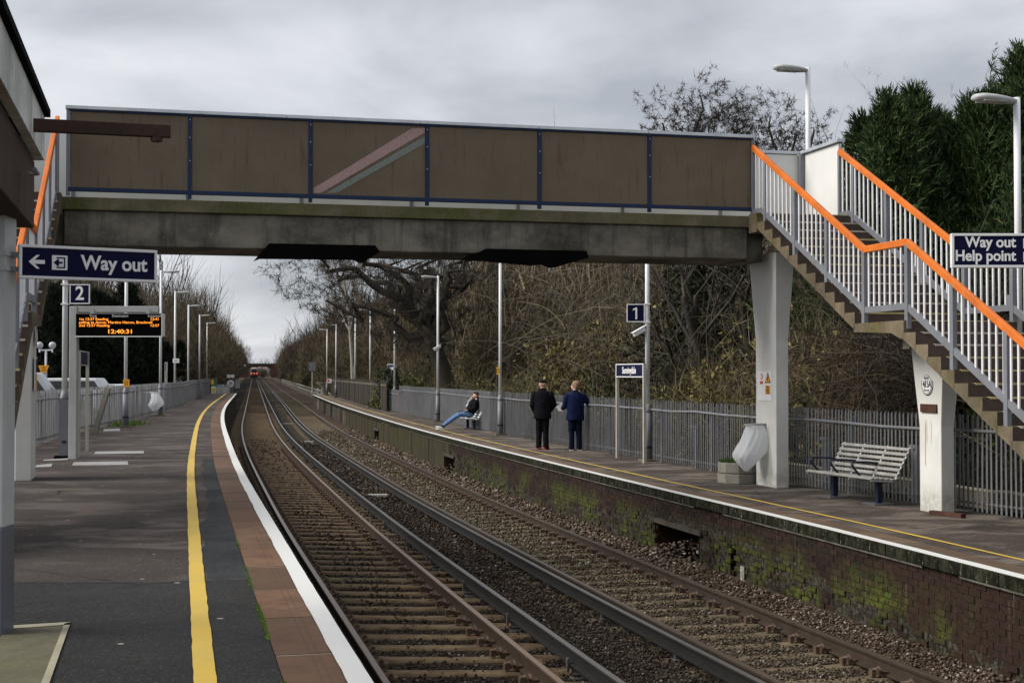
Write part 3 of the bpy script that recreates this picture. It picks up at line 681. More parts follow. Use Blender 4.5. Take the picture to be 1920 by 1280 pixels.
# conductor rails on insulators
for c, off, z, lab in ((CL_, 1.909, -.87, 'dark conductor rail on pots beside the near track'), (CR_, -1.805, -1.06, 'dark conductor rail on pots against the inner rail of the far track')):
    cr = thing('conductor_rail', at(c, 11, off, z - .2), lab, 'conductor rail', 'electrified third rails')
    y1 = 420 if c is CL_ else 205
    rail('rail_bar', c, off, z, 5, y1, 'rail_conductor', cr, 1.0, .13)
    pot = MB(); pot.tube([(0, 0, -.02), (0, 0, .03), (0, 0, .04), (0, 0, .07), (0, 0, .08), (0, 0, .13)], [.07, .07, .045, .06, .04, .05], 8); pot.box((0.085 * (1 if c is CL_ else -1) * -1, 0, .15), (.02, .05, .13))
    me = None; y = 10.4
    while y < 70:
        if me is None: o = pot.build('insulator', 'insulator', cr, local=True); me = o.data
        else: o = link('insulator', me, cr)
        o.location = WORLD[cr.name].inverted() @ at(c, y, off, z - .28); h = head(c, y); o.rotation_euler = (0, 0, math.atan2(-h.x, h.y)); y += 2.45
# plates between the tracks
for (px, py, w) in ((708, 930, .5), (577, 829, .55), (540, 795, .6), (522, 761, .5)):
    Y = 2.92 * 2667 / (py - 700); X = (px - 960) / 2667 * Y; m = MB(); m.box((X, Y, -1.19), (w, .28, .05)); tag(m.build('trough_lid', 'cover_metal', bevel=.006), 'flat grey trough lid in the gravel between the tracks', 'lid', 'trough lids between the tracks')
# concrete cable crossing far out
m = MB(); m.bar(at(CL_, 141, -2.5, -1.02), at(CR_, 141, 1.5, -1.2), .9, .06); tag(m.build('crossing_strip', 'worn_slab'), 'pale strip laid across both tracks beyond the platforms', 'strip')

# ---- loose ballast stones (stuff)
ico_v = []; t_ = (1 + 5 ** .5) / 2
for a, b in ((-1, t_), (1, t_), (-1, -t_), (1, -t_)): ico_v.append((a, b, 0))
for a, b in ((-1, t_), (1, t_), (-1, -t_), (1, -t_)): ico_v.append((0, a, b))
for a, b in ((-1, t_), (1, t_), (-1, -t_), (1, -t_)): ico_v.append((b, 0, a))
ICO = np.array(ico_v) / 1.9
IT = np.array([(0, 11, 5), (0, 5, 1), (0, 1, 7), (0, 7, 10), (0, 10, 11), (1, 5, 9), (5, 11, 4), (11, 10, 2), (10, 7, 6), (7, 1, 8), (3, 9, 4), (3, 4, 2), (3, 2, 6), (3, 6, 8), (3, 8, 9), (4, 9, 5), (2, 4, 11), (6, 2, 10), (8, 6, 7), (9, 8, 1)])
OCT = np.array([(1, 0, 0), (-1, 0, 0), (0, 1, 0), (0, -1, 0), (0, 0, 1), (0, 0, -1)], float); OT = np.array([(0, 2, 4), (2, 1, 4), (1, 3, 4), (3, 0, 4), (2, 0, 5), (1, 2, 5), (3, 1, 5), (0, 3, 5)])
def rand_rot(n):
    q = rng.normal(size=(n, 4)); q /= np.linalg.norm(q, axis=1)[:, None]; w, x, y, z = q.T
    return np.stack([1 - 2 * (y * y + z * z), 2 * (x * y - z * w), 2 * (x * z + y * w), 2 * (x * y + z * w), 1 - 2 * (x * x + z * z), 2 * (y * z - x * w), 2 * (x * z - y * w), 2 * (y * z + x * w), 1 - 2 * (x * x + y * y)], 1).reshape(n, 3, 3)
def stones(pts, size, mat, label, lod='ico'):
    V0, T0 = (ICO, IT) if lod == 'ico' else (OCT, OT); n = len(pts); pts = np.array(pts); m = len(V0)
    V = V0[None] * rng.uniform(.62, 1.2, (n, m, 1)); V = V * (rng.uniform(.55, 1.15, (n, 1, 3))); V = np.einsum('nij,nkj->nki', rand_rot(n), V)
    V[:, :, 2] *= .8; V = V * (np.array(size)[:, None, None]) + pts[:, None]
    T = (T0[None] + (np.arange(n) * m)[:, None, None]).reshape(-1, 3)
    o = link('ballast', tri_mesh('ballast', V.reshape(-1, 3), T, mat)); tag(o, label, None, None, 'stuff'); return o
bed_o = {}
def bedz(c, off):
    if c == 'L': xs = [-.8, -.45, 0, .75, 1.505, 1.95, 2.6, 3.0]; zs = [-1.03, -1.04, -1.095, -1.115, -1.16, -1.17, -1.23, -1.26]
    else: xs = [-2.4, -1.9, -1.505, -.75, 0, .42, .95]; zs = [-1.28, -1.31, -1.33, -1.32, -1.32, -1.30, -1.22]
    return float(np.interp(off, xs, zs))
D1, D2, D3 = [], [], []; S1, S2, S3 = [], [], []
def scatter(c, cv, o0, o1, y0, y1, dens, P_, S_, phase, trk, keepc, keeps, stack=.03, szr=(.015, .027)):
    y = y0
    while y < y1:
        d = 1.45 * dens * min(1, (15 / y) ** 1.6); n = int(d * (o1 - o0) * .5); sc = min(2.6, max(1, (y / 16) ** .8))
        for _ in range(n):
            yy = y + random.random() * .5; o = random.uniform(o0, o1); s = random.uniform(*szr) * sc
            if trk:
                h = head(cv, yy); a = ((yy - phase) / (.62 * h.y)) % 1.0; a = min(a, 1 - a)
                if trk[0] < o < trk[1] and a < .23:
                    mid = abs(o - (trk[0] + trk[1]) / 2) < .40
                    if random.random() > (keepc if mid else keeps): continue
                if min(abs(o - t) for t in trk[2]) < .10: continue
            p = at(cv, yy, o, bedz(c, o) + random.random() ** 1.5 * stack + s * .25); P_.append(tuple(p)); S_.append(s)
        y += .5
scatter('L', CL_, -.78, 1.80, 11, 60, 230, D1, S1, 10.2, (-.5, 2.0, (0, 1.505)), .22, .015, .008)
scatter('L', CL_, .45, 1.1, 11, 30, 120, D1, S1, 10.2, (-.5, 2.0, (0, 1.505)), .5, .5, .05)
scatter('L', CL_, 1.82, 2.75, 11, 60, 560, D1, S1, 10.2, None, 1, 1, .04)
scatter('R', CR_, -2.45, -1.62, 11, 60, 560, D1, S1, 10, None, 1, 1, .04)
scatter('R', CR_, -1.42, -.08, 11, 75, 480, D2, S2, 10.0, (-2.0, .5, (0, -1.505)), .50, .03, .022)
scatter('R', CR_, .09, .86, 11, 75, 520, D3, S3, 10.0, (-2.0, .5, (0, -1.505)), .6, .6, .05)
for (yc, n_, sp) in ((22.9, 260, .95), (42.3, 90, .6), (62.2, 50, .7)):       # rubble spilling from the openings
    for _ in range(n_):
        a = random.gauss(0, sp * .5); o = random.uniform(-.55, .5); h_ = max(0, .30 - .36 * abs(a) - .22 * max(0, -o)) ; s = random.uniform(.025, .055); D3.append(tuple(at(CP_, yc + a, o + .15, -1.22 + random.random() * h_))); S3.append(s)
stones(D1, S1, 'stone_dark', 'dark brown ballast stones between the rails', 'oct'); stones(D2, S2, 'stone_tan', 'pale tan ballast stones in the far track', 'oct'); stones(D3, S3, 'stone_pink', 'pinkish ballast stones along the brick wall')

# ---- railings along both platforms
def pale_geo(w=.034, d=.013, h=1.3, tip=.03):
    m = MB(); xs = [-w / 2, -w / 4, w / 4, w / 2]; ysn = [d, 0, 0, d]; t = .005
    a = [Vector((x, y, 0)) for x, y in zip(xs, ysn)] + [Vector((x, y + t, 0)) for x, y in zip(xs[::-1], ysn[::-1])]
    r0 = a; r1 = [p + UP * (h - tip) for p in a]; r2 = [Vector((p.x * .35, p.y, h)) for p in a]
    return m.loft([r0, r1, r2])
def fence(poly, zb, height, label, hgt_fn, pitch, n_part, y_end, side, name='railing', postgap=2.75, mat='fence_paint', wav=.0):
    f = thing(name, (poly[0][0], poly[0][1], zb), label, 'fence'); inv = WORLD[f.name].inverted(); me = None; k = 0; stuff = MB(); pg = pale_geo(h=height) if side > 0 else pale_geo(.050, .010, height, .08)
    s_next = 0; s_post = 0; rail_pts = []; low = []
    for (x0, y0), (x1, y1) in zip(poly, poly[1:]):
        a = Vector((x0, y0, zb)); b = Vector((x1, y1, zb)); d = b - a; L = d.length; d.normalize(); yaw = math.atan2(d.y, d.x); nrm = Vector((-d.y, d.x, 0)) * side
        s = s_next
        while s < L:
            p = a + d * s; hh = hgt_fn(p.y) / height
            if k < n_part:
                if me is None: o = pg.build('pale', mat, f, local=True); me = o.data
                else: o = link('pale', me, f)
                o.location = inv @ (p + nrm * .02 + UP * .05); o.rotation_euler = (R(random.uniform(-.5, .5)), R(random.uniform(-.6, .6)), yaw if side > 0 else yaw + math.pi); o.scale = (1, 1, hh)
            else:
                q = p + nrm * .02 + UP * .05; e = d * .017; n_ = nrm * .010
                H = height * hh - .05; stuff.add([q - e, q + e, q + e + UP * H, q - e + UP * H, q - e + n_ * 2, q + e + n_ * 2, q + e + n_ * 2 + UP * H, q - e + n_ * 2 + UP * H, q + UP * (H + .05) + n_], [(0, 1, 2, 3), (5, 4, 7, 6), (1, 5, 6, 2), (4, 0, 3, 7), (3, 2, 8), (2, 6, 8), (6, 7, 8), (7, 3, 8)])
            s += pitch; k += 1
        s_next = s - L; s = s_post
        while s < L:
            p = a + d * s; hh = hgt_fn(p.y); m = MB(); m.box(p - nrm * .06 + UP * (hh * .48), (.08, .10, hh * .96), (d, nrm, UP)); m.box(p - nrm * .02 + UP * (hh - .165), (.20, .03, .05), (d, nrm, UP)); m.build('fence_post', mat, f)
            if y1 < 60 and side > 0: p = a + d * (s + .9); m = MB(); m.box(p - nrm * .10 + UP * .44, (.10, .09, .88), (d, nrm, UP)); m.box(p - nrm * .04 + UP * .86, (.22, .04, .055), (d, nrm, UP)); m.box(p - nrm * .04 + UP * .12, (.22, .04, .055), (d, nrm, UP)); m.build('short_post', 'grey_paint', f)
            s += postgap
        s_post = s - L
        for q in range(int(L / 1.4) + 1):
            p = a + d * min(L, q * 1.4); hh = hgt_fn(p.y); rail_pts.append(p + nrm * .045 + UP * (hh - .165 + random.uniform(-wav, wav))); low.append(p + nrm * -.01 + UP * (.16 + random.uniform(-.01, .01)))
    tag(stuff.build('distant_pales', mat, f), kind='stuff')
    m = MB(); m.tube(rail_pts, .021, 6); m.build('top_rail', 'grey_paint', f); m = MB(); m.tube(low, .018, 5); m.build('bottom_rail', mat, f)
    return f
fr = fence(FENCE_R, ZR - .02, 1.3, 'grey steel pale railing along the back of the right platform', lambda y: 1.32 if y < 69 else 1.10, .102, 298, 97, 1, 'railing', wav=.018)
fl = fence(FENCE_L, ZL - .02, 1.15, 'grey steel pale railing along the back of the left platform, car park behind', lambda y: 1.17, .112, 298, 113, -1, 'railing', wav=.012)
# timber fence beyond the railing, far end of right platform
tf = thing('timber_fence', (-11.2, 98, -.3), 'old brown close-boarded fence beyond the grey railing at the far end', 'fence'); m = MB()
a = Vector((-6.4, 72.5, -.4)); b = Vector((-16.0, 126, -.4)); d = (b - a); n_ = int(d.length / .2); dn = d.normalized()
for i in range(n_):
    p = a + dn * (i * .2); m.box(p + UP * (.85 + random.uniform(-.05, .05)) + Vector((random.uniform(-.02, .02), 0, 0)), (.165, .025, 1.7), (dn, Vector((-dn.y, dn.x, 0)), UP))
tag(m.build('board', 'dark_timber', tf), kind='stuff')
m = MB(); m.bar(a + UP * 1.5, b + UP * 1.5, .05, .09); m.build('fence_rail', 'old_timber', tf)
# timber edging behind the railing (right foreground)
pts = [(7.6, 17.9), (6.9, 20.2), (5.9, 23.8), (5.0, 27.2)]
eb = thing('edging_board', (6.9, 20.2, -.5), 'low pale timber edging behind the right-hand railing under the stairs', 'edging')
for (x0, y0), (x1, y1) in zip(pts, pts[1:]):
    m = MB(); m.bar((x0, y0, -.12), (x1, y1, -.10), .05, .26); m.build('board', 'old_timber', eb); m = MB(); m.bar((x0, y0, .018), (x1, y1, .035), .09, .03); m.build('board_cap', 'timber_board', eb)
# ================================================================== footbridge
def prism_t(m, poly, t0, t1, cur=None):
    """polygon in (u,z), extruded along the span t0..t1"""
    n = len(poly); vs = [P(t0, u, z) for u, z in poly] + [P(t1, u, z) for u, z in poly]
    fs = [tuple(range(n - 1, -1, -1)), tuple(range(n, 2 * n))] + [(k, (k + 1) % n, n + (k + 1) % n, n + k) for k in range(n)]
    return m.add(vs, fs)
def tub(m, t0, t1, u0, u1, z0, z1): return m.box(P((t0 + t1) / 2, (u0 + u1) / 2, (z0 + z1) / 2), (abs(t1 - t0), abs(u1 - u0), z1 - z0), AX)
fb = thing('footbridge', P(-5.9, -.7, 3.6), 'concrete footbridge span over both tracks with brown parapet panels in blue frames', 'footbridge')
tub(MB(), -13.2, 1.24, -.0, -1.62, 4.12, 4.31).build('deck_slab', 'fascia_concrete', fb, bevel=.015)
m = MB(); tub(m, -11.40, -.53, -.07, -1.5, 3.60, 4.12); m.build('beam', 'beam_concrete', fb, bevel=.02)
tub(MB(), -.53, -.20, -.20, -1.35, 3.57, 4.12).build('beam_end', 'beam_concrete', fb, bevel=.015)
tub(MB(), -11.75, -11.40, -.20, -1.35, 3.57, 4.12).build('beam_end', 'beam_concrete', fb, bevel=.015)
POST = [-11.346, -9.591, -7.781, -5.959, -4.131, -2.272, -.459]
for i, (a, b) in enumerate(zip(POST, POST[1:])):
    o = tub(MB(), a + .035, b - .035, -.008, -.030, 4.455, 5.575).build('parapet_panel', 'parapet_panel', fb)
    o['label'] = ['brown parapet panel at the left end behind the rusty bracket', 'brown parapet panel, second from the left', 'brown parapet panel with a pink and teal diagonal stripe', 'plain brown parapet panel right of the striped one', 'brown parapet panel, second from the right', 'brown parapet panel at the right end by the stairs'][i]
    tub(MB(), a + .01, b - .01, -.034, -.044, 4.40, 5.59).build('inner_panel', 'white_panel', fb)
for t in POST:
    o = tub(MB(), t - .028, t + .028, .012, -.05, 4.33, 5.60).build('parapet_post', 'blue_frame' if t < -1 and t > -11 else 'grey_paint', fb, bevel=.004)
    if -11 < t < -1:
        for z in (4.9, 5.25, 5.52):
            b_o = MB().ell(P(t, .016, z), (.009, .006, .009), 8, 5).build('bolt', 'silver_metal', o)
tub(MB(), POST[0], POST[-1], .016, -.05, 4.392, 4.452).build('bottom_rail', 'blue_frame', fb, bevel=.004)
tub(MB(), POST[0], POST[-1], .014, -.05, 5.578, 5.604).build('top_rail', 'blue_frame', fb, bevel=.003)
ts = [-11.39, -9.36, -8.15, -6.08, -4.15, -2.3, -.43]
for a, b in zip(ts, ts[1:]): tub(MB(), a + .002, b - .002, .035, -.085, 5.606, 5.66).build('cap_rail', 'silver_metal', fb, bevel=.006)
def pq(x, y, u=.0):
    """pixel of the photograph -> (t,z) on the span plane"""
    r = (x - 960) / 2667; t = (r * 23.69 - 4.451) / (.9703 - r * .2419); return t, CAM_Z + (700 - y) * (23.69 + .2419 * t) / 2667
for nm, mat, pts in (('stripe', 'stripe_pink', [(587, 352), (587, 361), (601, 361), (796, 247), (796, 239), (772, 239)]), ('stripe', 'stripe_teal', [(611, 361), (631, 361), (796, 268), (796, 254)])):
    m = MB(); q = [pq(*p) for p in pts]; n_ = len(q)
    vs = [P(t, -.004, max(4.458, min(5.572, z))) for t, z in q] + [P(t, -.010, max(4.458, min(5.572, z))) for t, z in q]
    m.add(vs, [tuple(range(n_ - 1, -1, -1)), tuple(range(n_, 2 * n_))] + [(k, (k + 1) % n_, n_ + (k + 1) % n_, n_ + k) for k in range(n_)]); m.build(nm, mat, fb)
# back parapet (white inside), end panels
for a, b in zip([-13.07, -11.35, -9.59, -7.78, -5.96, -4.13, -2.27, -.46], [-11.35, -9.59, -7.78, -5.96, -4.13, -2.27, -.46, 1.107]):
    tub(MB(), a + .03, b - .03, -1.42, -1.45, 4.36, 5.59).build('back_panel', 'white_panel', fb)
    tub(MB(), b - .03, b + .03, -1.40, -1.50, 4.31, 5.60).build('parapet_post', 'grey_paint', fb)
for t in (1.12, -13.08):
    tub(MB(), t, t + .03, -1.40, -.04, 4.36, 5.59).build('end_panel', 'white_panel', fb)
    tub(MB(), t - .06, t + .09, -1.46, .02, 5.605, 5.66).build('cap_rail', 'silver_metal', fb, bevel=.006)
tub(MB(), -13.1, 1.04, -1.40, -1.52, 5.605, 5.66).build('cap_rail', 'silver_metal', fb, bevel=.006)
tub(MB(), 1.03, 1.107, -1.32, -1.40, 4.31, 5.60).build('corner_post', 'grey_paint', fb)
# black plates slung under the span above each track
for pts in (((477, 489), (504, 456), (703, 460), (711, 472), (681, 492), (667, 486), (489, 484)), ((873, 485), (912, 466), (1099, 470), (1103, 483), (1041, 501), (1027, 495), (1008, 497))):
    q = [pq(*p) for p in pts]; m = MB(); n_ = len(q)
    vs = [P(t, .03, z) for t, z in q] + [P(t, -.40, z + .02) for t, z in q]
    m.add(vs, [tuple(range(n_ - 1, -1, -1)), tuple(range(n_, 2 * n_))] + [(k, (k + 1) % n_, n_ + (k + 1) % n_, n_ + k) for k in range(n_)]); m.build('deflector_plate', 'black_plate', fb)
# ---- columns
def column(tc, w, u0, u1, zb, zf, zt, a, b, label, rust=False):
    c = thing('bridge_column', P(tc, (u0 + u1) / 2, zb), label, 'column', 'white concrete columns of the footbridge'); m = MB()
    def ring(z, ea, eb): return [P(tc - w / 2 - eb, u1 + ea, z), P(tc + w / 2 + eb, u1 + ea, z), P(tc + w / 2 + eb, u0 - ea, z), P(tc - w / 2 - eb, u0 - ea, z)]
    m.loft([ring(zb, 0, 0), ring(zf, 0, 0), ring(zf + (zt - zf) * .5, a * .5, b * .5), ring(zt, a, b)]); m.build('shaft', 'column_white', c, bevel=.012); return c
c1 = column(.114, .228, -.96, -.134, ZR, 2.25, 3.72, .14, .06, 'tall white concrete column under the right end of the footbridge, rubbish bag hung on it')
c2 = column(.43, .20, 3.91, 4.473, ZR, .97, 2.14, .15, .05, 'shorter white column under the stair landing, round number plate on it')
c3 = column(-11.96, .228, -.96, -.134, ZL, 2.2, 3.72, .14, .06, 'white concrete column under the left end of the footbridge, by the left platform')
# plates and notices on the columns
def board(parent, name, mtx, w, h, d, mat, at2=(0, 0)):
    m = MB(); ax = [mtx.to_3x3() @ Vector(v) for v in ((1, 0, 0), (0, 1, 0), (0, 0, 1))]; m.box(mtx @ Vector((at2[0], at2[1], d / 2)), (w, h, d), ax); return m.build(name, mat, parent)
def poly2(parent, name, mtx, pts, d, mat, z0=0.0):
    m = MB(); n_ = len(pts); vs = [mtx @ Vector((x, y, z0)) for x, y in pts] + [mtx @ Vector((x, y, z0 + d)) for x, y in pts]
    m.add(vs, [tuple(range(n_ - 1, -1, -1)), tuple(range(n_, 2 * n_))] + [(k, (k + 1) % n_, n_ + (k + 1) % n_, n_ + k) for k in range(n_)]); return m.build(name, mat, parent)
def disc(r, n=28, c=(0, 0)): return [(c[0] + r * math.cos(2 * math.pi * k / n), c[1] + r * math.sin(2 * math.pi * k / n)) for k in range(n)]
def shift(mtx, x=0, y=0, z=0): return mtx @ Matrix.Translation((x, y, z))
NT = (-EV.x, -EV.y, 0)
Mx = facing(P(.33 - .022, 4.17, 1.55), NT); pn = thing('number_plate', Mx.translation, 'round white plate reading 4/15A on the shorter column', 'plate')
for r_, mt, z in ((.155, 'black_ink', .001), (.140, 'sign_white', .004), (.130, 'black_ink', .007), (.122, 'sign_white', .010)): poly2(pn, 'disc', shift(Mx, z=z), disc(r_), .004, mt)
text_part('lettering', '4', .13, 'black_ink', pn, shift(Mx, -.075, 0, .016), bold=.001, sx=.8); text_part('lettering', '15A', .13, 'black_ink', pn, shift(Mx, .035, 0, .016), bold=.001, sx=.8); poly2(pn, 'stroke', shift(Mx, 0, 0, .016), [(-.052, -.07), (-.046, -.07), (-.026, .07), (-.032, .07)], .002, 'black_ink')
text_part('lettering', 'ROAD', .05, 'black_ink', pn, shift(Mx, 0, .085, .016), sx=.9); text_part('lettering', 'MILE CHAIN', .03, 'black_ink', pn, shift(Mx, 0, -.085, .016), sx=.8)
Mx = facing(P(.33 - .005, 4.20, 1.22), NT); rp = thing('rusty_plate', Mx.translation, 'small rusty steel plate on the shorter column below the round plate', 'plate'); board(rp, 'plate', Mx, .42, .115, .03, 'rust')
m = MB(); Mr = facing(P(.33 - .0035, 4.13, .5), NT)
for x, w in ((-.06, .012), (-.02, .006), (.10, .004)): m.box(Mr @ Vector((x + .0, .30 if w > .01 else .45, 0)), (w, .75 if w > .01 else .42, .001), [Mr.to_3x3() @ Vector(v) for v in ((1, 0, 0), (0, 1, 0), (0, 0, 1))])
plain('rust_run', (.36, .27, .15), .7, .25, 9); m.build('rust_run', 'rust_run', rp)
Mx = facing(P(-.003, -.56, 1.52), NT); nb = thing('warning_notice', Mx.translation, 'small white and yellow warning notice high on the tall column', 'notice')
board(nb, 'backing', Mx, .58, .50, .004, 'sign_white', (-.02, -.03)); M2 = shift(Mx, z=.006)
poly2(nb, 'triangle', M2, [(.00, .02), (.24, .02), (.12, .20)], .003, 'black_ink'); poly2(nb, 'triangle', shift(M2, z=.004), [(.03, .037), (.21, .037), (.12, .172)], .003, 'amber_sign')
poly2(nb, 'bolt_symbol', shift(M2, z=.008), [(.10, .06), (.15, .06), (.13, .10), (.15, .10), (.10, .15), (.12, .11), (.10, .11)], .002, 'black_ink')
poly2(nb, 'yellow_panel', M2, [(.02, -.02), (.22, -.02), (.22, -.17), (.02, -.17)][::-1], .003, 'amber_sign')
text_part('lettering', 'Danger\nLive rail\nKeep off\nthe track', .035, 'black_ink', nb, shift(M2, .12, -.095, .005))
poly2(nb, 'ring', M2, disc(.05, 20, (-.14, .13)), .003, 'sign_red'); poly2(nb, 'ring_centre', shift(M2, z=.004), disc(.034, 20, (-.14, .13)), .003, 'sign_white'); poly2(nb, 'red_panel', M2, [(-.2, .05), (-.08, .05), (-.08, .0), (-.2, .0)][::-1], .003, 'sign_red')
Mx = facing(P(-11.96, -.134 + .004, 1.9), EU); pl = thing('number_plate', Mx.translation, 'round number plate on the left column', 'plate')
Ml = facing(P(-11.846 + .004, -.5, 2.25), EV)
for r_, mt, z in ((.15, 'black_ink', .001), (.12, 'sign_white', .004)): poly2(pl, 'disc', shift(Ml, z=z + .03), disc(r_), .004, mt)
ln_ = thing('warning_notice', Ml.translation - UP * .5, 'narrow white and orange warning notice on the left column', 'notice'); M3 = shift(Ml, 0, -.55, .02); board(ln_, 'backing', M3, .5, .5, .004, 'sign_white'); board(ln_, 'yellow_panel', shift(M3, .1, -.12, .005), .2, .22, .003, 'amber_sign'); board(ln_, 'triangle', shift(M3, .1, .12, .005), .18, .2, .003, 'black_ink')

# ---- staircases
def stair(name, t_in, t_out, zbot, label):
    s = thing(name, P((t_in + t_out) / 2, 4.2, zbot), label, 'staircase'); sg = 1 if t_out > t_in else -1
    e0 = t_in - .075 * sg; e1 = t_out + .09 * sg; lo_, hi_ = min(e0, e1), max(e0, e1)
    g = .305; H1 = (4.33 - 2.40) / 12; n2 = round((2.40 - zbot) / .1637); H2 = (2.40 - zbot) / n2
    def flight(u0, z0, n, h, first):
        for k in range(n - 1):
            ua = u0 + k * g; zt = z0 - (k + 1) * h; sl = h / g; m = MB()
            zl0 = zt - .085; m.cur = 0
            n_ = 5; poly = [(ua - .02, zt), (ua + g, zt), (ua + g, zt - h * 1.02), (ua + g, zl0 - sl * g - .001), (ua - .02, zl0)]
            vs = [P(lo_, u, z) for u, z in poly] + [P(hi_, u, z) for u, z in poly]
            m.add(vs, [(4, 3, 2, 1, 0), (5, 6, 7, 8, 9)]); m.add(vs, [(0, 1, 6, 5)])
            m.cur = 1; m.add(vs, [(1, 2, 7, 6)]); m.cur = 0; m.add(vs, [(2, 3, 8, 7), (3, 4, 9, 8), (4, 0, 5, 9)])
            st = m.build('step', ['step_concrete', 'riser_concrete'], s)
            nm = tub(MB(), lo_ + .10, hi_ - .02, ua + g - .05, ua + g + .006, zt - .020, zt + .004).build('nosing', 'nosing_yellow' if k in (2, 3, 4, 5, n - 2) else 'nosing', st)
    # top riser of the deck
    tub(MB(), lo_, hi_, -.005, .315, 4.02, 4.33).build('top_step', ['step_concrete'], s)
    tub(MB(), lo_ + .1, hi_ - .02, .315, .321, 4.16, 4.33).build('riser', 'riser_concrete', s); tub(MB(), lo_ + .1, hi_ - .02, .28, .326, 4.322, 4.335).build('nosing', 'nosing_yellow', s)
    flight(.315, 4.33, 12, H1, True)
    m = MB(); prism_t(m, [(3.64, 2.40), (5.02, 2.40), (5.02, 2.15), (4.90, 2.17), (4.70, 2.24), (3.95, 2.27), (3.64, 2.28)], lo_, hi_); m.build('landing', ['step_concrete'], s)
    tub(MB(), lo_ + .25, hi_ - .2, 4.55, 4.74, 2.03, 2.20).build('cross_beam', 'beam_concrete', s)
    tub(MB(), lo_ + .10, hi_ - .02, 4.98, 5.026, 2.392, 2.404).build('nosing', 'nosing_yellow', s); tub(MB(), lo_ + .1, hi_ - .02, 5.021, 5.028, 2.24, 2.385).build('riser', 'riser_concrete', s)
    flight(5.02, 2.40, n2 + 0, H2, False)
    uend = 5.02 + (n2 - 1) * g
    pr = lambda a, b, c: [(0.0, a), (.37, a)] if False else None
    s2 = H2 / g
    brail = [(0, 4.37), (.373, 4.37), (3.826, 2.585), (5.0, 2.585), (uend + .1, 2.585 - s2 * (uend + .1 - 5.0))]
    hrail = [(0.0, 5.455), (3.83, 3.43), (5.0, 3.43), (uend + .1, 3.43 - s2 * (uend + .1 - 5.0))]
    def zi(pl_, u):
        for (a, za), (b, zb) in zip(pl_, pl_[1:]):
            if u <= b: return za + (zb - za) * (u - a) / (b - a)
        return pl_[-1][1]
    for t, side in ((t_in, 'in'), (t_out, 'out')):
        posts = [u for u in (.51, 1.603, 2.687, 3.826, 5.003, 6.10, 7.25, 8.4, 9.5) if u < uend + .1]
        for (a, za), (b, zb) in zip(brail, brail[1:]): MB().bar(P(t, a, za), P(t, b, zb), .045, .085).build('bottom_rail', 'grey_paint', s)
        for (a, za), (b, zb) in zip(hrail, hrail[1:]): MB().bar(P(t, a, za), P(t, b + (.0), zb), .062, .098).build('handrail', 'orange_paint', s, bevel=.012)
        for u in posts: tub(MB(), t - .032, t + .032, u - .04, u + .04, zi(brail, u) - (.30 if side == 'in' else .2), zi(hrail, u) - .03).build('post', 'grey_paint', s, bevel=.006)
        tub(MB(), t - .03, t + .03, -.0, .06, 4.31, 5.45).build('post', 'grey_paint', s)
        u = .13; 
        while u < uend:
            if min(abs(u - q) for q in posts) > .06:
                o = tub(MB(), t - .009, t + .009, u - .016, u + .016, zi(brail, u) + .02, zi(hrail, u) - .05).build('baluster', 'baluster_white', s)
            u += .147
    return s
stair_r = stair('staircase', -.459, 1.107, ZR, 'right-hand concrete staircase with orange handrails and white balusters down to the right platform')
stair_l = stair('staircase', -11.50, -13.07, ZL, 'left-hand concrete staircase seen past the way out sign, orange handrail')

# ================================================================== lamp posts
def lamp_mesh(m, L=.62):
    prof = [(0, .03, .028), (.06, .045, .035), (.16, .07, .042), (.34, .095, .052), (.50, .098, .050), (.60, .07, .034), (L, .02, .012)]
    return m.loft([[Vector((-x - .02, w * math.cos(a), h * math.sin(a) + .035 * x + .0)) for a in [2 * math.pi * k / 14 for k in range(14)]] for x, w, h in prof])
def lamp_post(H, zc, square=False):
    """local: head points to -x"""
    o = bpy.data.objects.new('lamp_post', None); col.objects.link(o); WORLD[o.name] = Matrix.Identity(4)
    m = MB()
    if square: m.box((0, 0, .55 * zc + .0), (.17, .17, 1.1 * zc))
    else: m.tube([(0, 0, 0), (0, 0, zc)], .083, 14)
    m.build('lower_column', 'grey_paint', o, local=True, smooth=not square)
    MB().box((0, 0, .02), (.34, .34, .05)).build('base_plate', 'worn_slab' if not square else 'black_plate', o, local=True, bevel=.01)
    z1 = zc * 1.1 if square else zc
    MB().tube([(0, 0, z1), (0, 0, z1 + .03), (0, 0, z1 + .17)], [.09, .088, .055], 14).build('collar', 'grey_paint', o, local=True, smooth=True)
    MB().tube([(0, 0, z1 + .16), (0, 0, H)], [.052, .046], 12).build('upper_column', 'lamp_white', o, local=True, smooth=True)
    MB().tube([(0, 0, .28), (.0, .0, .33)], .096, 14).build('clamp_band', 'navy_steel', o, local=True)
    h = lamp_mesh(MB()).build('lamp_head', 'cabinet_grey', o, local=True, smooth=True); h.location = (-.03, 0, H - .06)
    d = MB().loft([[Vector((-x, .078 * math.cos(a), -.018 - .018 * math.sin(a))) for a in [2 * math.pi * k / 12 for k in range(12)]] for x in (.2, .3, .45, .55)]).build('diffuser', 'lamp_glass', h, local=True, smooth=True)
    return o
def px_ground(x, y, z): Y = (CAM_Z - z) * 2667 / (y - 700); return Vector(((x - 960) / 2667 * Y, Y, z))
lr = lamp_post(5.84, 1.08); ll = lamp_post(5.45, 1.0); lsq = lamp_post(5.45, 1.0, True)
first = {'r': True, 'l': True}
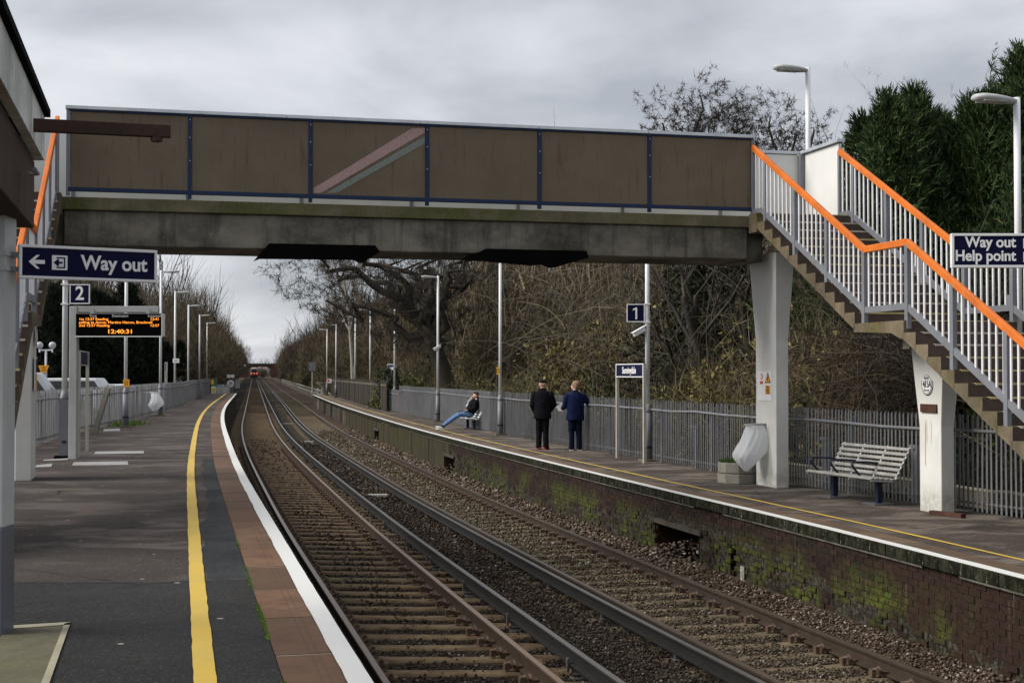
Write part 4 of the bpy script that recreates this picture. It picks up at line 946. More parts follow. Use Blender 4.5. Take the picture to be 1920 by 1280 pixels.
RP = [(1214, 864, 'slim white lamp post carrying the platform 1 sign and a camera'), (938, 815, 'slim white lamp post with a small yellow plate, right of the reclining man'), (821, 789.7, 'white lamp post with a camera, left of the reclining man'), (740, 771, 'white lamp post beside the small framed name board on the right platform'), (694, 759, 'fourth lamp post from the far end of the right platform'), (666, 752.5, 'third lamp post from the far end of the right platform, by the birch trunk'), (630, 745, 'second lamp post from the far end of the right platform'), (613, 740.7, 'farthest lamp post on the right platform')]
RL_ = []
for i, (x, y, lab) in enumerate(RP):
    p = px_ground(x, y, ZR); h = head(CP_, p.y); yaw = math.atan2(-h.x, h.y); o = lr if i == 0 else copy_tree(lr); o.location = p; o.rotation_euler = (0, 0, yaw); tag(o, lab, 'lamp post', 'lamp posts along the platforms'); RL_.append(p)
LP = [(121.5, 858, 'nearest lamp post on the left platform, carrying the 2 sign'), (236, 801, 'second lamp post on the left platform, yellow plate on it'), (301, 779, 'third lamp post on the left platform, just right of the hanging rubbish bag'), (328, 763, 'lamp post on the left platform with the 4-5 sign'), (353, 752.5, 'fifth lamp post on the left platform'), (374, 745, 'sixth lamp post on the left platform'), (388, 739, 'farthest lamp post on the left platform')]
LL_ = []
for i, (x, y, lab) in enumerate(LP):
    p = px_ground(x, y, ZL); h = head(CL_, p.y); yaw = math.atan2(-h.x, h.y) + math.pi; o = lsq if i == 0 else ll if i == 1 else copy_tree(ll); o.location = p; o.rotation_euler = (0, 0, yaw); tag(o, lab, 'lamp post', 'lamp posts along the platforms'); LL_.append(p)
# the two lamps carried by the bridge
bl1 = thing('bridge_lamp', P(1.20, -1.36, 4.4), 'lamp on a short white pole rising behind the white corner panels of the footbridge', 'lamp', 'lamps fixed to the footbridge and stairs')
MB().tube([P(1.20, -1.36, 4.4), P(1.20, -1.36, 7.16)], .045, 12).build('pole', 'lamp_white', bl1, smooth=True)
bl2 = thing('bridge_lamp', P(1.19, 5.003, 2.2), 'lamp on a white pole rising behind the help point sign', 'lamp', 'lamps fixed to the footbridge and stairs')
MB().tube([P(1.19, 5.003, 2.2), P(1.19, 5.003, 5.42)], .045, 12).build('pole', 'lamp_white', bl2, smooth=True); tub(MB(), 1.10, 1.2, 4.83, 4.98, 2.62, 2.76).build('junction_box', 'grey_paint', bl2)
for b, q in ((bl1, P(1.20, -1.36, 7.11)), (bl2, P(1.19, 5.003, 5.37))):
    h = lamp_mesh(MB()).build('lamp_head', 'cabinet_grey', b, local=True, smooth=True); h.location = WORLD[b.name].inverted() @ q; h.rotation_euler = (0, 0, R(14)); h.scale = (1.02, 1.5, 1.25)
    MB().loft([[Vector((-x, .078 * math.cos(a), -.018 - .018 * math.sin(a))) for a in [2 * math.pi * k / 12 for k in range(12)]] for x in (.2, .3, .45, .55)]).build('diffuser', 'lamp_glass', h, local=True, smooth=True)

# ================================================================== signs
def frame_board(t, M, w, h, fr_=.03, d=.05, fmat='sign_white', bmat='navy_sign'):
    board(t, 'panel', M, w - fr_, h - fr_, d * .8, bmat); ax = [M.to_3x3() @ Vector(v) for v in ((1, 0, 0), (0, 1, 0), (0, 0, 1))]
    for cx_, cy_, ww, hh in ((0, h / 2 - fr_ / 2, w, fr_), (0, -h / 2 + fr_ / 2, w, fr_), (-w / 2 + fr_ / 2, 0, fr_, h - 2 * fr_), (w / 2 - fr_ / 2, 0, fr_, h - 2 * fr_)):
        MB().box(M @ Vector((cx_, cy_, d / 2)), (ww, hh, d), ax).build('frame', fmat, t, bevel=.004)
# way out sign (left, close)
A = Vector((-3.03, 8.70, 2.385)); B = Vector((-2.30, 9.15, 2.385)); D = (B - A); W = D.length; Dn = D.normalized(); nrm = Vector((Dn.y, -Dn.x, 0))
M = facing((A + B) / 2, nrm); ws = thing('way_out_sign', M.translation, 'navy sign with a left arrow reading Way out, bracketed to the canopy post', 'sign')
frame_board(ws, M, W, .208, .018, .05)
Mf = shift(M, 0, 0, .042); text_part('lettering', 'Way out', .125, 'sign_letter', ws, shift(Mf, .155, .004, 0), bold=.003, sx=.93)
poly2(ws, 'arrow', Mf, [(-.372, 0), (-.325, .042), (-.305, .042), (-.337, .012), (-.275, .012), (-.275, -.012), (-.337, -.012), (-.305, -.042), (-.325, -.042)][::-1], .003, 'sign_letter')
pc = (-.185, 0)
def rect(a, b, c, d): return [(a, b), (c, b), (c, d), (a, d)]
poly2(ws, 'pictogram', Mf, rect(-.232, -.045, -.138, .045), .002, 'sign_letter')
Mg = shift(Mf, z=.0025)
for q in (rect(-.205, .026, -.152, .034), rect(-.205, -.034, -.152, -.026), rect(-.160, -.026, -.152, .026), [(-.222, 0), (-.197, .022), (-.190, .022), (-.190, .006), (-.168, .006), (-.168, -.006), (-.190, -.006), (-.190, -.022), (-.197, -.022)][::-1]): poly2(ws, 'pictogram_mark', Mg, q, .002, 'navy_sign')
for dz in (.045, -.045): MB().bar(A + UP * dz + Vector((-.10, -.03, 0)), A + UP * dz, .05, .025).build('bracket', 'grey_paint', ws)
# canopy of the station building (top left, close)
cn = thing('canopy', (-3.2, 9.0, ZL), 'end of a platform canopy with weathered grey fascia and rusty steel beam', 'canopy')
C0 = Vector((-3.10, 9.40, 0)); du = EU
def cz(off_u, off_t, z): return C0 + EU * off_u + EV * off_t + UP * z
def cbox(u0, u1, t0, t1, z0, z1): return MB().box(cz((u0 + u1) / 2, (t0 + t1) / 2, (z0 + z1) / 2), (t1 - t0, u1 - u0, z1 - z0), AX)
for k in range(5): cbox(k * 1.2 + .003, k * 1.2 + 1.197, -.06, 0, 3.11, 3.40).build('fascia_board', 'fascia_board', cn, bevel=.003)
cbox(-.03, 6, -.12, .035, 3.402, 3.45).build('gutter_edge', 'black_plate', cn)
cbox(0, 6, -.36, -.062, 2.66, 3.10).build('beam', 'rusty_beam', cn, bevel=.008)
cbox(.0, 6, -1.6, -.37, 3.0, 3.10).build('soffit', 'rusty_beam', cn); cbox(.0, 6, -1.6, -.07, 3.30, 3.39).build('roof_deck', 'fascia_board', cn)
cbox(-.012, -.002, -1.5, -.03, 3.11, 3.39).build('end_board', 'fascia_board', cn)
Ap = Vector((-3.28, 8.46, 3.20)); Bp = Vector((-2.12, 8.80, 3.20)); MB().bar(Ap, Bp, .05, .078).build('bracket_arm', 'rusty_beam', cn, bevel=.004)
for q in (.26, .93): c = Ap.lerp(Bp, q) - UP * .052; MB().tube([c + UP * .012, c - UP * .014], .036, 10).build('bolt_head', 'rusty_beam', cn)
m = MB(); m.tube([cz(.9, -.02, 2.9), cz(.9, .03, 2.9), cz(1.25, .04, 2.88)], .012, 8); m.build('conduit', 'grey_paint', cn)
MB().box((-3.185, 8.70, (.77 + 2.66) / 2), (.23, .20, 2.66 - .77)).build('post', 'post_grey' if 'post_grey' in MATS else 'cabinet_grey', cn, bevel=.008)
MB().box((-3.185, 8.70, (.77 + ZL) / 2), (.234, .204, .77 - ZL)).build('post_base', 'dark_grey_paint', cn, bevel=.008)
for dz in (.045, -.045): MB().box((-3.185, 8.70, 2.385 + dz), (.25, .22, .03)).build('post_band', 'cabinet_grey', cn)
# concrete pad at the foot of the post
q = [px_ground(x, y, ZL + .009) for x, y in ((18, 1170), (136, 1163), (92, 1290), (-60, 1290))]
sheet('concrete_pad', [[q[0], q[1]], [q[3], q[2]]], 'worn_slab', kind='structure')
q2 = [px_ground(x, y, ZL + .013) for x, y in ((124, 1166), (136, 1163), (92, 1290), (76, 1290))]; sheet('pad_edging', [[q2[0], q2[1]], [q2[3], q2[2]]], 'timber_board', kind='structure')
q3 = [px_ground(x, y, ZL + .013) for x, y in ((18, 1170), (136, 1163), (134, 1168), (18, 1176))]; sheet('pad_edging', [[q3[0], q3[1]], [q3[3], q3[2]]], 'timber_board', kind='structure')
# help point sign (right)
M = facing((5.36, 15.5, 3.035), (0, -1, 0)); hs = thing('help_point_sign', M.translation, 'navy sign at the right edge reading Way out, Help point', 'sign')
frame_board(hs, M, 1.16, .372, .028, .07); Mf = shift(M, 0, 0, .06)
for dy, tx in ((.078, 'Way out'), (-.070, 'Help point')): text_part('lettering', tx, .165, 'sign_letter', hs, shift(Mf, .118, dy + .01, 0), bold=.004, align='RIGHT', sx=.93)
for dy in (.078, -.070): poly2(hs, 'pictogram', Mf, rect(.200, dy - .055, .31, dy + .055), .002, 'sign_letter'); poly2(hs, 'pictogram_mark', shift(Mf, z=.003), rect(.216, dy - .04, .295, dy + .04), .002, 'navy_sign')
MB().box((5.86, 15.62, (3.3 + ZR) / 2), (.12, .12, 3.3 - ZR)).build('post', 'grey_paint', hs)
# platform number signs
def num_sign(p, txt, lab, x0, x1, y0, y1):
    w = (x1 - x0) * p.y / 2667; h = (y1 - y0) * p.y / 2667; c = Vector((((x0 + x1) / 2 - 960) / 2667 * p.y, p.y - .02, CAM_Z + (700 - (y0 + y1) / 2) * p.y / 2667))
    M = facing(c, (0, -1, 0)); t = thing('platform_sign', c, lab, 'sign'); frame_board(t, M, w, h, .02, .03)
    if txt == '1': poly2(t, 'lettering', shift(M, 0, -.005, .026), [(-.01, -.13), (.03, -.13), (.03, .13), (-.005, .13), (-.065, .095), (-.065, .06), (-.01, .085)], .003, 'sign_letter')
    else: text_part('lettering', txt, .36, 'sign_letter', t, shift(M, 0, .005, .026), bold=.006, sx=.95)
    for z in (y0, y1): MB().box((p.x, p.y, CAM_Z + (700 - z) * p.y / 2667), (.13, .13, .03)).build('clamp', 'lamp_white', t)
num_sign(LL_[0], '2', 'square navy platform 2 sign on the nearest left lamp post', 131, 169, 533, 570)
num_sign(RL_[0], '1', 'square navy platform 1 sign on the slim lamp post', 1175, 1209, 570, 604)
# station name boards
def name_board(a, b, z0, z1, zg, lab, txt='Sunningdale', back=False, dark='navy_sign', side=1, size=None, sx=.8):
    a = Vector(a); b = Vector(b); D = (b - a); L = D.length; Dn = D.normalized(); nr = Vector((Dn.y, -Dn.x, 0)) * side
    c = (a + b) / 2; c.z = (z0 + z1) / 2; M = facing(c, nr); t = thing('name_board', (c.x, c.y, zg), lab, 'sign', 'station name boards')
    frame_board(t, M, L, z1 - z0, .022, .04)
    if txt: text_part('lettering', txt, size or (z1 - z0) * .66, 'sign_letter', t, shift(M, 0, 0, .036), bold=.004, sx=sx)
    for q in (a, b): MB().box((q.x, q.y, (zg + z1) / 2), (.065, .065, z1 - zg), (Dn, nr, UP)).build('post', 'post_cream', t)
name_board(px_ground(1158, 858, 0) * 0 + Vector((2.40, 32.4, 0)), (2.84, 30.5, 0), 1.615, 1.915, ZR, 'framed station name board reading Sunningdale on the right platform', size=.205, sx=1.02)
name_board((-8.22, 27.0, 0), (-8.64, 28.95, 0), 1.86, 2.14, ZL, 'station name board seen edge-on beside the departure display', side=-1, size=.16, sx=1.0)
name_board((-6.76, 77.4, 0), (-6.10, 74.9, 0), 1.75, 2.2, ZR, 'small distant name board on two thin posts at the right platform', size=.26, sx=1.0)
name_board((-11.2, 101.5, 0), (-11.0, 98.8, 0), 1.75, 2.2, ZR, 'farther name board between lamp posts on the right platform', txt=None)
name_board((-15.60, 64.0, 0), (-15.05, 62.0, 0), 1.75, 2.2, ZL, 'distant name board on two pale posts at the left platform', side=-1, txt=None)
name_board((-19.9, 84.0, 0), (-20.4, 86.0, 0), 1.75, 2.2, ZL, 'farthest name board on the left platform', side=-1, txt=None)
# departure display
dd = thing('departure_display', (-8.1, 26.3, ZL), 'hanging departure display with orange lettering on a grey gantry', 'display')
MB().box((-8.10, 26.3, (2.94 + ZL) / 2), (.145, .145, 2.94 - ZL)).build('gantry_post', 'cabinet_grey', dd, bevel=.01)
MB().box((-7.28, 26.3, 2.885), (1.50, .12, .115)).build('gantry_arm', 'cabinet_grey', dd, bevel=.008)
for x in (-7.75, -6.72): MB().box((x, 26.3, 2.84), (.07, .135, .10)).build('hanger', 'cabinet_grey', dd)
M = facing((-7.245, 26.21, 2.595), (0, -1, 0)); MB().box((-7.245, 26.31, 2.595), (1.60, .20, .42)).build('casing', 'black_plate', dd, bevel=.01); MB().box((-7.245, 26.208, 2.382), (1.60, .02, .02)).build('casing_edge', 'sign_white', dd)
MB().box((-6.452, 26.3, 2.595), (.015, .22, .42)).build('casing_edge', 'sign_white', dd); MB().box((-7.245, 26.208, 2.806), (1.60, .02, .012)).build('casing_edge', 'cabinet_grey', dd)
for x, tx in ((-.48, 'Time'), (.02, 'Destination'), (.65, 'Expected')): text_part('heading', tx, .065, 'sign_letter', dd, shift(M, x, .165, .004), sx=1.0)
for y_, l, r_ in ((.105, '1st 12:27 Reading', '12:41'), (.045, 'calling at Ascot, Martins Heron, Bracknell', ''), (-.012, '2nd 12:57 Reading', '12:57')):
    text_part('led_text', l, .066, 'led_orange', dd, shift(M, -.74, y_, .004), align='LEFT', sx=1.22 if r_ == '' else 1.15)
    if r_: text_part('led_text', r_, .066, 'led_orange', dd, shift(M, .74, y_, .004), align='RIGHT', sx=1.15)
text_part('led_text', '12:40:31', .105, 'led_orange', dd, shift(M, .02, -.125, .004), bold=.001, sx=1.35)
# small things on the posts
def plate(p, x0, x1, y0, y1, mat, lab, txt=None, name='notice'):
    Y = p.y - .10; c = Vector((((x0 + x1) / 2 - 960) / 2667 * Y, Y, CAM_Z + (700 - (y0 + y1) / 2) * Y / 2667)); M = facing(c, (0, -1, 0)); t = thing(name, c, lab, 'notice')
    w = (x1 - x0) * Y / 2667; h = (y1 - y0) * Y / 2667; board(t, 'plate', M, w, h, .012, mat)
    if txt: text_part('lettering', txt, h / (txt.count('\n') + 1) * .62, 'black_ink', t, shift(M, 0, 0, .014), sx=.9)
    return t
plate(LL_[1], 231.5, 243, 711, 725, 'amber_sign', 'small yellow notice on the second left lamp post', 'CCTV\nin use\nhere')
plate(RL_[1], 931, 936.5, 688, 702, 'yellow_sign', 'small yellow notice on the lamp post right of the reclining man', 'CCTV\nhere')
plate(LL_[3], 324, 336, 672, 680, 'sign_white', 'white 4-5 stop sign on a left lamp post', '4-5')
def camera(p, x, y, lab, flip=1):
    c = Vector(((x - 960) / 2667 * p.y, p.y - .05, CAM_Z + (700 - y) * p.y / 2667)); t = thing('cctv_camera', c, lab, 'camera', 'cameras on the lamp posts'); d = Vector((-.8 * flip, -.3, -.45)).normalized()
    MB().bar(c - d * .15, c + d * .15, .10, .10).build('housing', 'sign_white', t, bevel=.015); MB().bar(c - d * .17 + UP * .06, c + d * .19 + UP * .06, .125, .012).build('hood', 'sign_white', t); MB().bar(c - d * .05, Vector((p.x, p.y, c.z + .12)), .04, .04).build('arm', 'cabinet_grey', t)
camera(RL_[0], 1198, 622, 'white camera below the platform 1 sign'); camera(RL_[2], 820, 652, 'small white camera on the lamp post left of the reclining man')

# ================================================================== benches
def bench(L=1.86, wm='slat_grey'):
    o = bpy.data.objects.new('bench', None); col.objects.link(o); WORLD[o.name] = Matrix.Identity(4)
    for k, (y, z, tl) in enumerate(((-.30, .455, -.35), (-.215, .452, -.05), (-.125, .445, 0), (-.035, .437, 0), (.055, .43, 0))):
        MB().box((0, y, z), (L, .068, .028), (Vector((1, 0, 0)), Vector((0, math.cos(tl), -math.sin(tl))), Vector((0, math.sin(tl), math.cos(tl))))).build('seat_slat', wm, o, local=True, bevel=.008)
    for k in range(6):
        f = k / 5; y = .125 + .20 * f; z = .50 + .42 * f; a = R(64); MB().box((0, y, z), (L, .056, .026), (Vector((1, 0, 0)), Vector((0, math.cos(a), math.sin(a))), Vector((0, -math.sin(a), math.cos(a))))).build('back_slat', wm, o, local=True, bevel=.008)
    for x in (-L / 2 + .03, -L / 6, L / 6, L / 2 - .03):
        m = MB(); m.tube([(x, -.31, .425), (x, .06, .40), (x, .11, .44), (x, .36, .95)], .016, 6); m.build('bracket', 'slat_white', o, local=True)
        if x < L / 2 - .1:
            m = MB(); m.tube([(x, -.10, .43), (x, -.235, .60), (x, -.26, .655), (x, -.225, .69), (x, .02, .68), (x, .20, .66)], .018, 7); m.build('armrest', 'navy_steel', o, local=True, smooth=True)
    for x in (-.62, .62):
        MB().box((x, 0, .21), (.085, .085, .40)).build('leg', 'navy_steel', o, local=True, bevel=.006); MB().box((x, 0, .012), (.34, .34, .02)).build('foot_plate', 'dark_grey_paint', o, local=True)
    MB().box((0, 0, .40), (L * .93, .09, .05)).build('beam', 'navy_steel', o, local=True)
    return o
b1 = bench(); b1.location = (5.20, 21.55, ZR); b1.rotation_euler = (0, 0, R(-72)); b1.scale = (1, 1, .88); tag(b1, 'empty slatted bench between the two white columns', 'bench')
b2 = copy_tree(b1, loc=(-1.42, 49.2, ZR), rz=R(-78)); b2['label'] = 'slatted bench under the reclining man'
for ch in b2.children:
    if ch.name.startswith(('seat_slat', 'back_slat')): ch.data = ch.data.copy(); ch.data.materials[0] = MATS['slat_white']

# ================================================================== rubbish bags, planter
def bag(c, h, r, lab, lean=(-.1, 0), seed=1, hoop=(0, 0, 0)):
    t = thing('rubbish_bag', c, lab, 'rubbish bag', 'clear rubbish bags on hoops'); rr = random.Random(seed); rings = []; n = 60
    ph = [rr.uniform(0, 6.28) for _ in range(6)]
    for i in range(17):
        f = i / 16; R_ = r * (.62 + .75 * math.sin(min(1, f * 1.15) * math.pi * .60)) * (1 if f < .62 else max(.10, 1 - ((f - .62) / .38) ** 1.5 * .92))
        rings.append([Vector(c) + Vector((lean[0] * f + R_ * math.cos(a) * (1 + .14 * math.sin(2 * a + ph[0] + f * 3) + .06 * math.sin(8 * a + ph[1] - f * 9) + .05 * math.sin(17 * a + ph[0]) * (1 - .7 * f) + .04 * math.sin(23 * a + 6 * f)) + .05 * math.sin(f * 5 + ph[5]), lean[1] * f + R_ * math.sin(a) * (1 + .14 * math.sin(2 * a + ph[2] - 3 * f) + .05 * math.sin(11 * a + ph[3] + 8 * f)), -h * f + .02 * math.sin(7 * a + ph[4]) * f)) for a in [2 * math.pi * k / n for k in range(n)]])
    m = MB(); m.loft(rings[::-1], cap=False); m.build('bag', 'bag_plastic', t, smooth=True)
    m = MB(); m.tube([Vector(c) + Vector((r * .82 * math.cos(a), r * .82 * math.sin(a), .0)) for a in [2 * math.pi * k / 20 for k in range(21)]], .012, 6); m.build('hoop', 'cabinet_grey', t)
    if hoop: MB().bar(Vector(c) + Vector((0, 0, .0)), Vector(hoop), .05, .05).build('bracket', 'cabinet_grey', t)
bag(P(-.19, -.62, .83), .78, .19, 'clear rubbish bag on a hoop against the tall white column', (-.09, 0), 3, P(-.01, -.55, .83))
bag((-12.55, 50.0, 1.04), .66, .18, 'clear rubbish bag on a hoop at the left platform railing', (.04, 0), 5, (-13.0, 50.0, 1.04))
pt = thing('planter', (3.98, 25.0, ZR), 'round weathered concrete planter left of the tall column with a grassy top', 'planter')
for z0, z1, r_ in ((0, .17, .40), (.18, .36, .385)): MB().tube([(4.0, 25.1, ZR + z0), (4.0, 25.1, ZR + z1)], r_, 10).build('planter_ring', 'planter_concrete', pt, bevel=.015)
g = []; 
for _ in range(900):
    a = random.uniform(0, 6.28); r_ = .35 * math.sqrt(random.random()); x, y = 4.0 + r_ * math.cos(a), 25.1 + r_ * math.sin(a); h_ = random.uniform(.03, .10); dx, dy = random.gauss(0, .02), random.gauss(0, .02)
    g.append([(x, y, ZR + .34), (x + .008, y + .004, ZR + .34), (x + dx, y + dy, ZR + .36 + h_)])
tag(link('grass', tri_mesh('grass', np.array(g).reshape(-1, 3), np.arange(2700).reshape(-1, 3), 'grass_green')), 'green grass tuft growing in the round planter', None, None, 'stuff')
m = MB(); m.bar((6.0, 18.95, ZR + .03), (5.72, 19.45, ZR + .03), .09, .055); tag(m.build('timber_block', 'rust'), 'short reddish block lying by the foot of the shorter column', 'block')
# left platform: covers, tilted stub
for i, (pts, lab) in enumerate(((((140, 865.5), (240, 864), (242, 870.5), (136, 871.5)), 'nearer pale drain cover on the left platform'), (((180, 846), (270, 844.5), (271, 849), (178, 850.5)), 'farther pale drain cover on the left platform'), (((70, 871), (100, 868), (98, 874), (66, 875)), 'pale drain cover beside the left column'), (((84, 861), (130, 858), (128, 861.5), (82, 863)), 'pale strip cover beside the nearest left lamp post'), (((196, 804), (226, 803), (226, 807), (194, 808)), 'small pale cover at the foot of the second left lamp post'))):
    q = [px_ground(x, y, ZL + .012) for x, y in pts]; m = MB(); m.add(q + [p - UP * .011 for p in q], [(3, 2, 1, 0), (0, 1, 5, 4), (1, 2, 6, 5), (2, 3, 7, 6), (3, 0, 4, 7)]); tag(m.build('drain_cover', 'cover_metal'), lab, 'drain cover')
st = MB(); a = px_ground(178, 812, ZL); b = a + Vector((.35, 0, 1.22)); st.bar(a, b, .14, .12, (0, 1, 0)); tag(st.build('leaning_stub', 'planter_concrete', bevel=.01), 'mossy leaning concrete stub against the left railing', 'post')

# ================================================================== people
def remesh(o, vox=.016, sm=4):
    r_ = o.modifiers.new('remesh', 'REMESH'); r_.mode = 'VOXEL'; r_.voxel_size = vox; r_.use_smooth_shade = True
    s = o.modifiers.new('smooth', 'SMOOTH'); s.factor = .5; s.iterations = sm; return o
def limb(m, pts, rs, n=12):
    m.tube(pts, rs, n)
    for p, r_ in zip(pts, rs):
        q = r_ if not hasattr(r_, '__len__') else min(r_); m.ell(p, (q, q, q), 10, 6)
def hand(m, w, d, nrm, curl=.5):
    """palm and five fingers from wrist w along d, palm facing nrm"""
    w = Vector(w); d = Vector(d).normalized(); nrm = Vector(nrm).normalized(); s = d.cross(nrm).normalized()
    m.ell(w + d * .045, (.043, .055, .018), 10, 7, (s, d, nrm))
    for k, (o_, L) in enumerate(((-.032, .062), (-.011, .072), (.011, .068), (.031, .052))):
        a = w + d * .085 + s * o_; b = a + d * L * .5 + nrm * L * .12 * curl; c = b + d * L * .35 + nrm * L * .45 * curl; m.tube([a - d * .02, a, b, c], [.0095, .0095, .0088, .007], 7)
    a = w + d * .03 - s * .036; m.tube([a, a + d * .03 - s * .022, a + d * .058 - s * .024 + nrm * .012], [.011, .0105, .008], 7)
def face(m, c, f, up=(0, 0, 1), k=1.0):
    """head at centre c looking along f"""
    c = Vector(c); f = Vector(f).normalized(); up = Vector(up); s = f.cross(up).normalized(); up = s.cross(f)
    m.ell(c, (.074 * k, .092 * k, .112 * k), 16, 12, (s, f, up)); m.ell(c + f * .035 * k - up * .062 * k, (.050 * k, .056 * k, .052 * k), 12, 8, (s, f, up))
    m.tube([c + f * .085 * k + up * .020 * k, c + f * .108 * k - up * .018 * k, c + f * .088 * k - up * .028 * k], [.010 * k, .015 * k, .010 * k], 7)
    m.ell(c + f * .088 * k - up * .052 * k, (.024 * k, .010 * k, .009 * k), 8, 5, (s, f, up))
    for q in (-1, 1): m.ell(c + s * q * .076 * k - up * .008 * k - f * .006, (.012, .022, .032), 8, 6, (s, f, up)); m.ell(c + f * .080 * k + s * q * .03 * k + up * .012 * k, (.014, .009, .008), 8, 5, (s, f, up))
def oval(c, rx, ry, n=18, fwd=(0, 1, 0), ax=None):
    c = Vector(c); return [c + Vector((rx * math.cos(2 * math.pi * k / n), ry * math.sin(2 * math.pi * k / n), 0)) for k in range(n)]
def standing(loc, rz, lab, hts, jacket, trouser, shoe, headdir, arms, hat=None, hair=None, k=1.0, stance=.10, build=1.0, legshift=0.0, extra=None):
    o = bpy.data.objects.new('person', None); col.objects.link(o); WORLD[o.name] = Matrix.Identity(4); o.location = loc; o.rotation_euler = (0, 0, rz); tag(o, lab, 'person'); o.scale = (k, k, k)
    B_ = build
    m = MB(); m.loft([oval((0, 0, z), rx * B_, ry * B_) for z, rx, ry in ((.80, .14, .10), (1.0, .135, .10), (1.2, .15, .11), (1.38, .17, .10), (1.45, .07, .06))]); limb(m, [(0, -.01, 1.40), (0, .01, 1.50), (0, .02, 1.56)], [.065, .056, .055]); face(m, (0, .025, 1.635), headdir)
    for a in arms: limb(m, [a[0], a[1], a[2]], [.045, .038, .026]); hand(m, a[2], Vector(a[2]) - Vector(a[1]), a[3], a[4])
    for s in (-1, 1): limb(m, [(s * stance, 0, .85), (s * stance, .01, .45), (s * stance * 1.05, -.01, .08)], [.07, .05, .038])
    remesh(m.build('body', 'skin', o, local=True), .0085, 2)
    m = MB(); m.loft([oval((0, y, z), rx * B_, ry * B_) for z, rx, ry, y in ((.76, .215, .15, 0), (.80, .222, .155, 0), (1.0, .205, .150, 0), (1.18, .215, .145, 0), (1.34, .225, .135, 0), (1.42, .19, .115, -.005), (1.475, .105, .085, 0), (1.515, .075, .072, .005), (1.53, .07, .068, .008))])
    for a in arms:
        e = Vector(a[2]).lerp(Vector(a[1]), .10); limb(m, [a[0], Vector(a[0]).lerp(Vector(a[1]), .5), a[1], Vector(a[1]).lerp(e, .5), e], [.088 * B_, .078 * B_, .070, .062, .054])
    j = remesh(m.build('jacket', jacket, o, local=True), .014, 3)
    m = MB(); m.loft([oval((0, 0, z), rx * B_, ry * B_) for z, rx, ry in ((1.0, .165, .125), (.9, .18, .135), (.80, .185, .135), (.76, .17, .12))][::-1])
    for s in (-1, 1):
        dx = legshift * s; limb(m, [(s * stance * .8, 0, .84), (s * stance * .95, .012, .62), (s * stance, .02, .46), (s * stance * 1.05, .0, .28), (s * stance * 1.08 + dx, -.01, .085)], [.105 * B_, .090 * B_, .078, .070, .072]); m.tube([(s * stance * 1.08 + dx, -.01, .10), (s * stance * 1.08 + dx, -.01, .045)], [.074, .078], 12)
    remesh(m.build('trousers', trouser, o, local=True), .014, 2)
    for s in (-1, 1):
        m = MB(); c = Vector((s * stance * 1.08 + legshift * s, .05, .038)); a_ = R(-20 * s); f = Vector((-math.sin(a_), math.cos(a_), 0)); sd = Vector((math.cos(a_), math.sin(a_), 0)); m.ell(c, (.050, .145, .044), 14, 8, (sd, f, UP)); m.box(c - UP * .026, (.092, .275, .022), (sd, f, UP)); remesh(m.build('shoe', shoe, o, local=True), .009, 2)
    hd = Vector(headdir).normalized(); sd = hd.cross(UP).normalized(); hc = Vector((0, .025, 1.635))
    if hat:
        m = MB(); m.ell(hc + UP * .062 - hd * .005, (.096, .112, .055), 18, 10, (sd, hd, UP)); m.ell(hc + UP * .045 + hd * .085, (.075, .06, .012), 14, 6, (sd, hd, UP)); remesh(m.build('flat_cap', hat, o, local=True), .008, 2)
    if hair:
        m = MB(); m.ell(hc + UP * .032 - hd * .022, (.098, .108, .105), 18, 12, (sd, hd, UP)); m.ell(hc - UP * .035 - hd * .045, (.088, .062, .085), 16, 10, (sd, hd, UP))
        rr = random.Random(4)
        for _ in range(26):
            a = rr.uniform(0, 6.28); m.ell(hc + UP * rr.uniform(-.06, .11) - hd * .035 + sd * .078 * math.cos(a) - hd * .06 * abs(math.sin(a)), (.03, .03, .036), 7, 5)
        h_o = remesh(m.build('hair', hair, o, local=True), .008, 1)
    return o
p1 = standing((.77, 36.06, ZR), R(-8), 'man in black coat, dark trousers, flat cap and red shoes seen from behind', 1.77, 'black_cloth', 'black_trouser', 'red_shoe', (.75, .65, 0), [((-.20, 0, 1.37), (-.255, -.02, 1.10), (-.20, .14, .92), (1, 0, 0), .6), ((.20, 0, 1.37), (.29, .05, 1.12), (.17, .20, .95), (-1, 0, 0), .6)], hat='felt_black', k=1.015, build=1.03, stance=.085)
p2 = standing((1.58, 35.56, ZR), R(4), 'person in navy jacket with short fair hair, one arm resting on the railing', 1.70, 'navy_cloth', 'navy_trouser', 'dark_shoe', (-.9, .35, -.02), [((-.20, 0, 1.36), (-.27, .03, 1.12), (-.30, .25, 1.06), (0, 0, 1), .8), ((.20, 0, 1.36), (.38, .06, 1.16), (.60, .14, 1.13), (0, 0, -1), .9)], hair='fair_hair', k=.985, build=1.06, stance=.09)
pp = thing('paper', (1.24, 35.72, 1.0), 'folded white papers in the hand of the fair-haired person', 'paper'); MB().box((1.225, 35.80, .86), (.20, .012, .14), (Vector((.8, .1, .55)).normalized(), Vector((0, 1, 0)), Vector((-.55, 0, .8)).normalized())).build('sheet', 'paper', pp)
MB().box((1.255, 35.78, .78), (.17, .010, .05)).build('sheet', 'paper', pp)
for ch in p2.children:
    if ch.name.startswith('shoe'): ch['label'] = 'dark shoe with a pale sole'
for s in (-1, 1): MB().box((s * .097, .05, .012), (.10, .28, .016)).build('shoe_sole', 'sign_white', p2, local=True)
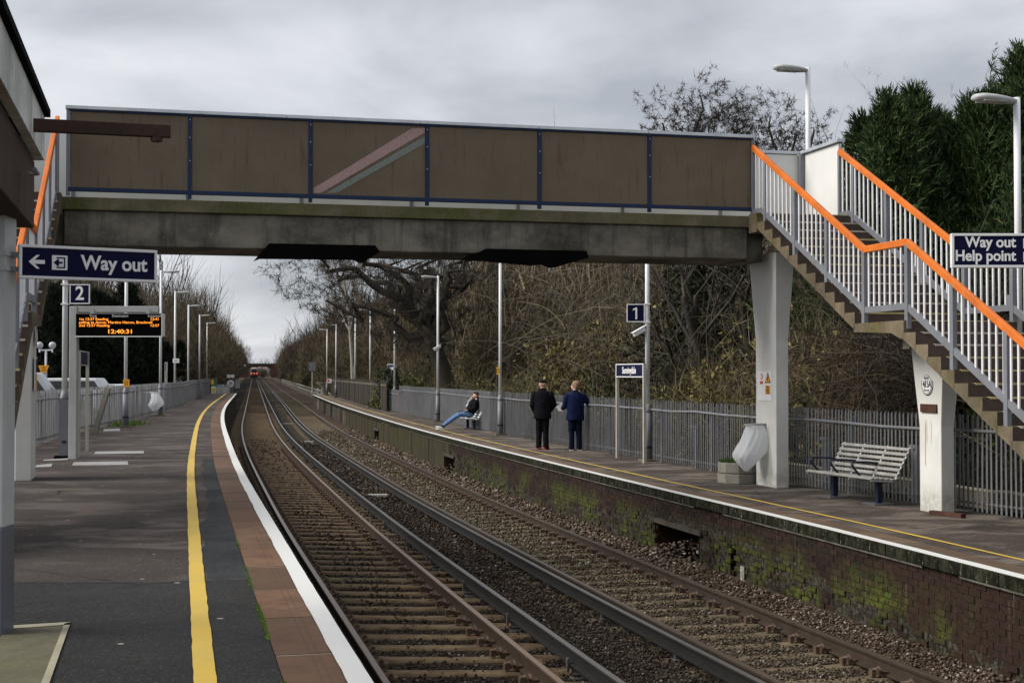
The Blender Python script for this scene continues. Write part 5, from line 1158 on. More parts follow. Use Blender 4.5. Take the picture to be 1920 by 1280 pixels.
# reclining man on the far bench (bench frame: front is -y)
o = bpy.data.objects.new('person', None); col.objects.link(o); WORLD[o.name] = Matrix.Identity(4); o.location = (-1.42 + .05, 49.2 - .35, ZR); o.rotation_euler = (0, 0, R(-78)); tag(o, 'man in black jacket and blue jeans slouched back on the bench with legs stretched out', 'person')
hd = Vector((0, -.80, .60)); m = MB(); m.tube([(0, -.12, .54), (0, .02, .75), (0, .17, .98), (0, .2, 1.08)], [.12, .13, .12, .06], 14); face(m, (0, .145, 1.17), hd, (0, .5, .85))
hand(m, (-.05, -.06, 1.00), (.1, .3, .8), (0, 1, 0), .8); hand(m, (.16, -.20, .66), (-.3, -.8, -.2), (0, 0, -1), .6); limb(m, [(-.17, .10, .93), (-.22, -.12, .80), (-.06, -.06, 1.0)], [.045, .04, .028]); limb(m, [(.17, .10, .93), (.25, .02, .70), (.16, -.2, .66)], [.045, .04, .028])
remesh(m.build('body', 'skin', o, local=True), .009, 2)
m = MB(); m.tube([(0, -.14, .52), (0, -.04, .66), (0, .09, .86), (0, .16, .98), (0, .18, 1.04)], [(.17, .14), (.19, .15), (.20, .14), (.17, .12), (.09, .08)], 18); limb(m, [(.18, .11, .95), (.26, .02, .72), (.19, -.15, .67)], [.080, .070, .055]); m.ell((0, .24, 1.05), (.12, .10, .09), 14, 8); remesh(m.build('jacket', 'black_cloth', o, local=True), .014, 3)
m = MB(); limb(m, [(-.17, .09, .95), (-.23, -.12, .80), (-.10, -.08, .97)], [.078, .066, .05]); m.tube([(0, -.17, .56), (0, -.12, .66), (-.02, .0, .84)], [(.13, .05), (.14, .06), (.10, .05)], 12); remesh(m.build('hoodie', 'grey_hoodie', o, local=True), .014, 3)
m = MB(); m.ell((0, -.10, .52), (.18, .17, .12), 14, 8)
for s, dx in ((-1, -.02), (1, .05)): limb(m, [(s * .09, -.14, .53), (s * .11 + dx, -.48, .50), (s * .10 + dx, -.60, .44), (s * .08 + dx, -.98, .16)], [.098, .078, .070, .056])
remesh(m.build('jeans', 'denim', o, local=True), .014, 2)
for s, dx in ((-1, -.02), (1, .05)):
    m = MB(); m.ell((s * .08 + dx, -1.12, .07), (.048, .145, .048), 14, 8, (Vector((1, 0, 0)), Vector((0, .96, -.2)), Vector((0, .2, .96)))); m.box((s * .08 + dx, -1.12, .022), (.09, .27, .02)); remesh(m.build('shoe', 'white_shoe', o, local=True), .009, 2)
    MB().tube([(s * .08 + dx, -.97, .165), (s * .08 + dx, -1.03, .10)], [.044, .047], 10).build('sock', 'black_cloth', o, local=True)
m = MB(); m.ell((0, .175, 1.205), (.088, .095, .095), 16, 10); m.ell((0, .10, 1.255), (.07, .06, .035), 12, 8); remesh(m.build('hair', 'brown_hair', o, local=True), .009, 1)
# ================================================================== trees and shrubs
def nrm_(v): return v / (np.linalg.norm(v, axis=-1, keepdims=True) + 1e-9)
class Tree:
    def __init__(s, seed): s.r = np.random.default_rng(seed); s.V = []; s.T = []; s.n = 0; s.tips = []
    def tube(s, pts, rad, n):
        pts = np.array(pts); k = len(pts); d = np.gradient(pts, axis=0); d = nrm_(d); ref = np.array([.31, .17, .93]) if abs(d[0][2]) < .9 else np.array([1., .1, 0]); x = nrm_(np.cross(d, ref)); y = np.cross(d, x)
        a = np.arange(n) * 2 * np.pi / n; ring = pts[:, None] + np.array(rad)[:, None, None] * (x[:, None] * np.cos(a)[None, :, None] + y[:, None] * np.sin(a)[None, :, None])
        s.V.append(ring.reshape(-1, 3)); i = np.arange(k - 1)[:, None] * n; j = np.arange(n)[None]; j2 = (j + 1) % n; b = s.n
        s.T.append(np.concatenate([np.stack([i + j, i + j2, i + n + j2], -1).reshape(-1, 3), np.stack([i + j, i + n + j2, i + n + j], -1).reshape(-1, 3)]) + b); s.n += k * n
    def grow(s, p, d, L, rad, lev, maxlev, gn=.25, upw=.08, ratio=.68, kids=(3, 5), ang=(.45, .95), n=7, start=.35, seg=5, r1=None):
        r = s.r; pts = [np.array(p, float)]; d = nrm_(np.array(d, float)); ds = [d]
        for i in range(seg):
            d = nrm_(d + r.normal(0, gn, 3) * (.6 + .5 * lev / maxlev) + np.array([0, 0, upw])); pts.append(pts[-1] + d * L / seg); ds.append(d)
        rad_ = np.linspace(rad, rad * (.5 if lev < maxlev else .3), seg + 1)
        s.tube(pts, rad_, max(3, n - 2 * lev if lev < 3 else 3))
        if lev >= maxlev: s.tips.append((pts[-1], d, L)); s.tips.append((pts[seg // 2], ds[seg // 2], L)); return
        k = r.integers(kids[0], kids[1] + 1)
        for q in range(k):
            f = start + (1 - start) * (q + r.random() * .8) / k; f = min(.999, f); i = int(f * seg); t = f * seg - i; pos = pts[i] * (1 - t) + pts[i + 1] * t; base = ds[i + 1]
            ax = nrm_(np.cross(base, r.normal(size=3))); a = r.uniform(*ang) * (.75 if q == k - 1 else 1); nd = base * np.cos(a) + ax * np.sin(a)
            s.grow(pos, nd, L * (r1 if (lev == 0 and r1) else ratio) * r.uniform(.75, 1.15), rad * (1 - f * .45) * .58, lev + 1, maxlev, gn, upw, ratio, kids, ang, n, .25, max(3, seg - 1))
    def twigs(s, k, L, w):
        """fine end twigs as slender slivers"""
        P0 = np.array([t[0] for t in s.tips]); D0 = np.array([t[1] for t in s.tips]); P_ = np.repeat(P0, k, 0); D_ = nrm_(np.repeat(D0, k, 0) + s.r.normal(0, .75, (len(P0) * k, 3)) + np.array([0, 0, .15])); n = len(P_)
        ln = s.r.uniform(.4, 1, (n, 1)) * L; P_ = P_ - np.repeat(D0, k, 0) * s.r.random((n, 1)) * L * .6
        return sliver(P_, D_, ln, w, s.r, bend=.25)
    def mesh(s, name, mat, extra=None):
        V = s.V; T = s.T; off = s.n
        if extra: V = V + [extra[0]]; T = T + [extra[1] + off]
        return tri_mesh(name, np.concatenate(V), np.concatenate(T), mat)
def sliver(P_, D_, L, w, r, bend=.15):
    n = len(P_); sd = nrm_(np.cross(D_, r.normal(size=(n, 3)))) * w; mid = P_ + D_ * L * .55 + r.normal(0, 1, (n, 3)) * L * bend * .3; end = P_ + D_ * L + r.normal(0, 1, (n, 3)) * L * bend
    V = np.stack([P_ - sd, P_ + sd, mid + sd * .6, mid - sd * .6, end], 1).reshape(-1, 3); b = (np.arange(n) * 5)[:, None, None]
    return V, (np.array([(0, 1, 2), (0, 2, 3), (3, 2, 4)])[None] + b).reshape(-1, 3)
def leaves(P_, size, r, asp=.6, up=0.0):
    n = len(P_); a = nrm_(r.normal(size=(n, 3)) + np.array([0, 0, up])); b = nrm_(np.cross(a, r.normal(size=(n, 3)))); s_ = (size * r.uniform(.6, 1.3, (n, 1)))
    V = np.stack([P_ - a * s_, P_ + b * s_ * asp, P_ + a * s_, P_ - b * s_ * asp], 1).reshape(-1, 3); q = (np.arange(n) * 4)[:, None, None]
    return V, (np.array([(0, 1, 2), (0, 2, 3)])[None] + q).reshape(-1, 3)
def cloud(r, n, rad, lumps=7, squash=.0, low=0.0):
    """points in a lumpy crown: several overlapping ellipsoids, denser towards their skins"""
    C = r.normal(size=(lumps, 3)) * .36; C[:, 2] = np.abs(C[:, 2]) * .8 + low; S = r.uniform(.32, .58, lumps); k = r.integers(0, lumps, n)
    d = nrm_(r.normal(size=(n, 3))); rr = r.random(n) ** .45; return (C[k] + d * (rr * S[k])[:, None]) * np.array(rad), d
def proto(name, label, cat, group):
    o = bpy.data.objects.new(name, None); WORLD[o.name] = Matrix.Identity(4); o['label'] = label; o['category'] = cat
    if group: o['group'] = group
    return o
def put(root_parts, name, label, cat, group, loc, s=1.0, rz=0.0):
    """a plant of its own: empty + parts sharing mesh data"""
    o = bpy.data.objects.new(name, None); col.objects.link(o); o.location = loc; o.rotation_euler = (0, 0, rz); o.scale = s if hasattr(s, '__len__') else (s, s, s); tag(o, label, cat, group); WORLD[o.name] = Matrix.Identity(4)
    for pn_, me in root_parts: c = bpy.data.objects.new(pn_, me); col.objects.link(c); c.parent = o
    return o
# -- gnarled bare trees (own shapes)
def bare(seed, H, r0, trunk=.35, maxlev=4, mat='bark', twk=4, twL=.45, tww=.007, gn=.25, kids=(3, 5), ang=(.45, .95), upw=.08, ratio=.68, lean=(0, 0), twmat=None, start=.35, r1=None):
    t = Tree(seed); t.grow((0, 0, -.2), (lean[0], lean[1], 1), H * .62, r0, 0, maxlev, gn, upw, ratio, kids, ang, 9, start, 6, r1)
    tw = t.twigs(twk, twL, tww); return [('trunk', t.mesh('trunk', mat)), ('crown', tri_mesh('crown', tw[0], tw[1], twmat or mat))]
def crowned(seed, H, crown_c, crown_r, r0, n=420, limbs=7, mat='bark', tw=14, twL=.28, hub=.45, tww=.009, droop=0.0):
    """bare tree whose crooked branches fill a given crown"""
    r = np.random.default_rng(seed); t = Tree(seed); cc = np.array(crown_c, float); cr = np.array(crown_r, float); top = np.array([cc[0] * .6, cc[1] * .6, cc[2] - cr[2] * .55]); k = 8
    tp = [np.array([0, 0, -.3]) + (top - np.array([0, 0, -.3])) * i / k + np.array([r.normal(0, .05), r.normal(0, .05), 0]) for i in range(k + 1)]; t.tube(tp, np.linspace(r0, r0 * .62, k + 1), 9); nodes = []
    for q in range(limbs):
        d = nrm_(r.normal(size=3) * np.array([1, 1, .55]) + np.array([0, 0, .45])); end = cc + d * cr * r.uniform(.55, .85); st = tp[-1 - r.integers(0, 3)]; P0 = st.copy(); pts = [P0]; m = 9
        for i in range(1, m + 1):
            f = i / m; base = st * (1 - f) + end * f + np.array([0, 0, np.sin(f * 3.14) * cr[2] * .14]); P0 = base + r.normal(0, .05, 3) * cr * (.5 + f); pts.append(P0)
        rad = np.linspace(r0 * .50, r0 * .10, m + 1); t.tube(pts, rad, 6); nodes += [(p, ra) for p, ra in zip(pts[2:], rad[2:])]
    N0 = np.array([p for p, _ in nodes]); d = nrm_(r.normal(size=(n, 3))); P_ = d * (r.random((n, 1)) ** .42) * cr * (1 + .18 * np.sin(d[:, :1] * 5 + d[:, 2:] * 7)) + cc; base_n = len(N0); SP, SD = [], []
    order = np.argsort(np.linalg.norm((P_ - cc) / cr, axis=1)); pool = list(N0); rp = [x[1] for x in nodes]
    for i in order:
        e = P_[i]; D = np.linalg.norm(np.array(pool) - e, axis=1); j = int(np.argmin(D)); s0 = pool[j]; L = D[j]
        if L < .12: continue
        m = 5; pts = [s0]
        for q in range(1, m + 1): f = q / m; pts.append(s0 * (1 - f) + e * f + r.normal(0, .085, 3) * L ** .7 + np.array([0, 0, -droop * np.sin(f * 3.14)]))
        ra = min(rp[j] * .6, .012 + .02 * L); t.tube(pts, np.linspace(ra, ra * .45, m + 1), 4 if ra > .02 else 3)
        for q in (2, 3, 4, 5): pool.append(pts[q]); rp.append(max(.010, ra * .75))
        for q in range(tw): a_ = r.random() * (m - .01); i0 = int(a_); p = pts[i0] * (1 - a_ + i0) + pts[i0 + 1] * (a_ - i0); SP.append(p); SD.append(nrm_(r.normal(size=3) + nrm_(e - s0) * .6 + np.array([0, 0, .25])))
    V, T = sliver(np.array(SP), np.array(SD), r.uniform(.35, 1, (len(SP), 1)) * twL, tww, r, .35); return [('trunk', t.mesh('trunk', mat)), ('crown', tri_mesh('crown', V, T, mat))]
oak = crowned(11, 12, (-2.6, 0, 6.2), (5.6, 4.0, 3.6), .46, 1100, 13, 'bark', 12, .55, tww=.012)
put(oak, 'oak_tree', 'large gnarled bare oak with spreading dark branches behind the right platform', 'tree', None, (-2.2, 62, -.4), 1.0, 0)
gA = crowned(21, 11, (.0, 0, 8.5), (2.1, 1.7, 2.4), .22, 1150, 9, tw=12, twL=.22)
gB = crowned(29, 11, (.1, 0, 8.5), (1.35, 1.35, 2.3), .20, 800, 7, tw=12, twL=.22)
put(gA, 'bare_tree', 'bare crown with knobbly branches above the footbridge, left of the bridge lamp', 'tree', 'bare trees behind the footbridge', (5.35, 42.0, -.4), 1.0, R(10))
put(gB, 'bare_tree', 'second bare tree above the bridge end, ivy trunk seen right of the name board', 'tree', 'bare trees behind the footbridge', (6.75, 43.5, -.4), 1.0, R(130))
put(gA, 'bare_tree', 'bare crown just left of the pole of the bridge lamp', 'tree', 'bare trees behind the footbridge', (8.75, 46, -.3), 1.02, R(200))
gC = bare(35, 9, .12, maxlev=4, mat='bark', twk=4, twL=.35, tww=.008, gn=.25, kids=(3, 4), upw=.05, lean=(-.35, 0))
put(gC, 'bare_tree', 'thin leaning bare tree between the bridge lamp and the conifers', 'tree', 'bare trees behind the footbridge', (9.2, 37, -.3), .8, 0)
gD = bare(36, 11, .16, maxlev=4, mat='bark_grey', twk=6, twL=.5, tww=.006, gn=.18, kids=(4, 6), ang=(.3, .7), upw=.15)
put(gD, 'bare_tree', 'pale twiggy bare tree at the left flank of the tall conifers', 'tree', 'bare trees behind the footbridge', (10.4, 40, -.3), .56, 0)
put(gD, 'bare_tree', 'pale twiggy treetop poking up left of the highest conifer', 'tree', 'bare trees behind the footbridge', (13.4, 44, -.3), .70, R(80))
# -- general winter trees for the woods
def wood_tree(seed, mat, H=11, wid=.34, n=8200, tw=.019, L=(.5, 1.2), col_trunk='bark', lumps=8):
    r = np.random.default_rng(seed); t = Tree(seed); t.grow((0, 0, -.3), (r.normal(0, .04), r.normal(0, .04), 1), H * .72, .15, 0, 2, .12, .18, .62, (5, 7), (.25, .6), 6, .2, 5)
    P_, d = cloud(r, n, (H * wid, H * wid, H * .52), lumps); P_[:, 2] += H * .30; k = P_[:, 2] > .2; P_ = P_[k]; d = d[k]; D_ = nrm_(d * .5 + np.array([0, 0, .75]) + r.normal(0, .38, (len(P_), 3)))
    V, T = sliver(P_, D_, r.uniform(L[0], L[1], (len(P_), 1)), tw, r, .2)
    return [('trunk', t.mesh('trunk', col_trunk)), ('crown', tri_mesh('crown', V, T, mat))]
WB = [wood_tree(101, 'twig_brown'), wood_tree(102, 'twig_red', 12, .30), wood_tree(103, 'twig_olive', 10, .36), wood_tree(104, 'twig_brown', 12, .38, 9500)]
WT = [wood_tree(105, 'twig_brown', 12, .26, 2600, .010, (.5, 1.3)), wood_tree(106, 'twig_red', 12, .28, 2800, .010, (.5, 1.2))]
def undergrowth(seed, mat, lmat, R_=2.0, H=2.4, n=2600, nl=1500, ls=.05, tw=.010, L=(.4, 1.1)):
    r = np.random.default_rng(seed); P_, d = cloud(r, n, (R_, R_, H * .62), 7, low=.0); P_[:, 2] = np.abs(P_[:, 2]) * 1.1; D_ = nrm_(d * .6 + np.array([0, 0, .3]) + r.normal(0, .6, (n, 3))); V, T = sliver(P_, D_, r.uniform(*L, (n, 1)), tw, r, .35)
    out_ = [('stems', tri_mesh('stems', V, T, mat))]
    if nl:
        P2, d2 = cloud(np.random.default_rng(seed), nl, (R_ * 1.04, R_ * 1.04, H * .64), 7, low=.0); P2[:, 2] = np.abs(P2[:, 2]) * 1.1; V, T = leaves(P2, ls, r, .6); out_.append(('leaves', tri_mesh('leaves', V, T, lmat)))
    return out_
UG = [undergrowth(201, 'twig_olive', 'bronze_leaf', 2.2, 2.8, 2600, 3200, .06), undergrowth(202, 'twig_olive', 'hedge_leaf', 2.0, 2.6, 1800, 6500, .075), undergrowth(203, 'twig_dark', 'ivy_leaf', 1.9, 2.6, 1600, 4200, .065), undergrowth(204, 'twig_brown', 'bronze_leaf', 2.2, 3.0, 3000, 1200, .05), undergrowth(205, 'twig_brown', 'bronze_leaf', 2.0, 3.2, 2000, 6500, .065)]
rw_ = random.Random(12)
kind_txt = ['brown twiggy tree', 'reddish bare tree', 'olive bare tree', 'broad bare tree']
def nearest_rail(cv, X, Y): return X - curve(cv, Y)[0]
# left wood
Y = 92; i = 0
while Y < 560:
    for o_, hh in ((-rw_.uniform(4.8, 7.0), rw_.uniform(.78, .95)), (-rw_.uniform(7.5, 11), rw_.uniform(.95, 1.2)), (-rw_.uniform(12, 18), rw_.uniform(1.1, 1.35))):
        k = rw_.randrange(4); h_ = hh * (1 if Y > 130 else .9) * (1.0 if Y < 300 else 1.12); p = at(CL_, Y + rw_.uniform(-2, 2), o_ - (4.2 if Y < 118 else 0), -.6)
        put(WB[k] if rw_.random() < .8 else WT[k % 2], 'winter_tree', f'{kind_txt[k]} in the wood left of the line', 'tree', 'bare trees of the wood left of the tracks', p, h_, rw_.uniform(0, 6.28))
    if Y < 330: put(UG[rw_.choice((0, 2, 3))], 'undergrowth', 'tangled brown undergrowth along the left side of the tracks', 'bush', 'undergrowth along the left side of the tracks', at(CL_, Y, -5.4 - (5.0 if Y < 118 else 0), -.8), rw_.uniform(.8, 1.25), rw_.uniform(0, 6.28))
    Y += 5 if Y < 200 else 8 if Y < 350 else 12; i += 1
for X, Y_, s_ in ((-25, 100, .95), (-27.5, 110, 1.05), (-22.5, 104, .72), (-30, 95, 1.0)): put(WT[0], 'winter_tree', 'thin pale twigs rising behind the left conifers', 'tree', 'thin bare trees behind the left conifers', (X, Y_, -.4), s_, X)
# right wood
Y = 58
while Y < 560:
    for o_, hh in ((rw_.uniform(6.6, 8.8), rw_.uniform(.72, .92)), (rw_.uniform(9.5, 14), rw_.uniform(1.0, 1.25)), (rw_.uniform(16, 24), rw_.uniform(1.15, 1.45))):
        if Y > 330 and o_ > 18: continue
        k = rw_.randrange(4); h_ = min(hh * (1.14 if Y > 200 else 1.0), 9 if Y > 110 else (.95 if 960 + 2667 * p.x / p.y > 900 else .72 if 960 + 2667 * p.x / p.y > 720 else .62 + (Y - 55) * .006)); p = at(CR_, Y + rw_.uniform(-2, 2), o_, -.5)
        if Y < 75 and o_ < 12: h_ *= .7
        put(WB[k] if rw_.random() < .75 else WT[k % 2], 'winter_tree', f'{kind_txt[k]} in the wood right of the line', 'tree', 'bare trees of the wood right of the tracks', p, h_, rw_.uniform(0, 6.28))
    if Y > 120: put(UG[rw_.choice((0, 2, 3))], 'undergrowth', 'tangled brown undergrowth along the right side of the tracks', 'bush', 'undergrowth along the right side of the tracks', at(CR_, Y, rw_.uniform(5.6, 6.6), -.8), rw_.uniform(.8, 1.2), rw_.uniform(0, 6.28))
    Y += 5 if Y < 120 else 6 if Y < 200 else 8 if Y < 350 else 12
# hedge and thicket right behind the right-hand railing
thick = []
Y = 22.5
while Y < 118:
    fx = on_poly(FENCE_R, Y)
    for row, (dx, hs_) in enumerate(((3.0, .85), (5.0, 1.35), (7.8, 1.75), (11.0, 2.1))):
        if Y < 30 and row == 0: hs_ *= .75; dx += .3
        x = fx + dx + rw_.uniform(-.3, .3); px_ = 960 + 2667 * x / Y
        if 1190 < px_ < 1500: k = rw_.choice((2, 2, 0, 4))
        elif 930 < px_ < 1190: k = rw_.choice((4, 1, 4, 1, 0))
        elif 690 < px_ < 840: k = rw_.choice((1, 1, 0))
        else: k = rw_.choice((0, 3, 1, 2, 4))
        if Y > 100: k = rw_.choice((0, 3))
        thick.append((UG[k], k, (x, Y + rw_.uniform(-.6, .6), -.5), (hs_ * rw_.uniform(.85, 1.15),) * 2 + (hs_ * rw_.uniform(.95, 1.3),)))
    Y += 2.3 if Y < 50 else 3.6
kt = ['brown tangled shrub', 'green leafy shrub', 'dark ivy-covered shrub', 'reddish bare shrub', 'bronze leafy shrub']
for prt, k, loc, s_ in thick: put(prt, 'shrub', f'{kt[k]} in the thicket behind the right railing', 'shrub', 'shrubs of the thicket behind the right railing', loc, s_, rw_.uniform(0, 6.28))
# bright green laurel-like bush right of the fourth lamp
for x, y, s_ in ((-7.0, 80, 1.25), (-6.0, 76, 1.0)): put(undergrowth(210 + int(y), 'twig_olive', 'hedge_leaf', 2.0, 2.6, 300, 8000, .07), 'evergreen_bush', 'dense green evergreen bush above the far railing', 'bush', 'evergreen bushes above the far railing', (x, y, -.4), s_, 0)
# ivy on the trunks + ivy on the railing
def ivy_column(label, base, H, r0, n, lean=(0, 0), mat='ivy_leaf', ls=.06):
    r = np.random.default_rng(int(abs(base[0]) * 100)); z = r.random(n) * H; a = r.random(n) * 6.283; rr_ = r0 * (1.1 - .45 * z / H) * r.uniform(.75, 1.35, n) * (1 + .35 * np.sin(z * 2.3 + a)); P_ = np.stack([rr_ * np.cos(a) + lean[0] * z, rr_ * np.sin(a) + lean[1] * z, z], 1); V, T = leaves(P_, ls, r); put([('leaves', tri_mesh('leaves', V, T, mat))], 'ivy', label, 'ivy', 'ivy on trunks and railings', base, 1, 0)
ivy_column('thick dark ivy on the trunk right of the name board', (5.2, 41.3, -.4), 6.5, .62, 9000); ivy_column('thick dark ivy on the trunk left of the tall column', (6.6, 42.2, -.4), 7.0, .75, 11000)
for x, y in ((-6.75, 76.0), (-6.2, 74.2)): ivy_column('ivy hanging over the far railing', (x, y, -.3), 2.3, .45, 1300)
for i, (x0, lean, y_) in enumerate(((4.85, .10, 39.6), (5.35, -.03, 39.4), (5.95, .14, 39.0), (6.9, -.12, 38.6))):
    t = Tree(300 + i); t.grow((0, 0, -.3), (lean, 0, 1), 4.6, .17, 0, 3, .10, .05, .55, (4, 6), (.5, 1.1), 8, .3, 7); tw = t.twigs(3, .4, .008); put([('trunk', t.mesh('trunk', 'bark')), ('crown', tri_mesh('crown', tw[0], tw[1], 'bark_grey'))], 'thicket_tree', ['slender dark trunk left of two others above the railing', 'slender upright trunk in the middle above the railing', 'mossy trunk leaning right above the railing', 'dark trunk leaning left just before the tall column'][i], 'tree', None, (x0, y_, -.4))
# pale arching stems tangled through the thicket and brambles under the stairs
def brambles(name, label, n, box_, L, w, mat, seed, up=.25):
    r = np.random.default_rng(seed); x0, x1, y0, y1, z0, z1 = box_; t = Tree(seed)
    for _ in range(n):
        yq = r.uniform(y0, y1); xq = r.uniform(x0, x1) if x0 > 1 else on_poly(FENCE_R, yq) + 2.4 + r.uniform(x0, x1); p = np.array([xq, yq, r.uniform(z0, z1)]); d = nrm_(r.normal(0, .7, 3) + np.array([0, 0, up])); pts = [p]
        for q in range(6): d = nrm_(d + r.normal(0, .16, 3) + np.array([0, 0, -.13])); pts.append(pts[-1] + d * L * r.uniform(.12, .22))
        t.tube(pts, np.linspace(w, w * .35, 7), 3)
    tag(link(name, t.mesh(name, mat)), label, None, None, 'stuff')
brambles('brambles', 'tangle of bare bramble stems behind the railing under the stairs', 1500, (6.3, 10.5, 25.5, 30, -.3, 2.6), 2.4, .010, 'twig_dark', 401)
brambles('brambles', 'paler arching bramble stems under the stairs', 260, (6.6, 10.5, 24.6, 27, .2, 2.1), 2.6, .009, 'bark_grey', 402)
brambles('brambles', 'reddish bramble stems right of the tall column', 700, (5.8, 9.5, 25, 29, .4, 2.2), 1.6, .008, 'twig_red', 403)
brambles('arching_stems', 'pale arching stems in front of the thicket', 420, (.0, 7.4, 38, 60, .2, 5.5), 3.4, .013, 'bark_grey', 404)
brambles('arching_stems', 'brown arching stems in the thicket', 600, (.0, 8, 40, 75, .2, 6.0), 3.4, .015, 'twig_brown', 405)
for i, (x, y) in enumerate(((8.4, 18.6), (8.0, 20.6), (7.3, 22.4), (9.6, 20.2), (9.0, 22.8), (10.8, 22.5), (7.4, 25.6))): put(UG[2], 'shrub', 'dark ivy shrub behind the railing below the stairs', 'shrub', 'dark ivy shrubs below the stairs', (x, y, -.6), (.62, .62, .55), i)
# birch trunk
t = Tree(77); t.grow((0, 0, -.3), (.02, 0, 1), 10, .16, 0, 3, .07, .05, .42, (6, 8), (.5, .9), 8, .5, 8); tw = t.twigs(5, .8, .010); put([('trunk', t.mesh('trunk', 'birch_bark')), ('crown', tri_mesh('crown', tw[0], tw[1], 'twig_red'))], 'birch_tree', 'slim birch with pale trunk behind the far right lamp posts', 'tree', None, (-11.6, 103.5, -.4), .95)
# conifers
def conifer(seed, H, W_, n, mat, spl=.55, leaders=5, feather=1.0):
    r = np.random.default_rng(seed); t = Tree(seed); t.tube([(0, 0, -.3), (0, 0, H * .9)], [.18, .03], 6)
    C = [(r.normal(0, W_ * .34), r.normal(0, W_ * .34), H * r.uniform(.80, 1.0), W_ * r.uniform(.42, .62)) for _ in range(leaders)]; C[0] = (0, 0, H, W_ * .6)
    k = r.integers(0, leaders, n); C = np.array(C)[k]; f = r.random(n) ** .75; a = r.random(n) * 6.283; R0 = C[:, 3] * (1 - f ** 2.2) * (.85 + .25 * np.sin(a * 3 + f * 14 + k)) * r.uniform(.72, 1.06, n)
    P_ = np.stack([C[:, 0] * (.5 + .5 * f) + R0 * np.cos(a), C[:, 1] * (.5 + .5 * f) + R0 * np.sin(a), C[:, 2] * f * .97], 1); outd = np.stack([np.cos(a), np.sin(a), np.zeros(n)], 1)
    D_ = nrm_(outd * (.75 - .45 * f[:, None]) + np.array([0, 0, .55]) + r.normal(0, .22, (n, 3)) + np.array([.18, 0, 0])); Vs = []; Ts = []; b = 0
    for q in range(9):      # a spray: a fan of slender leaflets along a curving axis
        g = (q + 1) / 9; side = nrm_(np.cross(D_, r.normal(size=(n, 3)))); base = P_ + D_ * spl * g * .75; dd = nrm_(D_ * .8 + side * (.75 if q % 2 else -.75) * (1.1 - g)); V, T = sliver(base, dd, spl * (.55 - .32 * g) * r.uniform(.7, 1.2, (n, 1)), .020 * feather * (1.3 - .6 * g), r, .12); Vs.append(V); Ts.append(T + b); b += len(V)
    m = 46 * leaders; kk = r.integers(0, leaders, m); CC = np.array([(c[0], c[1], c[2]) for c in np.array(C)])[:0]
    return [('trunk', t.mesh('trunk', 'bark')), ('crown', tri_mesh('crown', np.concatenate(Vs), np.concatenate(Ts), mat))]
CA = conifer(501, 9.6, 3.7, 7600, 'conifer_leaf', .62, 6); CB = conifer(502, 9.0, 3.6, 7200, 'conifer_leaf', .60, 7); CD = conifer(503, 8.0, 3.2, 4000, 'conifer_dark', .75, 6, 1.8)
def leader_tips(seed, pts, mat):
    r = np.random.default_rng(seed); Vs, Ts, b = [], [], 0
    for x, y, z, h_ in pts:
        n = 70; f = r.random(n); a = r.random(n) * 6.28; P_ = np.stack([x + .16 * f ** 2 * h_ + 0 * f, y + 0 * f, z + f * h_], 1); D_ = nrm_(np.stack([np.cos(a) * .7 + .35, np.sin(a) * .7, .75 + 0 * a], 1)); V, T = sliver(P_, D_, (.34 * (1.05 - f) + .06)[:, None] * h_ * .8, .012, r, .25); Vs.append(V); Ts.append(T + b); b += len(V)
    return tri_mesh('leading_shoots', np.concatenate(Vs), np.concatenate(Ts), mat)
cs = [(10.3, 35.5, .84, 'small conifer at the left edge of the right-hand conifers'), (9.1, 36.0, .84, 'conifer rising directly behind the top of the far handrail'), (9.9, 34.8, .95, 'feathery conifer left of the tall ones, behind the stairs'), (11.4, 33.6, .98, 'conifer behind the top of the right stair handrail'), (12.6, 35.0, 1.06, 'tall conifer with feathery drooping tips right of centre in the row'), (13.9, 34.2, 1.04, 'tall conifer near the right edge, behind the second bridge lamp'), (15.4, 35.2, 1.07, 'tallest conifer at the right edge of the picture'), (12.0, 30.5, .72, 'lower conifer in front, behind the stair balusters'), (13.6, 30.6, .76, 'lower conifer in front, left of the lamp pole at the right edge'), (10.6, 31.4, .60, 'low conifer filling the gap below the left one'), (17.0, 33, 1.0, 'conifer beyond the right edge'), (10.9, 36.6, .98, 'conifer filling the row between the first tall ones'), (13.3, 36.8, 1.04, 'conifer at the back of the row, left of the lamp pole'), (14.7, 33.4, 1.0, 'broad conifer directly behind the second bridge lamp'), (9.4, 34.2, .74, 'dark conifer rising behind the white corner panels'), (8.9, 35.0, .55, 'low dark conifer left of the others, by the white panels'), (14.8, 28.8, .60, 'low conifer behind the help point sign')]
for i, (x, y, s_, lab) in enumerate(cs):
    s_ *= 1.0; H = (9.6, 9.0)[i % 2] * s_; o = put(CA if i % 2 == 0 else CB, 'conifer', lab, 'tree', 'conifers right of the footbridge', (x, y, -.4), s_, i * 1.7)
    if s_ > .8:
        rr = random.Random(i); me = leader_tips(600 + i, [(rr.uniform(-.9, .9), rr.uniform(-.5, .5), (9.6, 9.0)[i % 2] * rr.uniform(.80, .90), rr.uniform(.8, 1.2)) for _ in range(4)], 'conifer_leaf'); c = bpy.data.objects.new('leading_shoots', me); col.objects.link(c); c.parent = o; c.rotation_euler = (0, 0, -i * 1.7); c['kind'] = 'stuff'
for i, (x, y, s_) in enumerate(((-30.0, 86, .92), (-27.6, 86, 1.0), (-25.4, 87, .96), (-23.6, 87.5, .80), (-22.6, 90, .62), (-32.5, 86, .9), (-24.5, 90, 1.06))):
    put(CD, 'conifer', 'dark green conifer in the tall hedge beyond the car park', 'tree', 'dark conifers beyond the car park', (x * 1.0, y, -.4), (s_, s_, s_ * .93), i * 1.3)
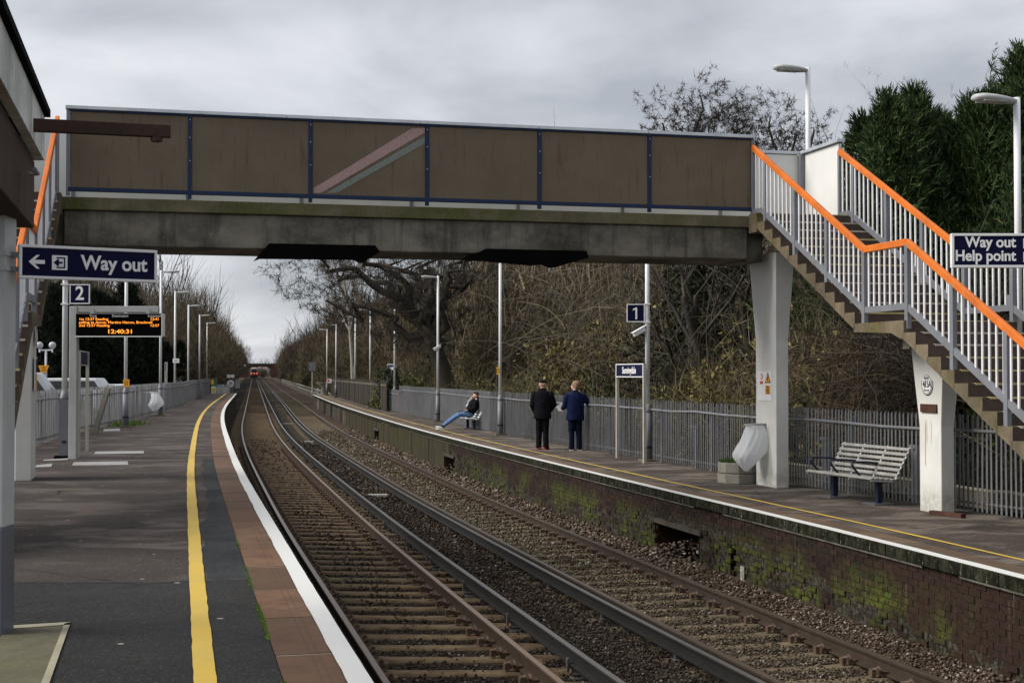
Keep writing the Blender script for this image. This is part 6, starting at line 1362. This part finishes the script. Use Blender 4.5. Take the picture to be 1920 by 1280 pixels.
# weeds
def weeds(label, c, n, sx, sy, h, mat, seed):
    r = np.random.default_rng(seed); P_ = np.stack([c[0] + r.normal(0, sx, n), c[1] + r.normal(0, sy, n), np.full(n, c[2])], 1); V, T = sliver(P_, nrm_(r.normal(0, .5, (n, 3)) + np.array([0, 0, 1])), r.uniform(.3, 1, (n, 1)) * h, .012, r, .3); tag(link('weeds', tri_mesh('weeds', V, T, mat)), label, None, None, 'stuff')
weeds('bright green weeds at the foot of the left railing by the second lamp post', (-11.75, 43.5, ZL), 900, .22, .5, .20, 'grass_green', 701)
weeds('dry grass beyond the end of the left platform', (-26.6, 121, -.7), 4000, 1.0, 3.0, .9, 'dry_grass', 702)
r = np.random.default_rng(703); P_ = []
for _ in range(5200):
    y = r.uniform(6.4, 10.3) if r.random() < .85 else r.uniform(10, 14); 
    if math.sin(y * 2.9) + math.sin(y * 7.1) * .6 > -.2: p = at(CL_, y, -1.163 + r.normal(0, .007), ZL + .004); P_.append(tuple(p))
V, T = leaves(np.array(P_), .0075, r, .6, 1.2); tag(link('moss', tri_mesh('moss', V, T, 'moss_green')), 'thin line of bright green moss between asphalt and coping slabs', None, None, 'stuff')

# ================================================================== far things
# train leaving along the near track
tY = 536.; tc_ = at(CL_, tY, .75, RL1); h = head(CL_, tY); tr = thing('train', tc_, 'red and white electric train far down the near track', 'train'); AXT = (Vector((h.y, -h.x, 0)), h, UP)
def tb(c, d, name, mat, bev=0): return MB().box(tc_ + AXT[0] * c[0] + h * c[1] + UP * c[2], d, AXT).build(name, mat, tr, bevel=bev)
m = MB(); sec = [(-1.25, .9), (-1.42, 1.6), (-1.42, 2.7), (-1.15, 3.6), (-.6, 3.95), (.6, 3.95), (1.15, 3.6), (1.42, 2.7), (1.42, 1.6), (1.25, .9)]
m.loft([[tc_ + AXT[0] * x * k + h * y_ + UP * (z if k == 1 else .9 + (z - .9) * .93) for x, z in sec] for y_, k in ((0, .88), (1.2, 1), (60, 1))]); m.build('body', 'train_body', tr)
tb((0, -.05, 2.55), (1.7, .1, 1.5), 'windscreen', 'dark_window'); tb((0, -.04, 1.35), (2.3, .1, .9), 'lower_front', 'train_red'); tb((0, .3, .55), (2.4, 1, .8), 'bogie', 'train_dark')
for x in (-.95, .95): tb((x, -.10, 1.75), (.42, .08, .40), 'tail_light', 'tail_red'); tb((x * 1.15, -.03, 2.5), (.25, .08, 1.6), 'corner_pillar', 'train_red')
tb((0, -.12, 1.78), (.6, .08, .45), 'orange_panel', 'train_orange')
m = MB()
for k in range(12): m.box(tc_ - AXT[0] * 1.43 + h * (4 + k * 4.5) + UP * 2.4, (.04, 2.2, .8), AXT)
tag(m.build('side_windows', 'dark_window', tr), kind='stuff')
# overbridge beyond the train
oc = at(CL_, 600, 2.9, -1.0); h2 = head(CL_, 600); s2_ = Vector((h2.y, -h2.x, 0)); ob = thing('road_bridge', oc, 'distant red brick road bridge across the tracks beyond the train', 'bridge'); AXO = (s2_, h2, UP)
def obx(x, y, z, dx, dy, dz, nm, mt): return MB().box(oc + s2_ * x + h2 * y + UP * z, (dx, dy, dz), AXO).build(nm, mt, ob)
obx(-9.5, 4, 2.4, 9, 8, 4.8, 'abutment', 'red_brick_far'); obx(9.5, 4, 2.4, 9, 8, 4.8, 'abutment', 'red_brick_far'); obx(0, 4, 4.9, 24, 8, .7, 'deck', 'red_brick_far'); obx(0, .1, 5.6, 24, .35, .7, 'parapet', 'train_dark'); obx(0, 7.8, 5.6, 24, .35, .7, 'parapet', 'train_dark')
m = MB()
for k in range(12):
    a0, a1 = math.pi * k / 12, math.pi * (k + 1) / 12
    m.add([oc + s2_ * (5 * math.cos(a)) + UP * z + h2 * .0 for a, z in ((a0, 3.0 + 1.8 * math.sin(a0)), (a1, 3.0 + 1.8 * math.sin(a1)), (a1, 4.9), (a0, 4.9))], [(0, 1, 2, 3)])
m.build('arch_face', 'red_brick_far', ob)
for k in range(8): put(WB[k % 4], 'winter_tree', 'tree on the road beyond the distant bridge', 'tree', 'trees beyond the distant bridge', oc + s2_ * (-14 + 4.0 * k) + h2 * (30 + 14 * (k % 3)) - UP * 1.5, .72 if 2 < k < 6 else 1.0, k)
# signals
p = px_ground(586, 738, -.6); sg = thing('signal_post', p, 'signal head on a pale post beyond the end of the right platform', 'signal'); MB().tube([p, p + UP * ((CAM_Z - p.z) + (700 - 690) * p.y / 2667)], .09, 8).build('post', 'post_cream', sg); MB().box(p + UP * 3.1, (.55, .35, .85)).build('signal_head', 'navy_steel', sg); MB().box(p + UP * 3.1 + Vector((0, -.2, 0)), (.8, .04, 1.0)).build('backplate', 'grey_paint', sg); MB().box(p + UP * .35 + Vector((.55, 0, 0)), (.45, .4, .6)).build('equipment_box', 'cabinet_grey', sg)
p = at(CL_, 470, -2.4, 0); sg = thing('signal_light', p, 'bright white signal light left of the distant train', 'signal'); MB().tube([p - UP * 1, p + UP * 3.6], .08, 8).build('post', 'train_dark', sg); MB().ell(p + UP * 3.7, (.24, .24, .24)).build('lamp', 'head_white', sg)
def at_px(x, y, Y): return Vector(((x - 960) / 2667 * Y, Y, CAM_Z + (700 - y) * Y / 2667))
# speed sign 70 and cabinets past the left platform
Y = 121; p = at_px(432.5, 719, Y); M = facing(p, (0, -1, 0)); sp = thing('speed_sign', (p.x, Y, -.6), 'round white 70 speed sign past the left platform', 'sign')
poly2(sp, 'rim', M, disc(.31), .02, 'cabinet_grey'); poly2(sp, 'disc', shift(M, z=.02), disc(.285), .02, 'sign_white'); text_part('lettering', '70', .34, 'black_ink', sp, shift(M, 0, 0, .045), bold=.010, sx=.95); MB().box((p.x, Y + .05, (p.z - .6) / 2), (.09, .06, p.z + .6)).build('post', 'grey_paint', sp)
q = at_px(432.5, 705, Y + 1); Mq = facing(q, (0, -1, 0)); sb = thing('sign_board', q, 'blank pale board above the round 70 sign', 'sign'); board(sb, 'board', Mq, .64, .28, .03, 'sign_white'); MB().box((q.x + .15, Y + 1.06, (q.z - .6) / 2), (.06, .06, q.z + .6)).build('post', 'grey_paint', sb)
def cabinet(x0, x1, y0, y1, Y, mat, lab, dep=.5, nm='equipment_cabinet', group=None):
    a = at_px(x0, y1, Y); b = at_px(x1, y0, Y); c = (a + b) / 2; t = thing(nm, (c.x, Y, a.z), lab, 'cabinet', group); MB().box((c.x, Y + dep / 2, c.z), (b.x - a.x, dep, b.z - a.z)).build('cabinet_body', mat, t, bevel=.02); MB().box((c.x, Y + dep / 2, b.z + .03), (b.x - a.x + .08, dep + .08, .05)).build('cabinet_lid', mat, t); return t
cabinet(405.5, 417, 722, 740, 119, 'cabinet_grey', 'pale grey cabinet at the end of the left platform'); cabinet(418, 429, 723, 741, 118, 'cabinet_grey', 'second pale grey cabinet, nearer the round 70 sign'); cabinet(441, 448, 713, 728, 130, 'cabinet_grey', 'slim grey cabinet right of the 70 sign')
cabinet(397, 405, 710, 724, 117, 'cabinet_green', 'small green cabinet left of the pale ones'); t = plate(Vector((0, 116, 0)), 396.5, 405, 724, 737, 'sign_white', 'white and yellow warning plate at the end of the left platform'); plate(Vector((0, 115.8, 0)), 397.5, 404, 728, 733, 'yellow_sign', 'yellow triangle panel of the warning plate')
plate(Vector((0, 115.9, 0)), 395.5, 401, 711, 720, 'yellow_sign', 'small yellow plate on the green cabinet'); plate(Vector((0, 125.3, 0)), 613.5, 623, 710, 718, 'sign_white', 'white notice with red print at the far end of the right platform'); plate(Vector((0, 125.1, 0)), 614.5, 618, 711.5, 716, 'sign_red', 'red print on the white notice')
# white lineside handrail on the right beyond the platform
hr = thing('lineside_handrail', at(CR_, 135, 2.7, -1.1), 'pale handrail running beside the far track beyond the right platform', 'railing'); m = MB(); ys = [132 + 4 * k for k in range(60)]
for z in (.55, 1.0): m.tube([at(CR_, y, 2.7, -1.2 + z) for y in ys], .035, 5)
m.build('rail', 'post_cream', hr)
for y in ys: MB().bar(at(CR_, y, 2.7, -1.4), at(CR_, y, 2.7, -.15), .06, .06, (1, 0, 0)).build('post', 'post_cream', hr)
cp = thing('concrete_pipe', at_px(604, 728, 133), 'curved grey concrete object beyond the right platform end', 'pipe'); c = at_px(604, 731, 133); MB().loft([[c + Vector((.55 * math.cos(a) * k + .3 * (1 - k), .4 * math.sin(a) * k, z)) for a in [2 * math.pi * q / 16 for q in range(16)]] for k, z in ((.9, -.9), (.5, -.3), (.45, .3), (1.0, .65), (1.02, .72))]).build('body', 'planter_concrete', cp, smooth=True)
# left car park: van, cars, globe lamp, hut
def car(loc, L, W_, H, mat, lab, rz=0.0, van=False):
    t = thing('van' if van else 'car', loc, lab, 'van' if van else 'car', 'vehicles in the car park behind the left railing', rz); m = MB(); hb = H * (.5 if not van else .45)
    pr = [(-L / 2, .28), (-L / 2, hb), (-L / 2 + .35, hb + .04), (-L * .30, H), (L * .26 if van else L * .12, H), (L * .40 if van else L * .28, hb + .08), (L / 2, hb - .1), (L / 2, .28)]
    m.loft([[Vector((x, y_ * W_ / 2, z)) for x, z in pr] for y_ in (-1, -.93, .93, 1)]); m.build('body', mat, t, local=True, bevel=.06)
    for s in (-1, 1):
        q = [(-L * .27, hb + .08), (-L * .22, H - .12), (L * .10 if not van else L * .24, H - .12), (L * .24 if not van else L * .36, hb + .10)]; MB().loft([[Vector((x, s * W_ * .500 + s * e, z)) for x, z in q] for e in (-.02, .004)]).build('side_window', 'dark_window', t, local=True)
        for x in (-L * .32, L * .32):
            w = MB().tube([(x, s * (W_ / 2 - .2), .32), (x, s * (W_ / 2 + .01), .32)], .32, 18).build('wheel', 'rubber', t, local=True); MB().tube([(x, s * (W_ / 2), .32), (x, s * (W_ / 2 + .02), .32)], .19, 14).build('rim', 'silver_metal', w, local=True)
        MB().box((-L / 2, s * W_ * .40, hb * .85), (.05, .14, .28)).build('tail_light', 'sign_red', t, local=True); MB().box((L / 2 - .02, s * W_ * .38, hb * .72), (.08, .3, .14)).build('headlight', 'lamp_glass', t, local=True)
    MB().box((L * .335 if not van else L * .39, 0, (hb + H) / 2), (.03, W_ * .8, (H - hb) * .62), (Vector((.75, 0, .66)), Vector((0, 1, 0)), Vector((-.66, 0, .75)))).build('windscreen', 'dark_window', t, local=True)
car((-16.6, 45.5, -.42), 5.6, 1.95, 2.15, 'car_white', 'large white van behind the left railing, left of the display gantry', R(14), True)
car((-19.2, 62, -.42), 4.8, 1.85, 1.92, 'car_white', 'white van roof showing above the left railing, right of the display gantry', R(5), True)
car((-14.6, 40.5, -.42), 4.2, 1.75, 1.42, 'car_blue', 'dark blue car glimpsed through the left railing', R(98))
car((-15.3, 47.2, -.42), 4.2, 1.75, 1.42, 'car_white', 'white car glimpsed through the left railing', R(80))
car((-13.3, 36.0, -.42), 4.1, 1.7, 1.4, 'car_red', 'red car glimpsed through the left railing next to the column', R(95))
car((-17.6, 58.5, -.42), 4.3, 1.75, 1.45, 'car_white', 'pale car behind the leaning concrete stub', R(100)); car((-19.5, 70, -.42), 4.3, 1.75, 1.6, 'car_white', 'white car near the hanging rubbish bag at the left railing', R(10)); car((-23.5, 76, -.42), 4.3, 1.75, 1.6, 'car_white', 'pale car farthest along the left railing', R(10))
Y = 60; b = at_px(86, 745, Y); b.z = -.42; gl = thing('globe_lamp', b, 'white lamp standard with two round globes in the car park', 'lamp'); top = at_px(86, 656, Y); MB().tube([b, top], .05, 8).build('pole', 'lamp_white', gl); a = at_px(74, 656, Y); c = at_px(98, 656, Y); MB().bar(a, c, .06, .06).build('cross_arm', 'lamp_white', gl)
for q in (a, c): MB().tube([q - UP * .1, q + UP * .12], .035, 8).build('stub', 'lamp_white', gl); MB().ell(q + UP * .20, (.15, .15, .15), 14, 10).build('globe', 'lamp_glass', gl, smooth=True)
M = facing(at_px(82, 691, Y - .2), (.1, -1, 0)); og = thing('orange_sign', M.translation, 'small tapering orange sign on a post in the car park', 'sign'); poly2(og, 'panel', M, [(-.22, .14), (-.12, -.16), (.12, -.14), (.22, .14)], .02, 'amber_sign'); text_part('lettering', 'Pay\nhere', .11, 'black_ink', og, shift(M, 0, 0, .022), sx=.9); MB().box(M.translation + Vector((0, .06, -1.0)), (.10, .08, 2.1)).build('post', 'post_cream', og)
cabinet(277, 328, 707, 722, 92, 'cabinet_grey', 'long pale cabin roof above the left railing, behind the lamp posts', 2.4, 'cabin'); 
# house glimpsed right of the tall column
Y = 56; hz = thing('brick_house', (11.8, Y, -.2), 'brick house with a pale gable edge glimpsed through the branches', 'house'); pk = at_px(1400, 608, Y)
def hp(x, z, d=0): return Vector((x, Y + d, z))
m = MB(); g_ = [hp(9.2, -.4), hp(14.0, -.4), hp(14.0, 1.2), hp(9.4, 3.6), hp(9.2, 3.6)]; m.add(g_ + [p + Vector((0, 8, 0)) for p in g_], [(0, 1, 2, 3, 4), (9, 8, 7, 6, 5), (0, 5, 6, 1), (1, 6, 7, 2), (4, 9, 5, 0)]); m.build('wall', 'house_brick', hz)
m = MB(); m.bar(hp(9.3, 3.72, -.15), hp(14.2, 1.22, -.15), .08, .16); m.build('bargeboard', 'barge_white', hz); m = MB(); m.add([hp(9.2, 3.8, -.2), hp(14.3, 1.25, -.2), hp(14.3, 1.25, 8), hp(9.2, 3.8, 8)], [(0, 1, 2, 3)]); m.build('roof', 'roof_tile', hz)
# beyond-the-hedge filler: far wood masses seen as one
def mass(name, label, pts, n, H, sp, mat, seed):
    r = np.random.default_rng(seed); pts = np.array(pts, float); k = r.random(n) * (len(pts) - 1); i = k.astype(int); f = (k - i)[:, None]; C = pts[i] * (1 - f) + pts[i + 1] * f; hh = H * (.65 + .3 * np.sin(k * 7) * .4 + .2 * np.sin(k * 19)) ; z = r.random(n) ** .8 * hh
    P_ = np.stack([C[:, 0] + r.normal(0, sp, n), C[:, 1] + r.normal(0, sp, n), z - .5], 1); V, T = sliver(P_, nrm_(r.normal(0, .35, (n, 3)) + np.array([0, 0, 1])), r.uniform(1.0, 2.4, (n, 1)), .035, r, .2); tag(link(name, tri_mesh(name, V, T, mat)), label, None, None, 'stuff')
mass('far_wood', 'deeper wood behind the right-hand trees', [(26, 52), (14, 70), (0, 110), (-12, 160), (-26, 230), (-50, 350)], 42000, 11, 3.5, 'twig_dark', 801)
mass('far_wood', 'deeper wood behind the left-hand trees', [(-44, 100), (-40, 130), (-52, 180), (-66, 250), (-84, 340), (-112, 460)], 30000, 10, 3.5, 'twig_dark', 802)
for i, (k, ab) in enumerate((('car_park', 0),)): pass
mass('far_wood', 'brown treetops filling the background behind the thicket', [(17, 50), (11, 56), (5, 64), (0, 72)], 16000, 9.5, 2.0, 'twig_brown', 803)
mass('low_growth', 'scrubby growth closing the view beyond the distant bridge', [(-132, 655), (-118, 665), (-100, 660)], 7000, 9, 3.0, 'twig_olive', 804)

# ================================================================== labels that tell alike plants apart
ORD = ['first', 'second', 'third', 'fourth', 'fifth', 'sixth', 'seventh', 'eighth', 'ninth', 'tenth', 'eleventh', 'twelfth', 'thirteenth', 'fourteenth']
def relabel(objs, base):
    buckets = {}
    for o in objs: buckets.setdefault(base(o), []).append(o)
    for b, lst in buckets.items():
        lst.sort(key=lambda o: o.location.x / max(o.location.y, 1))
        for i, o in enumerate(lst): o['label'] = b if len(lst) == 1 else f'{b}, {ORD[i]} from left' if i < len(ORD) else b
def pxo(o): return 960 + 2667 * o.location.x / max(o.location.y, 1)
def kindw(o): return o['label'].split(' in the ')[0].split(' of ')[0]
def place(o):
    x = pxo(o)
    for lim, t in ((600, 'beyond the farthest right lamp posts'), (720, 'behind the distant lamp posts'), (830, 'left of the reclining man'), (945, 'behind the reclining man'), (1100, 'behind the standing pair'), (1220, 'behind the Sunningdale board'), (1400, 'left of the tall column'), (1560, 'right of the tall column'), (1730, 'behind the bench'), (9999, 'behind the stairs')):
        if x < lim: return t
def rowt(o):
    d = o.location.x - on_poly(FENCE_R, o.location.y)
    return 'by the railing' if d < 4 else 'one row back' if d < 6.3 else 'two rows back' if d < 9.2 else 'at the back'
obs = [o for o in col.objects if o.parent is None and o.get('group')]
relabel([o for o in obs if o['group'].startswith('shrubs of the thicket')], lambda o: f"{kindw(o)} {rowt(o)}, {place(o)}")
def dist(o): y = o.location.y; return 'near the platforms' if y < 120 else 'past the platforms' if y < 190 else 'midway to the bridge' if y < 330 else 'near the distant bridge'
def depthrow(o, cv, s): d = s * (o.location.x - curve(cv, o.location.y)[0]); return 'front row' if d < 8.5 else 'middle row' if d < 13.5 else 'back row'
relabel([o for o in obs if o['group'].startswith('bare trees of the wood left')], lambda o: f"{kindw(o)} in {depthrow(o, CL_, -1)}, left wood, {dist(o)}")
relabel([o for o in obs if o['group'].startswith('bare trees of the wood right')], lambda o: f"{kindw(o)} in {depthrow(o, CR_, 1)}, right wood, {dist(o)}")
relabel([o for o in obs if o['group'].startswith('dark conifers beyond')], lambda o: 'dark green conifer in the tall hedge beyond the car park')
relabel([o for o in obs if o['group'].startswith('dark ivy shrubs below')], lambda o: 'dark ivy shrub behind the railing below the stairs')
relabel([o for o in obs if o['group'].startswith('trees beyond the distant')], lambda o: 'bare tree beyond the distant road bridge')
relabel([o for o in obs if o['group'].startswith('thin bare trees behind')], lambda o: 'thin pale twiggy tree behind the left conifers')
relabel([o for o in obs if o['group'].startswith('undergrowth along the left')], lambda o: f"brown undergrowth clump left of the tracks, {dist(o)}")
relabel([o for o in obs if o['group'].startswith('undergrowth along the right')], lambda o: f"brown undergrowth clump right of the tracks, {dist(o)}")
relabel([o for o in obs if o['group'].startswith('evergreen bushes')], lambda o: 'dense green evergreen bush above the far railing')
relabel([o for o in obs if o['group'].startswith('trough lids')], lambda o: 'flat grey trough lid in the gravel between the tracks')
relabel([o for o in col.objects if o.parent is None and o.name.startswith('ivy') and o.get('label', '').startswith('ivy hanging')], lambda o: 'ivy hanging over the far railing')
for nm_, a_, b_ in (('conductor_rail', 0, 0),): pass
